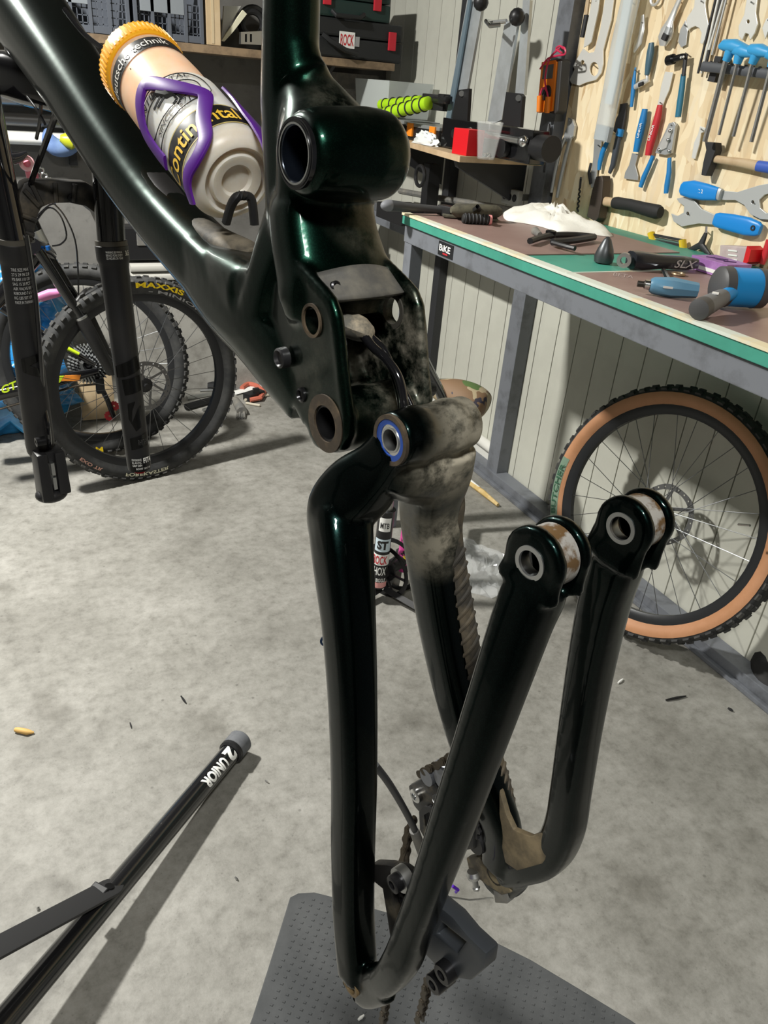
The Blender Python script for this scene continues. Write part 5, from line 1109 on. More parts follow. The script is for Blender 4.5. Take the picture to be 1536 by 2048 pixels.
# yellow hex key holder, Y wrench, clear box with red edge, red tool end
t = wthing('hex_key_holder', 'yellow holder with black and steel folding hex keys above the bench', 'hex key set', (1335, 482)); nail(t, (1304, 468))
for q in (((1302, 466), (1310, 490)), ((1365, 480), (1367, 500))): obj('cheek', wt(q, [6, 6], XO - .020, 10, 1.4), mat('yellow_plastic', (.72, .50, .02), .45), t)
for i in range(4): obj('key', wt([(1304, 469 + i * 6), (1366, 481 + i * 6)], [2.6, 2.6], XO - .020, 6), (m_tblk, m_steel, m_tblk, MATS['yellow_plastic'])[i], t)
t = wthing('y_wrench', 'black three-armed Y wrench leaning at the back of the bench', 'wrench', (1400, 495)); nail(t, (1412, 462))
for q in ((1412, 466), (1376, 501), (1419, 510)): obj('arm', wt([(1402, 490), q], [7.5, 4], XO - .018, 10), m_tblk, t)
for a, b in (((1412, 466), (1413, 453)), ((1376, 501), (1368, 504)), ((1419, 510), (1423, 517))): obj('bit', wt([a, b], [3, 2.6], XO - .018, 6), m_steel, t)
t = wthing('screw_box', 'clear lidded box with red side standing behind the mallet', 'box', (1468, 530))
obj('case', wallp([(1440, 490), (1494, 494), (1490, 530), (1438, 526)], XO - .055, .045), mat('tinted_clear_plastic', (.62, .50, .54), .3, alpha=.6), t, smooth=False, bevel=.002)
obj('side', wallp([(1494, 492), (1502, 500), (1496, 524), (1484, 532)], XO - .056, .047), mat('red_plastic', (.62, .006, .012), .45), t, smooth=False)
for i in range(3): obj('insert', wallp([(1456, 499 + i * 9), (1474, 501 + i * 9), (1474, 504 + i * 9), (1456, 502 + i * 9)], XO - .057, .002), m_white, t, smooth=False)
t = wthing('red_screwdriver', 'dark red tool handle at the right edge behind the mallet', 'handle', (1530, 520)); nail(t, (1536, 500))
obj('handle', wt([(1540, 480), (1532, 505), (1524, 528)], [8, 8, 6], XO - .016), m_tred, t)
# multimeter hung on the post
XP = XW - .056
t = thing('multimeter', 'orange and black multimeter with red leads hanging on the grey post', 'multimeter', onX(1100, 228, XP - .01))
mm = obj('case', wallp([(1088, 121), (1120, 117), (1124, 122), (1116, 222), (1110, 228), (1085, 224)], XP - .040, .034), mat('charcoal_plastic', (.035, .033, .032), .5), t, smooth=False, bevel=.004)
obj('bezel', wallp([(1083, 124), (1109, 120), (1113, 124), (1104, 222), (1076, 226), (1074, 218)], XP - .046, .008), mat('meter_orange', (.85, .22, .01), .45), mm, smooth=False, bevel=.002)
obj('display', wallp([(1087, 131), (1107, 128), (1104, 157), (1084, 158)], XP - .0475, .002), mat('lcd_grey', (.10, .115, .11), .25), mm, smooth=False)
obj('dial', MB().lathe(onX(1094, 186, XP - .046), (-1, 0, 0), [(0, 0), (0, .022), (.005, .021), (.005, .006), (.011, .005), (.011, 0)], 22), m_tblk, mm)
for q in (((1080, 192), (1078, 224)), ((1097, 194), (1094, 226))): obj('probe', wt(q, [6, 5], XP - .056, 10, 1.), MATS['meter_orange'], mm)
m_lead = mat('red_lead', (.60, .03, .09), .4)
for pts in ([(1095, 190), (1090, 160), (1098, 120), (1115, 100), (1128, 95), (1130, 108), (1112, 112), (1095, 118), (1080, 138)], [(1080, 190), (1086, 176), (1094, 184), (1096, 200)], [(1128, 98), (1120, 92), (1112, 98), (1124, 106)]):
    P = smooth_path([onX(*q, XP - .058) for q in pts], [(1, 1)] * len(pts), 5)[0]; obj('lead', MB().tube(P, .0028, 6), m_lead, mm)
obj('hook', MB().cyl(onX(1122, 97, XP - .06), onX(1122, 97, XP + .004), .004, seg=8), m_tblk, mm)
t = thing('brush', 'thin black handled brush hanging under the multimeter', 'brush', onX(1094, 318, XP - .01))
obj('handle', MB().tube([onX(1098, 248, XP - .012), onX(1097, 265, XP - .012), onX(1093, 300, XP - .012), onX(1091, 320, XP - .012)], [.004, .010, .009, .006], 10), m_tblk, t); obj('tail', MB().tube([onX(1091, 318, XP - .012), onX(1088, 345, XP - .012)], .003, 6), m_tblk, t)
# ------------------------------------------------------------------ wheels and the other bicycles
m_tyre = mat('black_tyre', (.024, .025, .026), .75, col2=(.055, .055, .053), nscale=12, lo=.45, hi=.7, bump=.2, bscale=180)
m_knob = mat('tyre_knobs', (.040, .040, .040), .8, col2=(.09, .088, .08), nscale=20, lo=.5, hi=.65)
m_rim = mat('black_rim', (.022, .023, .025), .35, .3); m_spoke = mat('dark_spoke', (.16, .165, .17), .35, .9)
def nvec(yaw, tilt): return Vector((math.cos(yaw) * math.cos(tilt), math.sin(yaw) * math.cos(tilt), math.sin(tilt)))
def wheel(par, c, nrm, RR, tw, sidewall=None, knobs=64, nsp=28, rotor=None, rim_h=.026, knob_mt=None, spoke_mt=None, local_origin=None):
    c = Vector(c); n = Vector(nrm).normalized(); u = n.cross(Vector((0, 0, 1))).normalized(); w_ = u.cross(n)        # w_ points up in the wheel plane
    def pt(a, r, h=0.): return c + (u * math.cos(a) + w_ * math.sin(a)) * r + n * h
    def rev(prof, seg=72): return [[pt(2 * math.pi * k / seg, r, h) for k in range(seg)] for h, r in prof]
    rb = RR - tw * .92; hw = tw / 2                                        # bead radius
    prof = [(-hw * .50, rb), (-hw * .86, rb + tw * .22), (-hw * .98, rb + tw * .45), (-hw * .88, rb + tw * .68), (-hw * .55, rb + tw * .85), (0, rb + tw * .90), (hw * .55, rb + tw * .85), (hw * .88, rb + tw * .68), (hw * .98, rb + tw * .45), (hw * .86, rb + tw * .22), (hw * .50, rb)]
    mb = MB(); mb.loft(rev(prof), True, True); tyre = obj('tyre', mb, m_tyre, par)
    if sidewall:
        for sg in (-1, 1):
            pr = [(sg * (abs(h) + .0012), r) for h, r in ((hw * .52, rb + .001), (hw * .87, rb + tw * .22), (hw * .985, rb + tw * .45), (hw * .93, rb + tw * .60))]
            obj('sidewall', MB().loft(rev(pr), False), sidewall, tyre)
    kb = MB()
    for k in range(knobs):
        a = 2 * math.pi * (k + .0) / knobs; cl_ = 2 * math.pi * RR / knobs
        rad = u * math.cos(a) + w_ * math.sin(a); tan = -u * math.sin(a) + w_ * math.cos(a)
        for h, rr, sz, tilt in ((-hw * .80, RR - tw * .17, .30, -.75), (hw * .80, RR - tw * .17, .30, .75), ((-1) ** k * hw * .28, RR - tw * .03, .34, .15 * (-1) ** k)):
            rd = (rad * math.cos(tilt) + n * math.sin(tilt)); sd = tan.cross(rd)
            kb.box(c + rad * rr + n * h, (cl_ * .58, tw * sz * .62, tw * .17), Matrix((tan, sd, rd)).transposed(), .82)
    o = obj('tread', kb, knob_mt or m_knob, tyre, smooth=False); o['kind'] = 'stuff'
    rw = hw * .52; rp = [(-rw, rb + .004), (-rw, rb - rim_h * .5), (-rw * .55, rb - rim_h), (rw * .55, rb - rim_h), (rw, rb - rim_h * .5), (rw, rb + .004)]
    rim = obj('rim', MB().loft(rev(rp), True, True), m_rim, tyre)
    hub = MB().lathe(c, n, [(-.050, 0), (-.050, .009), (-.036, .009), (-.034, .026), (-.030, .026), (-.026, .013), (.026, .013), (.030, .026), (.034, .026), (.036, .009), (.050, .009), (.050, 0)], 24)
    obj('hub', hub, m_black, tyre)
    for k in range(nsp):
        sg = 1 if k % 2 else -1; a1 = 2 * math.pi * k / nsp; a0 = a1 + (1 if (k // 2) % 2 else -1) * 1.15
        obj('spoke', MB().cyl(pt(a0, .024, sg * .031), pt(a1, rb - rim_h + .002, sg * .004), .0011, seg=5), spoke_mt or m_spoke, tyre)
    if rotor:
        sg, rr = rotor; h = sg * .040; ou = [pt(2 * math.pi * k / 60, rr * (1 + .018 * math.sin(k * 2 * math.pi / 10)), h) for k in range(60)]; inn = [pt(2 * math.pi * k / 40, rr * .83, h) for k in range(40)]
        hl_ = [[pt(2 * math.pi * (k + .5) / 24 + .035 * math.cos(q * math.pi / 3), rr * (.92 + .028 * math.sin(q * math.pi / 3)), h) for q in range(6)] for k in range(24)]
        ro = obj('brake_rotor', MB().prism(ou, n * (sg * .0018), [inn] + hl_), mat('dark_rotor', (.17, .17, .17), .4, .8), tyre, smooth=False)
        for k in range(6): a = 2 * math.pi * k / 6; obj('rotor_arm', MB().box((pt(a, rr * .30, h) + pt(a + .45, rr * .86, h)) / 2 + n * (sg * .001), ((pt(a, rr * .30) - pt(a + .45, rr * .86)).length, .008, .0018), Matrix(((pt(a + .45, rr * .86) - pt(a, rr * .30)).normalized(), n.cross((pt(a + .45, rr * .86) - pt(a, rr * .30)).normalized()), n)).transposed()), MATS['dark_rotor'], ro, smooth=False)
    return tyre, pt, rb, hw
def tyre_text(name, s, tyre, pt, r0, r1, h, ac, aw, mt, bold=.02, shear=0.): return lettering(name, s, lambda a, b: pt(ac + aw * (a - .5), r0 + (r1 - r0) * b, h), mt, tyre, bold, shear)

# tan-wall wheel leaning on the wall under the bench
tanm = mat('tan_sidewall', (.50, .245, .125), .6, col2=(.44, .21, .10), nscale=9)
nT = nvec(.213, -.255); cT = Vector((1.582, 1.344, .3665))
wT = thing('front_wheel', 'spoked wheel with tan-walled knobbly tyre leaning on the wall under the bench', 'wheel', (1.50, 1.33, 0))
ty, pt, rb, hw = wheel(wT, cT, -nT, .364, .058, tanm, 66, 28, (-1, .088))
u = (-nT).cross(Vector((0, 0, 1))).normalized()
# dark green lettered patch on the left of the sidewall
def ang_at(pt_, px, py, c, nrm):                           # angle on the wheel plane of a pixel
    r = ray(px, py); t = (Vector(c) - EYE).dot(nrm) / r.dot(nrm); p = EYE + r * t; n_ = Vector(nrm).normalized()
    uu = n_.cross(Vector((0, 0, 1))).normalized(); ww = uu.cross(n_); return math.atan2((p - Vector(c)).dot(ww), (p - Vector(c)).dot(uu))
a0, a1 = ang_at(pt, 1117, 1038, cT, -nT), ang_at(pt, 1142, 915, cT, -nT)
if a1 < a0 - math.pi: a1 += 2 * math.pi
if a0 < a1 - math.pi: a0 += 2 * math.pi
gp_ = MB(); N = 14; tw = .058
gp_.loft([[pt(a0 + (a1 - a0) * i / N, rb + tw * .20, hw * .84 + .002), pt(a0 + (a1 - a0) * i / N, rb + tw * .45, hw * .985 + .0022), pt(a0 + (a1 - a0) * i / N, rb + tw * .60, hw * .94 + .0024), pt(a0 + (a1 - a0) * i / N, rb + tw * .4, hw * .6)] for i in range(N + 1)])
gpo = obj('label_patch', gp_, mat('grey_green_print', (.16, .24, .17), .6), ty)
tyre_text('print', 'BUTCHER', ty, pt, rb + tw * .26, rb + tw * .52, hw * .985 + .0036, (a0 + a1) / 2, (a1 - a0) * .8 * (1 if True else -1), mat('dark_green_print', (.03, .10, .055), .5))
obj('valve', MB().cyl(onX(1477, 1049, 1.56), onX(1500, 1051, 1.55), .003, seg=8), m_steel, ty)

# bicycle with the yellow-lettered tyre, front wheel toward us
nA = nvec(1.79, -.017); cA = Vector((.403, 2.716, .3735))
bA = thing('mountain_bike', 'black mountain bike with yellow lettered front tyre behind the hanging fork', 'bicycle', (.40, 2.72, 0))
ty, ptA, rbA, hwA = wheel(bA, cA, nA * -1, .372, .060, None, 70, 28, (1, .09))
twA = .060; m_yl = mat('tyre_yellow', (.85, .60, .01), .5)
def aA(px, py): return ang_at(ptA, px, py, cA, -nA)
x0, x1 = aA(264, 566), aA(354, 598)
tyre_text('print', 'MAXXIS', ty, ptA, rbA + twA * .40, rbA + twA * .70, hwA + .0016, (x0 + x1) / 2, x1 - x0, m_yl, .035)
x0, x1 = aA(290, 592), aA(398, 648); tyre_text('print', '- MINION -', ty, ptA, rbA + twA * .12, rbA + twA * .30, hwA * .92 + .0018, (x0 + x1) / 2, x1 - x0, mat('grey_tyre_print', (.30, .30, .30), .6), .02)
x0, x1 = aA(245, 945), aA(330, 925); tyre_text('print', 'FOREKASTER', ty, ptA, rbA + twA * .36, rbA + twA * .58, hwA + .0016, (x0 + x1) / 2, x1 - x0, mat('cream_print', (.70, .68, .52), .5), .02)
x0, x1 = aA(160, 905), aA(200, 930); tyre_text('print', 'EXO TR', ty, ptA, rbA + twA * .36, rbA + twA * .56, hwA + .0016, (x0 + x1) / 2, x1 - x0, mat('salmon_print', (.60, .33, .26), .5), .02)
# fork of that bike
uA = nA.cross(Vector((0, 0, 1))).normalized()
YA = cA.y
def pA(px, py, dy=0.): return onY(px, py, YA + dy)
for dy in (-.055, .060):
    top, mid, bot_ = pA(76, 500, dy), pA(165, 640, dy), pA(222, 742, dy)
    if dy > 0: top, mid, bot_ = top + Vector((.02, 0, 0)), mid + Vector((.02, 0, 0)), bot_ + Vector((.01, 0, 0))
    obj('stanchion', MB().cyl(top, mid, .0165, seg=18), m_stan, bA)
    lo_ = obj('fork_lower', MB().tube([mid - (bot_ - mid) * .05, mid, mid.lerp(bot_, .5), bot_, bot_ + (bot_ - mid) * .05], [.021, .024, .022, .018, .015], 18), m_forkl, bA)
    obj('wiper', MB().cyl(mid - (bot_ - mid) * .07, mid - (bot_ - mid) * .03, .022, seg=18), m_alu, lo_)
obj('fork_arch', MB().tube(smooth_path([pA(150, 610, -.05), pA(166, 590, -.03), pA(178, 582, .0), pA(180, 600, .04), pA(172, 640, .055)], [(1, 1)] * 5, 4)[0], .011, 10), m_forkl, bA)
obj('fork_crown', MB().tube([pA(66, 492, -.06), pA(84, 500, 0), pA(98, 510, .06)], [.024, .030, .024], 14), m_gloss, bA)
obj('head_tube', MB().cyl(pA(84, 498), pA(52, 430), .027, seg=20), m_gloss, bA)
obj('head_badge', MB().cyl(pA(80, 490, -.002), pA(66, 462, -.002), .0285, .0275, seg=20), m_alu, bA)
obj('top_tube', MB().tube([pA(56, 440), pA(0, 452, .02), pA(-120, 520, .02)], .018, 14), m_gloss, bA)
dt_ = obj('down_tube', MB().tube([pA(80, 500), pA(30, 560, .01), pA(-100, 700, .02)], .026, 14), m_gloss, bA)
# coloured frame band seen across the wheel
bd = obj('frame_band', MB().tube([pA(60, 602, .10), pA(100, 588, .10), pA(130, 583, .10)], [.014, .017, .012], 12), mat('pink_white_print', (.65, .22, .45), .4, col2=(.80, .80, .82), nscale=14, lo=.5, hi=.54), bA)
obj('band_accent', MB().tube([pA(128, 592, .09), pA(142, 588, .09)], .010, 10), mat('neon_yellow', (.55, .75, .02), .45), bd)
for pts in ([(66, 452), (95, 416), (120, 430), (133, 470), (122, 488), (104, 492)], [(100, 400), (128, 430), (150, 480), (156, 540), (157, 590)], [(62, 445), (96, 412), (112, 408)]):
    obj('cable', MB().tube(smooth_path([pA(*q, -.05) for q in pts], [(1, 1)] * len(pts), 5)[0], .0028, 6), m_gloss, bA)
obj('cable_clip', MB().cyl(pA(95, 492, -.05), pA(97, 500, -.05), .007, seg=10), mat('blue_anodised', (.02, .16, .55), .35, .6), bA)

# second bicycle behind: rear wheel with cassette, neon lettered stay
nB = nvec(1.30, -.10); cB = Vector((.262, 3.0, .366))
bB = thing('mountain_bike', 'black bike with neon lettered chainstay and cassette farther back', 'bicycle', (.26, 3.0, 0))
tyB, ptB, rbB, hwB = wheel(bB, cB, -nB, .362, .056, None, 70, 28, None)
tyre_text('print', 'M', tyB, ptB, rbB + .02, rbB + .04, hwB + .0016, ang_at(ptB, 202, 900, cB, -nB), .08, m_yl, .02)
YBb = cB.y
def pB(px, py, dy=0.): return onY(px, py, YBb + dy)
for i in range(7): obj('cassette_cog', gear(cB - nB * (.030 + .0045 * i), -nB, .078 - .0075 * i, 36 - 3 * i, .0016, .018), m_boltb if i % 2 else m_tool, bB, smooth=False)
cs = obj('chainstay', MB().tube([pB(196, 742, -.09), pB(150, 752, -.09), pB(80, 770, -.09), pB(-60, 800, -.08)], [.012, .018, .024, .026], 14), m_gloss, bB)
obj('seatstay', MB().tube([pB(190, 730, -.08), pB(120, 690, -.07), pB(-40, 590, -.05)], [.010, .013, .014], 12), m_gloss, bB)
obj('seatstay_accent', MB().tube([pB(158, 708, -.093), pB(110, 684, -.086)], [.006, .009], 10), MATS['neon_yellow'], bB)
def csurf(a, b): p = pB(4, 788, -.12).lerp(pB(34, 776, -.12), a); return p + Vector((0, -.004, .03 * b))
lettering('print', 'GT', lambda a, b: csurf(a, b), MATS['neon_yellow'], cs, .03)
obj('print', MB().prism([pB(100, 768, -.118), pB(120, 765, -.118), pB(128, 752, -.118), pB(108, 753, -.118)], (0, .003, 0)), MATS['neon_yellow'], cs, smooth=False)
obj('print', MB().prism([pB(122, 762, -.118), pB(158, 762, -.118), pB(162, 750, -.118), pB(130, 751, -.118)], (0, .003, 0)), mat('neon_orange', (.85, .28, .03), .45), cs, smooth=False)
obj('rear_mech', MB().box(pB(200, 770, -.1), (.03, .03, .06)).tube([pB(200, 770, -.1), pB(215, 800, -.1), pB(228, 835, -.1)], .010, 8), m_boltb, bB, bevel=.003)
obj('chain_run', MB().tube([pB(196, 768, -.10), pB(150, 772, -.10), pB(60, 800, -.1), pB(-40, 830, -.1)], .004, 6), m_chain, bB)
for q in ((228, 812), (219, 832)): obj('pulley', gear(pB(*q, -.10), nB, .020, 11, .003, .004), mat('red_pulley', (.45, .02, .03), .4), bB, smooth=False)
obj('seat_post', MB().tube([pB(-40, 590, -.03), pB(-10, 400, 0), pB(0, 335, .0)], .016, 12), m_gloss, bB)
obj('saddle', MB().tube(smooth_path([pB(-20, 330, .0), pB(8, 318, 0), pB(34, 315, 0), pB(54, 305, 0)], [(.03, .06), (.026, .05), (.02, .03), (.008, .012)], 4)[0], smooth_path([Vector((0, 0, 0))] * 4, [(.03, .07), (.026, .055), (.018, .03), (.007, .012)], 4)[1], 14, up=Vector((0, 1, 0))), m_gloss, bB)
# pink grip with its clamp standing up behind the fork arch
t = thing('pink_lock', 'pink rounded lock body with chrome shackle parts behind the fork arch', 'lock', pB(66, 368, .05))
obj('body', MB().tube([pB(68, 368, .05), pB(62, 340, .05), pB(52, 322, .05)], [(.025, .02), (.026, .02), (.022, .02)], 14, sq=3), mat('pink_plastic', (.70, .20, .26), .4), t)
obj('ring', MB().torus(pB(54, 327, .02), (0, 1, 0), .018, .007, 24, 8), mat('pale_pink_rim', (.82, .45, .48), .4), t)
for q in ((81, 341), (88, 352), (96, 360)): obj('shackle_ring', MB().torus(pB(*q, .02), (0, 1, .3), .010, .0035, 18, 6), m_steel, t)
obj('hanger', MB().tube([pB(68, 368, .05), pB(30, 372, .03), pB(4, 372, 0), pB(-6, 400, 0)], .006, 8), m_boltb, t)

# small bike on a floor stand behind the swingarm: stickered fork leg, rotor, camo saddle
fC = onZ(758, 1172, .05)
bC = thing('child_bike', 'bike without front wheel behind the swingarm, stickered fork and camouflage saddle', 'bicycle', (fC.x, fC.y, 0))
YC = fC.y
def pC(px, py, dy=0.): return onY(px, py, YC + dy)
upC = Vector((0, 0, 1)); leg0 = pC(756, 1170); legt = pC(774, 1018); leg1 = pC(808, 1165, .02) + Vector((.03, .06, 0))
dC = (legt - leg0)
m_lowC = mat('black_fork_paint', (.012, .012, .013), .35)
rC = .0235
lo_ = obj('fork_lower', MB().tube([leg0 - dC * .02, leg0, leg0 + dC * .5, legt - dC * .02, legt], [.016, rC, rC, rC, rC * 1.12], 24), m_lowC, bC)
obj('stanchion', MB().cyl(legt, legt + dC * 1.3, .0165, seg=18), m_alu, bC)
off = Vector((.115, .055, 0))
lo2 = obj('fork_lower', MB().tube([leg0 + off - dC * .02, leg0 + off, legt + off], [.016, rC, rC], 20), mat('sticker_pink_black', (.65, .06, .30), .4, col2=(.03, .03, .03), nscale=16, lo=.47, hi=.5, col3=(.75, .65, .03), n3=20, lo3=.58, hi3=.6), bC)
obj('stanchion', MB().cyl(legt + off, legt + off + dC * 1.3, .0165, seg=18), m_alu, bC)
tocam = (EYE - leg0).normalized(); axC = dC.normalized(); lnC = dC.length
def stick(h0, h1, mt, nm='sticker', w=1.3): return patch(leg0, axC, rC, rC, 1, tocam, [(-w, h0), (w, h0), (w, h1), (-w, h1)], mt, lo_, nm, .0008)
m_redp = mat('red_print', (.5, .02, .03), .5)
stick(.005, .024, mat('pink_red_sticker', (.75, .35, .33), .45)); s1 = stick(.115 * lnC / .3 + .0, .115, m_black) if False else None
stick(.32 * lnC, .46 * lnC, m_white); stick(.76 * lnC, .93 * lnC, m_white, w=.75); stick(.50 * lnC, .66 * lnC, mat('pale_blue_sticker', (.55, .66, .72), .45), w=1.1)
def ctxt(s, h0, h1, a_, mt, bold=.02, w=1.5): lettering('print', s, on_cyl(leg0, axC, rC, rC, 1, tocam, a_, w, h0, h1, .0016), mt, lo_, bold, sub=.15)
ctxt('ROCK', .335 * lnC, .445 * lnC, -.15, m_redp, .02, 1.9); ctxt('SHOX', .19 * lnC, .30 * lnC, -.15, m_white, .02, 1.9); ctxt('BIG BIGGLE', .10 * lnC, .15 * lnC, -.1, m_white, .02, 1.9)
ctxt('MTB', .80 * lnC, .87 * lnC, 0, m_blk, .02, 1.1); ctxt('ST', .53 * lnC, .64 * lnC, 0, m_blk, .05, 1.4)
rc = leg0 + Vector((.055, .03, .035)); nC = off.normalized()
def ring_pts(c, n, r, k0=40): uu = n.cross(Vector((0, 0, 1))).normalized(); ww = uu.cross(n); return [c + (uu * math.cos(2 * math.pi * i / k0) + ww * math.sin(2 * math.pi * i / k0)) * r for i in range(k0)]
for dv in (-.03, .02): obj('brake_rotor', MB().prism(ring_pts(rc + nC * dv, nC, .088), nC * .002, [ring_pts(rc + nC * dv, nC, .074)]), m_boltb, bC, smooth=False)
for k in range(6):
    d_ = ring_pts(rc - nC * .03, nC, .076, 6)[k]; obj('rotor_arm', MB().cyl(rc - nC * .03, d_, .004, seg=6), m_boltb, bC)
obj('hub', MB().cyl(rc - nC * .05, rc + nC * .07, .022, seg=18), m_black, bC); obj('hub_flange', MB().cyl(rc - nC * .028, rc - nC * .022, .036, seg=18), m_black, bC)
# black floor stand the fork sits on
for a, b in ((onZ(760, 1178, .03), onZ(672, 1236, .012)), (onZ(770, 1178, .03), onZ(870, 1236, .012)), (onZ(775, 1170, .03), onZ(800, 1100, .012))):
    obj('stand_foot', MB().tube([a, b], .0125, 4, sq=2), m_black, bC, smooth=False)
crn = legt + dC * 1.25 + off / 2
obj('fork_crown', MB().tube([legt + dC * 1.25 - nC * .01, crn + Vector((0, 0, .02)), legt + off + dC * 1.25 + nC * .01], [.022, .028, .022], 12), m_black, bC)
hdt = crn + Vector((.01, .02, .12)); obj('head_tube', MB().cyl(crn, hdt, .024, seg=16), m_gloss, bC)
sdc = onY(925, 800, 1.98)
obj('top_tube', MB().tube([hdt, hdt.lerp(sdc, .5) + Vector((0, 0, -.05)), sdc + Vector((-.02, .0, -.10))], .016, 12), m_gloss, bC)
obj('down_tube', MB().tube([crn + Vector((.005, .01, .04)), (crn.x + .18, crn.y + .14, .20), (sdc.x - .02, sdc.y, .16)], .018, 12), m_gloss, bC)
obj('seat_tube', MB().tube([(sdc.x - .02, sdc.y, .16), sdc + Vector((-.01, 0, -.03))], .015, 12), m_gloss, bC)
def camo_mat():
    mt = bpy.data.materials.new('camouflage'); mt.use_nodes = True; nt = mt.node_tree; p = nt.nodes['Principled BSDF']; L = nt.links.new; tc = nt.nodes.new('ShaderNodeTexCoord'); cur = None
    for i, (sc, col, th_) in enumerate(((10, (.20, .12, .065), 0), (12, (.40, .32, .20), .60), (11, (.09, .15, .045), .60), (15, (.035, .03, .045), .63))):
        if i == 0: cur = col; continue
        n = nt.nodes.new('ShaderNodeTexNoise'); n.noise_dimensions = '4D'; n.inputs['W'].default_value = i * 3.1; n.inputs['Scale'].default_value = sc; n.inputs['Detail'].default_value = 2; L(tc.outputs['Object'], n.inputs['Vector'])
        g = nt.nodes.new('ShaderNodeMath'); g.operation = 'GREATER_THAN'; g.inputs[1].default_value = th_ - .03; L(n.outputs['Fac'], g.inputs[0])
        x = nt.nodes.new('ShaderNodeMix'); x.data_type = 'RGBA'; L(g.outputs[0], x.inputs[0]); x.inputs[7].default_value = (*col, 1)
        if isinstance(cur, tuple): x.inputs[6].default_value = (*cur, 1)
        else: L(cur, x.inputs[6])
        cur = x.outputs[2]
    L(cur, p.inputs['Base Color']); p.inputs['Roughness'].default_value = .7; return mt
sa, sb_ = onY(870, 775, 2.06), onY(968, 812, 1.92)
Ps, Rs = smooth_path([sa, sa.lerp(sb_, .35), sa.lerp(sb_, .7), sb_, sb_ + (sb_ - sa) * .06], [(.030, .03), (.050, .06), (.055, .075), (.040, .06), (.012, .02)], 5)
obj('saddle', MB().tube(Ps, Rs, 20, up=(sb_ - sa).cross(Vector((0, 0, 1)))), camo_mat(), bC)
# ------------------------------------------------------------------ back wall: shelf, crates, cases, rack, clutter
ZB = 1.452
bs = thing('long_shelf', 'long worn wooden shelf along the back wall carrying crates and cases', 'shelf', (.7, 3.48, 1.35))
obj('board', MB().box((.58, 3.475, ZB - .014), (2.05, .345, .028)), mat('dark_worn_board', (.11, .085, .06), .7, col2=(.20, .14, .09), nscale=10), bs, smooth=False, bevel=.002)
obj('front_edge', MB().box((.58, 3.3005, ZB - .014), (2.05, .004, .026)), mat('pale_board_edge', (.25, .175, .105), .6, col2=(.15, .105, .065), nscale=16), bs, smooth=False)
for x in (-.2, .62, 1.35): obj('bracket', MB().prism([Vector((x, 3.648, ZB - .03)), Vector((x, 3.36, ZB - .03)), Vector((x, 3.648, ZB - .2))], (.016, 0, 0)), m_dark, bs, smooth=False)
YS = 3.31
def pS(px, py, dy=0.): return onY(px, py, YS + dy)
m_crate = mat('slate_crate_plastic', (.085, .095, .115), .5)
def crate(px0, px1, label, panels):
    a, b = pS(px0, 50), pS(px1, 50); x0, x1 = a.x, b.x; h = .20; dpt = .30; z = ZB + .001
    t = thing('plastic_crate', label, 'crate', ((x0 + x1) / 2, YS + dpt / 2, z), group='slate grey lattice crates on the long shelf')
    def bar(nm, c, s, par=t, mt=m_crate): return obj(nm, MB().box(c, s), mt, par, smooth=False, bevel=.001)
    fr = MB(); xm = (x0 + x1) / 2
    fr.box((xm, YS + .008, z + h - .010), (x1 - x0, .02, .02)); fr.box((xm, YS + .008, z + .012), (x1 - x0, .02, .022)); fr.box((xm, YS + dpt - .01, z + h / 2), (x1 - x0, .012, h))
    for x in (x0 + .008, x1 - .008): fr.box((x, YS + dpt / 2, z + h / 2), (.014, dpt, h))
    fr.box((xm, YS + dpt / 2, z + .006), (x1 - x0, dpt, .01))
    body_ = obj('frame', fr, m_crate, t, smooth=False, bevel=.001)
    n = max(4, int((x1 - x0) / .055)); 
    for i in range(n + 1): x = x0 + .008 + (x1 - x0 - .016) * i / n; obj('post', MB().box((x, YS + .004, z + h / 2), (.011, .016, h)), m_crate, body_, smooth=False)
    g_ = MB()
    for i in range(n * 4): x = x0 + (x1 - x0) * (i + .5) / (n * 4); g_.box((x, YS + .011, z + h * .30), (.003, .006, h * .56))
    for j in range(5): g_.box((xm, YS + .011, z + .03 + j * .022), (x1 - x0, .006, .003))
    obj('lattice', g_, m_crate, body_, smooth=False)
    for u0, u1 in panels: obj('panel', MB().box((x0 + (x1 - x0) * (u0 + u1) / 2, YS + .002, z + h * .70), ((x1 - x0) * (u1 - u0), .012, h * .56)), mat('crate_panel', (.20, .22, .24), .45), body_, smooth=False, bevel=.001)
crate(100, 262, 'slate grey lattice crate, left of two above the bottle cap', [(.05, .48)])
crate(268, 408, 'slate grey lattice crate beside the cardboard box', [(.10, .72)])
single('sponge', MB().box(pS(272, 20, .06) + Vector((0, 0, -.02)), (.03, .05, .17)), m_tred, 'red and white carton standing in the crates gap', 'carton', smooth=False, bevel=.004) if False else None
a, b = pS(412, 40), pS(441, 40); cbx = thing('cardboard_box', 'narrow upright cardboard box between crate and papers', 'box', ((a.x + b.x) / 2, YS + .1, ZB + .001))
m_card = mat('cardboard', (.46, .34, .20), .75, col2=(.52, .40, .25), nscale=8)
cbo = obj('carton', MB().box(((a.x + b.x) / 2, YS + .10, ZB + .126), (b.x - a.x, .2, .25)), m_card, cbx, smooth=False, bevel=.002)
obj('seam_tape', MB().box((a.x + (b.x - a.x) * .45, YS - .0007, ZB + .126), (.010, .001, .24)), mat('tape', (.52, .42, .27), .4), cbo, smooth=False)
a0_, a1_ = pS(446, 78, .06), pS(472, 14, .06)
single('paper_bag', MB().prism([pS(443, 80, .05), pS(448, 12, .05), pS(482, 12, .05), pS(468, 36, .05)], (0, .012, 0)), mat('grey_paper', (.42, .42, .40), .7), 'grey folded paper sheet leaning beside the cardboard box', 'paper', smooth=False)
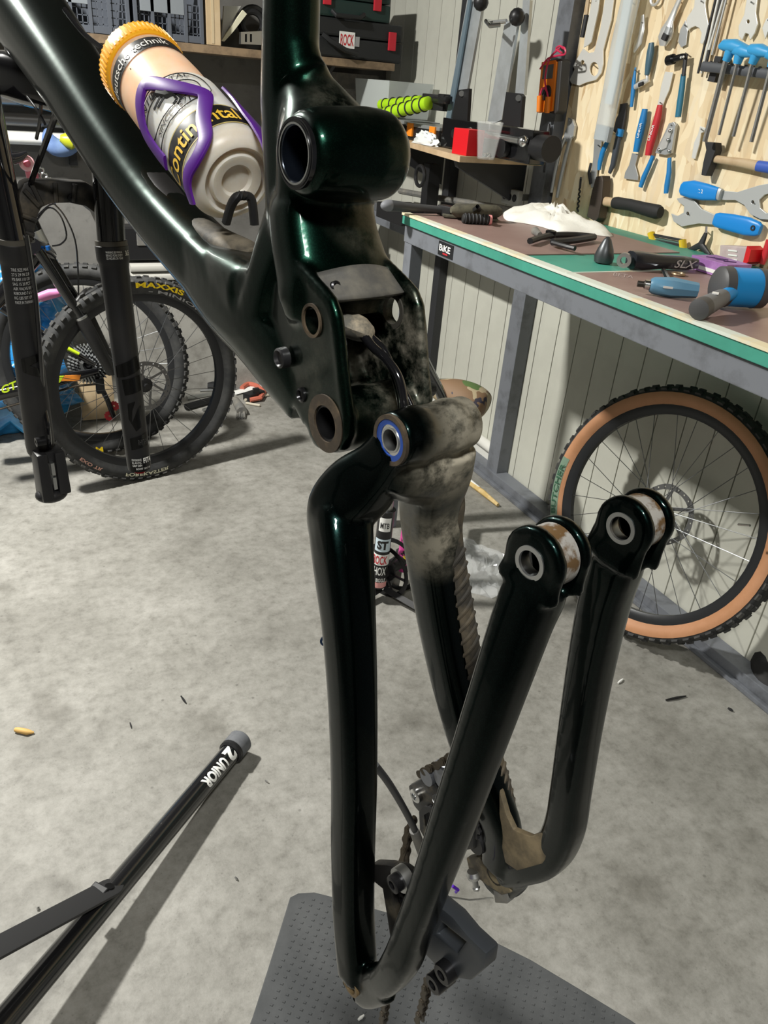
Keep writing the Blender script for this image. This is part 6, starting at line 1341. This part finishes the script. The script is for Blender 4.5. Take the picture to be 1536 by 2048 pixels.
single('cream_folder', MB().prism([pS(443, 82, .03), pS(452, 68, .03), pS(486, 20, .03), pS(494, 28, .03), pS(466, 64, .03), pS(449, 83, .03)], (0, .014, 0)), mat('cream_card', (.62, .60, .45), .6), 'cream folded card leaning diagonally on the long shelf', 'card', smooth=False)
t = thing('silver_bracket', 'small silver slotted bracket on the long shelf left of the seat tube', 'bracket', pS(500, 88, .02))
q = pS(500, 74, .03); obj('plate', MB().prism([pS(482, 88, .02), pS(482, 64, .02), pS(524, 62, .02), pS(524, 90, .02)], (0, .05, 0), [[pS(490, 84, .02), pS(490, 68, .02), pS(494, 68, .02), pS(494, 84, .02)], [pS(500, 84, .02), pS(500, 68, .02), pS(504, 68, .02), pS(504, 84, .02)]]), m_alu, t, smooth=False)
single('black_coil', MB().torus(pS(505, 45, .12), (0, 1, .3), .05, .012, 30, 8).torus(pS(505, 48, .09), (0, 1, .1), .04, .011, 30, 8), m_black, 'coil of black hose behind the silver bracket', 'hose')
# the two power-tool cases
m_caseb = mat('black_case', (.014, .015, .016), .5); m_latch = mat('red_latch', (.50, .02, .035), .45)
def case(px, z0, h, dpt, body_mt, latches, label, dy):
    a, b = pS(px[0], 80, dy), pS(px[1], 80, dy); t = thing('tool_case', label, 'case', ((a.x + b.x) / 2, YS + dy + dpt / 2, z0))
    lo_ = obj('shell', MB().box(((a.x + b.x) / 2, YS + dy + dpt / 2, z0 + h * .26), (b.x - a.x, dpt, h * .52)), body_mt, t, smooth=False, bevel=.008)
    obj('lid', MB().box(((a.x + b.x) / 2, YS + dy + dpt / 2, z0 + h * .77), ((b.x - a.x) * .985, dpt * .98, h * .45)), body_mt, t, smooth=False, bevel=.008)
    for u_ in latches: obj('latch', MB().box((a.x + (b.x - a.x) * u_, YS + dy - .004, z0 + h * .56), (.032, .012, h * .48)), m_latch, t, smooth=False, bevel=.002)
    return t, lo_, a, b
t, lo_, a, b = case((612, 806), ZB + .001, .135, .25, m_caseb, (.88,), 'black case with white sticker and one red latch', .0)
obj('handle', MB().tube([pS(645, 68, -.02), pS(662, 82, -.035), pS(690, 100, -.035), pS(715, 108, -.02)], .010, 8), m_caseb, lo_)
sa_, sb2 = pS(679, 68, -.0015), pS(709, 92, -.0015)
stk = obj('sticker', MB().box(((sa_.x + sb2.x) / 2, YS - .001, (sa_.z + sb2.z) / 2), (sb2.x - sa_.x, .0016, .056)), m_white, lo_, smooth=False)
lettering('print', 'ROCK', planar((sa_.x + .005, YS - .0022, (sa_.z + sb2.z) / 2 - .020), ((sb2.x - sa_.x) * .86, 0, 0), (0, 0, .04)), m_redp, stk, .02)
obj('sticker_tail', MB().box((sb2.x + .012, YS - .001, (sa_.z + sb2.z) / 2 - .002), (.018, .0016, .034)), mat('grey_sticker', (.30, .30, .30), .5), lo_, smooth=False)
t, lo_, a, b = case((618, 778), ZB + .138, .115, .22, mat('dark_green_case', (.012, .030, .026), .45), (.20, .82), 'dark green case with two red latches stacked on top', .01)
obj('handle', MB().tube([pS(665, 22, -.0), pS(672, 30, -.02), pS(720, 36, -.02), pS(728, 30, 0)], .009, 8), m_caseb, lo_)
single('shadow_panel', MB().box((1.52, 3.60, 1.32), (.30, .02, .17)), m_greyplate, 'grey sheet standing in for the shadow under the long shelf in the corner', 'panel', smooth=False)  # no real panel: a grey sheet gives the shadow below the shelf
# rack of long tubes on the lower wall at far left
rk = thing('tube_rack', 'wall rack with black brackets at far left', 'rack', (.15, 3.6, 1.0))
for x in (-.12, .34): obj('upright', MB().box((x, 3.632, 1.14), (.03, .03, .30)), m_dark, rk, smooth=False)
YR = 3.54
for z in (1.218, 1.150, 1.085):
    for x in (-.12, .34): obj('arm', MB().box((x, 3.58, z - .032), (.03, .10, .012)), m_dark, rk, smooth=False)
for z, mt, lab in ((1.218, m_alu, 'silver tube on the top rung of the tube rack'), (1.152, mat('grey_tube', (.20, .20, .20), .4, .5), 'grey tube on the middle rung of the rack'), (1.088, m_white, 'white tube on the lowest rung of the rack')):
    single('long_tube', MB().cyl((-.45, YR + .02, z), (.42, YR + .02, z), .024, seg=18), mt, lab, 'tube', 'long tubes on the rack')
for px, py, lab in ((122, 212, 'pale quarter-round drilled plate, upper one at the rack end'), (128, 252, 'pale quarter-round drilled plate, lower one at the rack end')):
    p = onY(px, py, YR - .012); o_ = [p] + [p + Vector((.085 * math.cos(R(-a)), 0, .085 * math.sin(R(-a)))) for a in range(0, 91, 15)]
    hl_ = [[p + Vector((.055 * math.cos(R(-a)) + .006 * math.cos(k), 0, .055 * math.sin(R(-a)) + .006 * math.sin(k))) for k in (0, 1, 2, 3, 4, 5)] for a in (18, 38, 58, 76)]
    t = thing('drilled_plate', lab, 'plate', p - Vector((0, 0, .085)), group='drilled plates'); o2 = obj('plate', MB().prism(o_, (0, .006, 0), hl_), mat('pale_grey_plate', (.45, .46, .44), .5), t, smooth=False)
    obj('green_dot', MB().box(p + Vector((.018, -.001, -.018)), (.022, .002, .022)), mat('green_mark', (.06, .42, .25), .5), o2, smooth=False)
    obj('peg', MB().cyl(p + Vector((.02, .004, -.02)), p + Vector((.02, .11, -.02)), .004, seg=6), m_boltb, o2)
t = thing('blue_cloth_toy', 'blue rag hooked under the tube rack', 'rag', onY(112, 304, 3.55))
obj('cloth', MB().tube(smooth_path([onY(92, 262, 3.55), onY(98, 280, 3.53), onY(112, 294, 3.52), onY(138, 298, 3.53), onY(162, 290, 3.55)], [(1, 1)] * 5, 5)[0], smooth_path([Vector((0, 0, 0))] * 5, [(.010, .02), (.028, .03), (.034, .03), (.024, .03), (.008, .01)], 5)[1], 14), mat('blue_cloth', (.10, .17, .36), .85, col2=(.16, .25, .46), nscale=12), t)
obj('hook', MB().tube([onY(90, 262, 3.55), onY(84, 250, 3.56)], .004, 6), m_boltb, t)
single('yellow_lump', MB().lathe(onY(120, 276, 3.50), onY(148, 284, 3.50) - onY(120, 276, 3.50), [(0, 0), (0, .012), (.02, .026), (.045, .030), (.060, .018), (.062, 0)], 14), mat('lime_yellow_plastic', (.42, .45, .02), .35), 'lime yellow bulb-shaped lump beside the blue rag', 'lamp')  # plain yellow-green lump, not a light source
# concrete ledge and the things stacked against the wall
m_ledge = mat('pale_concrete', (.36, .35, .32), .8, col2=(.20, .19, .17), nscale=9, lo=.45, hi=.7, bump=.4)
struct('trim_5', MB().box((.30, YB - .05, .26), (2.6, .1, .52)), m_ledge, smooth=False)
t = thing('car_battery', 'black charger box on the wall ledge behind the fork leg', 'charger', onY(268, 440, 3.6))
ba_, bb_ = onY(246, 372, 3.58), onY(318, 445, 3.58)
obj('housing', MB().box(((ba_.x + bb_.x) / 2, 3.60, .692), (.18, .09, .14)), m_black, t, smooth=False, bevel=.008); obj('grey_front', MB().box(((ba_.x + bb_.x) / 2 + .02, 3.553, .72), (.11, .008, .07)), m_greyplate, t, smooth=False, bevel=.004)
t = thing('folded_pad', 'white folded pad lying on the ledge behind the fork leg', 'pad', onY(300, 490, 3.58))
pa = onY(296, 474, 3.58)
for k in range(2): obj('fold', MB().tube([Vector((pa.x - .09, 3.585, .552 + k * .04)), Vector((pa.x + .14, 3.585, .552 + k * .04))], [(.055, .018)] * 2, 14, up=(0, 0, 1), sq=3), mat('off_white_foam', (.50, .49, .45), .8), t)
# blue plastic sack behind the bikes
def sack(c, r, label, seed):
    mb = MB(); mb.blob(c, r, None, 36, 22, .55, 11)
    for v in mb.v: v.z = max(v.z, .003); v.y = min(v.y, YB - .11)
    return single('plastic_sack', mb, mat('blue_film', (.02, .17, .42), .22, coat=.5, col2=(.04, .30, .62), nscale=6), label, 'sack', sharp=180)
sack(Vector((-.05, 3.30, .17)), (.25, .17, .18), 'wide blue plastic sack on the floor behind both bikes', 1); sack(Vector((.06, 3.42, .55)), (.17, .12, .18), 'blue plastic bag behind the bike forks near the wall', 2)
single('brown_board', MB().box((.30, 3.33, .13), (.14, .02, .25), Matrix.Rotation(-.15, 3, 'X')), m_card, 'brown cardboard piece propped behind the spoked wheels', 'cardboard', smooth=False)
# hanging tools and dark clutter between seat tube and bench
hk = thing('hanging_pump', 'black floor pump and hose standing in the back corner', 'pump', (1.42, 3.35, 0))
p0 = onY(752, 560, 3.35); obj('barrel', MB().cyl((1.40, 3.35, .03), (1.40, 3.35, .78), .03, seg=16), m_black, hk); obj('base', MB().box((1.40, 3.35, .016), (.2, .1, .03)), m_black, hk, smooth=False, bevel=.004)
obj('rod', MB().cyl((1.40, 3.35, .78), (1.40, 3.35, .93), .008, seg=8), m_steel, hk); obj('handle', MB().cyl((1.33, 3.35, .93), (1.47, 3.35, .93), .014, seg=10), m_white, hk)
t = thing('long_case', 'black upright bag standing in the corner by the pump', 'bag', (1.56, 3.46, 0)); obj('body', MB().tube([(1.57, 3.46, 0.002), (1.57, 3.46, .5), (1.57, 3.48, .80)], [(.06, .09), (.065, .09), (.04, .06)], 18, up=(0, 1, 0), sq=3), m_black, t)
obj('strap', MB().tube([(1.57, 3.40, .78), (1.56, 3.36, .5), (1.57, 3.37, .3)], .008, 6), m_greyplate, t)
# ceiling lamps that light the shop
for (x, y_, z), sx, lab in ((LAMP_A, .2, 'square ceiling lamp over the floor before the back wall'), (LAMP_B, .55, 'long ceiling lamp behind the camera')):
    t = thing('ceiling_lamp', lab, 'lamp', (x, y_, z)); obj('housing', MB().box((x, y_, z + .03), (sx, .2, .05)), m_alu, t, smooth=False, bevel=.004); obj('rod', MB().cyl((x, y_, z + .05), (x, y_, ZC), .006, seg=8), m_alu, t)
    obj('diffuser', MB().box((x, y_, z + .002), (sx * .9, .18, .006)), mat('lamp_diffuser', (.9, .9, .88), .5, emit=(.97, 1, .95), estr=6), t, smooth=False)
# ------------------------------------------------------------------ floor: stand leg, mat, litter
ft = onZ(482, 1480, .034); far = onZ(20, 2030, .085)
sd_ = (ft - far).normalized(); near = far - sd_ * .35
stnd = thing('repair_stand', 'black lettered repair stand leg with grey rubber foot across the floor', 'repair stand', (ft.x, ft.y, 0))
tb = obj('leg_tube', MB().cyl(near, ft - sd_ * .03, .0225, seg=28), mat('gloss_black_paint', (.008, .008, .009), .2, coat=1., coat_rough=.12), stnd)
obj('rubber_foot', MB().lathe(ft, -sd_, [(-.004, 0), (-.002, .024), (.003, .0285), (.036, .0285), (.038, .026), (.038, 0)], 24), mat('grey_rubber', (.10, .105, .115), .75, col2=(.14, .145, .155), nscale=30), stnd)
obj('foot_collar', MB().lathe(ft, -sd_, [(.036, .024), (.038, .0285), (.046, .0285), (.050, .0235)], 24), m_black, stnd)
tcm = (EYE - ft); u_ = (tcm - sd_ * tcm.dot(sd_)).normalized(); v_ = sd_.cross(u_)
def tubetxt(s, h0, h1, a_, w, bold): # letters read along the tube
    def fn(a, b): h = h0 + (h1 - h0) * a; an = a_ + w * (b - .5); return ft - sd_ * h + (u_ * math.cos(an) + v_ * math.sin(an)) * .0233
    return lettering('print', s, fn, m_white, tb, bold, sub=.12)
tubetxt('UNIOR', .086, .168, .15, 1.15, .045)
tubetxt('2', .052, .078, .1, 1.5, .06)
br0 = onZ(228, 1772, .085); br1 = onZ(-60, 1925, .20); bd_ = (br1 - br0).normalized()
sdv = bd_.cross(Vector((0, 0, 1))).normalized()
fl_ = MB().tube([br0 - bd_ * .012, br0, br0 + bd_ * .01, br1], [(.012, .0035), (.020, .0035), (.0215, .0035), (.0215, .0035)], 12, up=(bd_.cross(sdv)), sq=6)
st = obj('strut', fl_, mat('satin_black_steel', (.030, .030, .031), .5, .3), stnd, bevel=0)
nb = br0 + bd_ * .012; upn = bd_.cross(sdv); upn = upn if upn.z > 0 else -upn
obj('strut_bolt', MB().lathe(nb + upn * .002, upn, [(0, 0), (0, .009), (.004, .008), (.004, 0)], 14), m_boltb, st)
obj('strut_tab', MB().box(br0.lerp(onZ(205, 1800, .05), .5) + bd_ * .02, (.02, .03, .05), Matrix.Rotation(.7, 3, 'Z')), m_black, stnd, smooth=False, bevel=.002)
obj('centre_column', MB().cyl(near, near + Vector((0, 0, 1.6)), .026, seg=20), MATS['gloss_black_paint'], stnd)
# thin rubber mat with dimples
mo = [(580, 1800), (596, 1792), (628, 1790), (660, 1798), (780, 1832), (900, 1862), (970, 1880), (1060, 1925), (1160, 1985), (1260, 2046), (1300, 2075), (1290, 2180), (480, 2180), (470, 2130), (505, 2040), (540, 1930)]
mp_ = [onZ(a, b, .001) for a, b in mo]
rm = thing('rubber_mat', 'thin dark grey dimpled rubber mat on the floor below the swingarm', 'mat', (mp_[0].x, mp_[0].y, 0))
m_mat = mat('dusty_rubber_mat', (.050, .053, .055), .75, col2=(.085, .088, .09), nscale=7, lo=.4, hi=.7, bump=.2, bscale=90)
sh_ = obj('sheet', MB().prism(mp_, (0, 0, .009)), m_mat, rm, smooth=False, bevel=.002)
dm = MB(); du = (onZ(1160, 1985) - onZ(780, 1832)).normalized(); dv_ = Vector((-du.y, du.x, 0))
from mathutils.geometry import intersect_point_tri_2d
def inside(p, poly):
    c = False; j = len(poly) - 1
    for i in range(len(poly)):
        if (poly[i].y > p.y) != (poly[j].y > p.y) and p.x < (poly[j].x - poly[i].x) * (p.y - poly[i].y) / (poly[j].y - poly[i].y) + poly[i].x: c = not c
        j = i
    return c
cm_ = sum(mp_, Vector()) / len(mp_)
pin = [cm_ + (q - cm_) * .94 for q in mp_]; cnt = 0
for i in range(-40, 40):
    for j in range(-50, 50):
        p = cm_ + du * (i * .0165) + dv_ * (j * .0125 )
        if inside(p, pin): dm.box((p.x, p.y, .0105), (.0065, .0045, .0013), Matrix.Rotation(math.atan2(du.y, du.x), 3, 'Z'), .6)
o_ = obj('dimple', dm, m_mat, sh_, smooth=False); o_['kind'] = 'stuff'
# litter
def lit(name, mb, mt, label, cat, group=None): return single(name, mb, mt, label, cat, group)
def fz(px, py, z=0.): return onZ(px, py, z)
lit('wood_chip', MB().tube([fz(30, 1459, .007), fz(36, 1460, .007), fz(55, 1464, .007), fz(68, 1465, .004)], [.005, .0065, .007, .002], 10), mat('tan_wood', (.60, .37, .12), .6), 'tan cylindrical wood plug lying alone at far left of the floor', 'wood chip')
t = thing('rolled_paper', 'white and yellow frayed paper roll by the floor channel', 'paper', fz(960, 980)); p0, p1 = fz(922, 948, .012), fz(996, 1010, .011)
obj('tube', MB().cyl(p0, p0.lerp(p1, .5), .010, seg=10), m_white, t); obj('frayed_end', MB().tube([p0.lerp(p1, .2) + Vector((-.008, -.004, -.002)), p0.lerp(p1, .6), p1], [.009, .011, .007], 8), mat('straw_yellow', (.55, .38, .14), .8, col2=(.66, .50, .25), nscale=30, bump=.5), t)
def bagp(outl, hgt, label, zz, alpha=.35):
    o_ = rag('plastic_bag', outl, hgt, mat('crinkled_clear_film', (.75, .77, .77), .06, alpha=.26, spec=1., bump=.3, bscale=60), label, 'bag', .0, zz, True); return o_
bagp([(915, 1080), (960, 1095), (1030, 1120), (1036, 1150), (1005, 1196), (960, 1190), (925, 1170)], .028, 'crumpled clear plastic bag on the floor beside the right chainstay', 5)
t = thing('bearing', 'small dark bearing standing on the floor left of the chainstay', 'bearing', fz(650, 1294)); q = fz(650, 1282, .012); obj('race', MB().ring(q, (-.5, -1, .25), .007, .014, -.004, .004, 24), mat('dark_blue_race', (.02, .04, .09), .3, .8), t); obj('inner', MB().ring(q, (-.5, -1, .25), .004, .0075, -.005, .005, 20), m_steel, t)
for px, py, px2, py2, r_, mt, lab in ((1332, 1400, 1372, 1392, .004, m_black, 'dark splinter lying on the shaded floor at right'), (1456, 1416, 1466, 1422, .004, m_black, 'tiny dark crumb right of the dark splinter'), (1236, 1366, 1246, 1358, .004, m_white, 'small white paper scrap beside the right stay'),
                               (184, 1778, 190, 1776, .004, m_white, 'white crumb on the floor beside the stand tube'), (716, 2040, 728, 2030, .003, m_white, 'white curled scrap on the rubber mat below the dropout'), (470, 1754, 476, 1760, .0025, m_steel, 'tiny steel screw right of the stand tube'), (260, 1445, 263, 1456, .002, m_black, 'short dark bristle on the floor left of centre'), (362, 1392, 372, 1406, .003, m_black, 'black fragment on the floor above the stand foot'),
                               (530, 1560, 538, 1566, .002, m_greyplate, 'grey flake on the floor right of the stand foot'), (75, 1815, 78, 1818, .0035, m_steel, 'shiny nut on the floor left of the stand tube')):
    z_ = .0105 if 'mat' in lab and 'rubber' in lab else 0.0
    lit('floor_scrap', MB().tube([fz(px, py, z_ + r_), fz((px + px2) / 2, (py + py2) / 2, z_ + r_ * 1.1), fz(px2, py2, z_ + r_)], [r_ * .6, r_, r_ * .5], 6), mt, lab, 'scrap')
# heap of tool bits by the wall
hp = 'metal odds and ends heaped by the wall'
def bit(name, a, b, r_, mt, lab, cat, flat=1.): return single(name, MB().tube([fz(*a, r_ * flat + .001), fz(*b, r_ * flat + .001)], [(r_, r_ * flat)] * 2, 8, up=(0, 0, 1)), mt, lab, cat, hp)
bit('steel_bar', (374, 796), (432, 786), .010, m_alu, 'bright steel bar with yellow tip on the floor heap', 'bar'); bit('square_bar', (372, 814), (436, 796), .016, m_boltb, 'dark square bar on the floor heap behind the wheel', 'bar'); bit('white_profile', (468, 786), (520, 772), .022, m_white, 'white profile strip on the floor heap', 'strip', .3)
bit('long_dowel', (490, 800), (566, 783), .007, mat('pale_dowel', (.55, .50, .40), .5), 'pale long dowel sticking out of the floor heap', 'dowel'); bit('short_dowel', (492, 806), (520, 811), .006, MATS['pale_dowel'], 'short pale dowel in front of the floor heap', 'dowel'); bit('black_grip', (416, 771), (438, 772), .022, m_black, 'black cylinder lying at the wall behind the wheel', 'cylinder')
bit('thin_rod', (400, 781), (490, 776), .006, m_alu, 'thin grey rod along the wall behind the heap', 'rod'); bit('small_bolt', (406, 820), (424, 814), .007, m_alu, 'small bolt in front of the dark square bar', 'bolt')
single('red_pliers', MB().tube(smooth_path([fz(484, 776, .02), fz(496, 768, .02), fz(514, 772, .02), fz(528, 784, .015)], [(1, 1)] * 4, 4)[0], .012, 8).tube([fz(500, 800, .015), fz(520, 796, .02), fz(530, 782, .015)], .012, 8), mat('coral_grip', (.52, .14, .09), .5), 'coral red handled pliers on the floor heap', 'pliers', hp)
single('black_clamp', MB().box(fz(508, 790, .02), (.10, .05, .035), Matrix.Rotation(.5, 3, 'Z')).box(fz(512, 782, .045), (.03, .02, .03)), m_black, 'black clamp block between white strip and red pliers', 'clamp', hp, bevel=.003)
sp_ = thing('spray_nozzle', 'corroded metal fitting at the front of the floor heap', 'fitting', fz(482, 828)); obj('body', MB().tube([fz(470, 800, .022), fz(480, 815, .022), fz(484, 824, .02)], [.018, .023, .024], 12), m_greyplate, sp_)
for k in range(4): obj('prong', MB().cyl(fz(476 + k * 4, 824, .012 + .006 * (k % 2)), fz(474 + k * 5, 836, .008), .006, seg=6), m_greyplate, sp_)
single('corner_post', MB().box((.985, 3.50, .30), (.06, .06, .60)), m_dark, 'dark square post at the wall behind the floor heap', 'post', smooth=False, bevel=.003) if False else None
# dark muddy boot-like lump at the right edge by the wall, torn grey sheet
single('black_tyre_edge', MB().tube(smooth_path([onZ(1545, 1290, .10), onZ(1528, 1330, .05), onZ(1530, 1365, .03), onZ(1560, 1390, .02)], [(1, 1)] * 4, 5)[0], .035, 12), m_rubber, 'black rubber lump by the wall at the right picture edge', 'rubber')
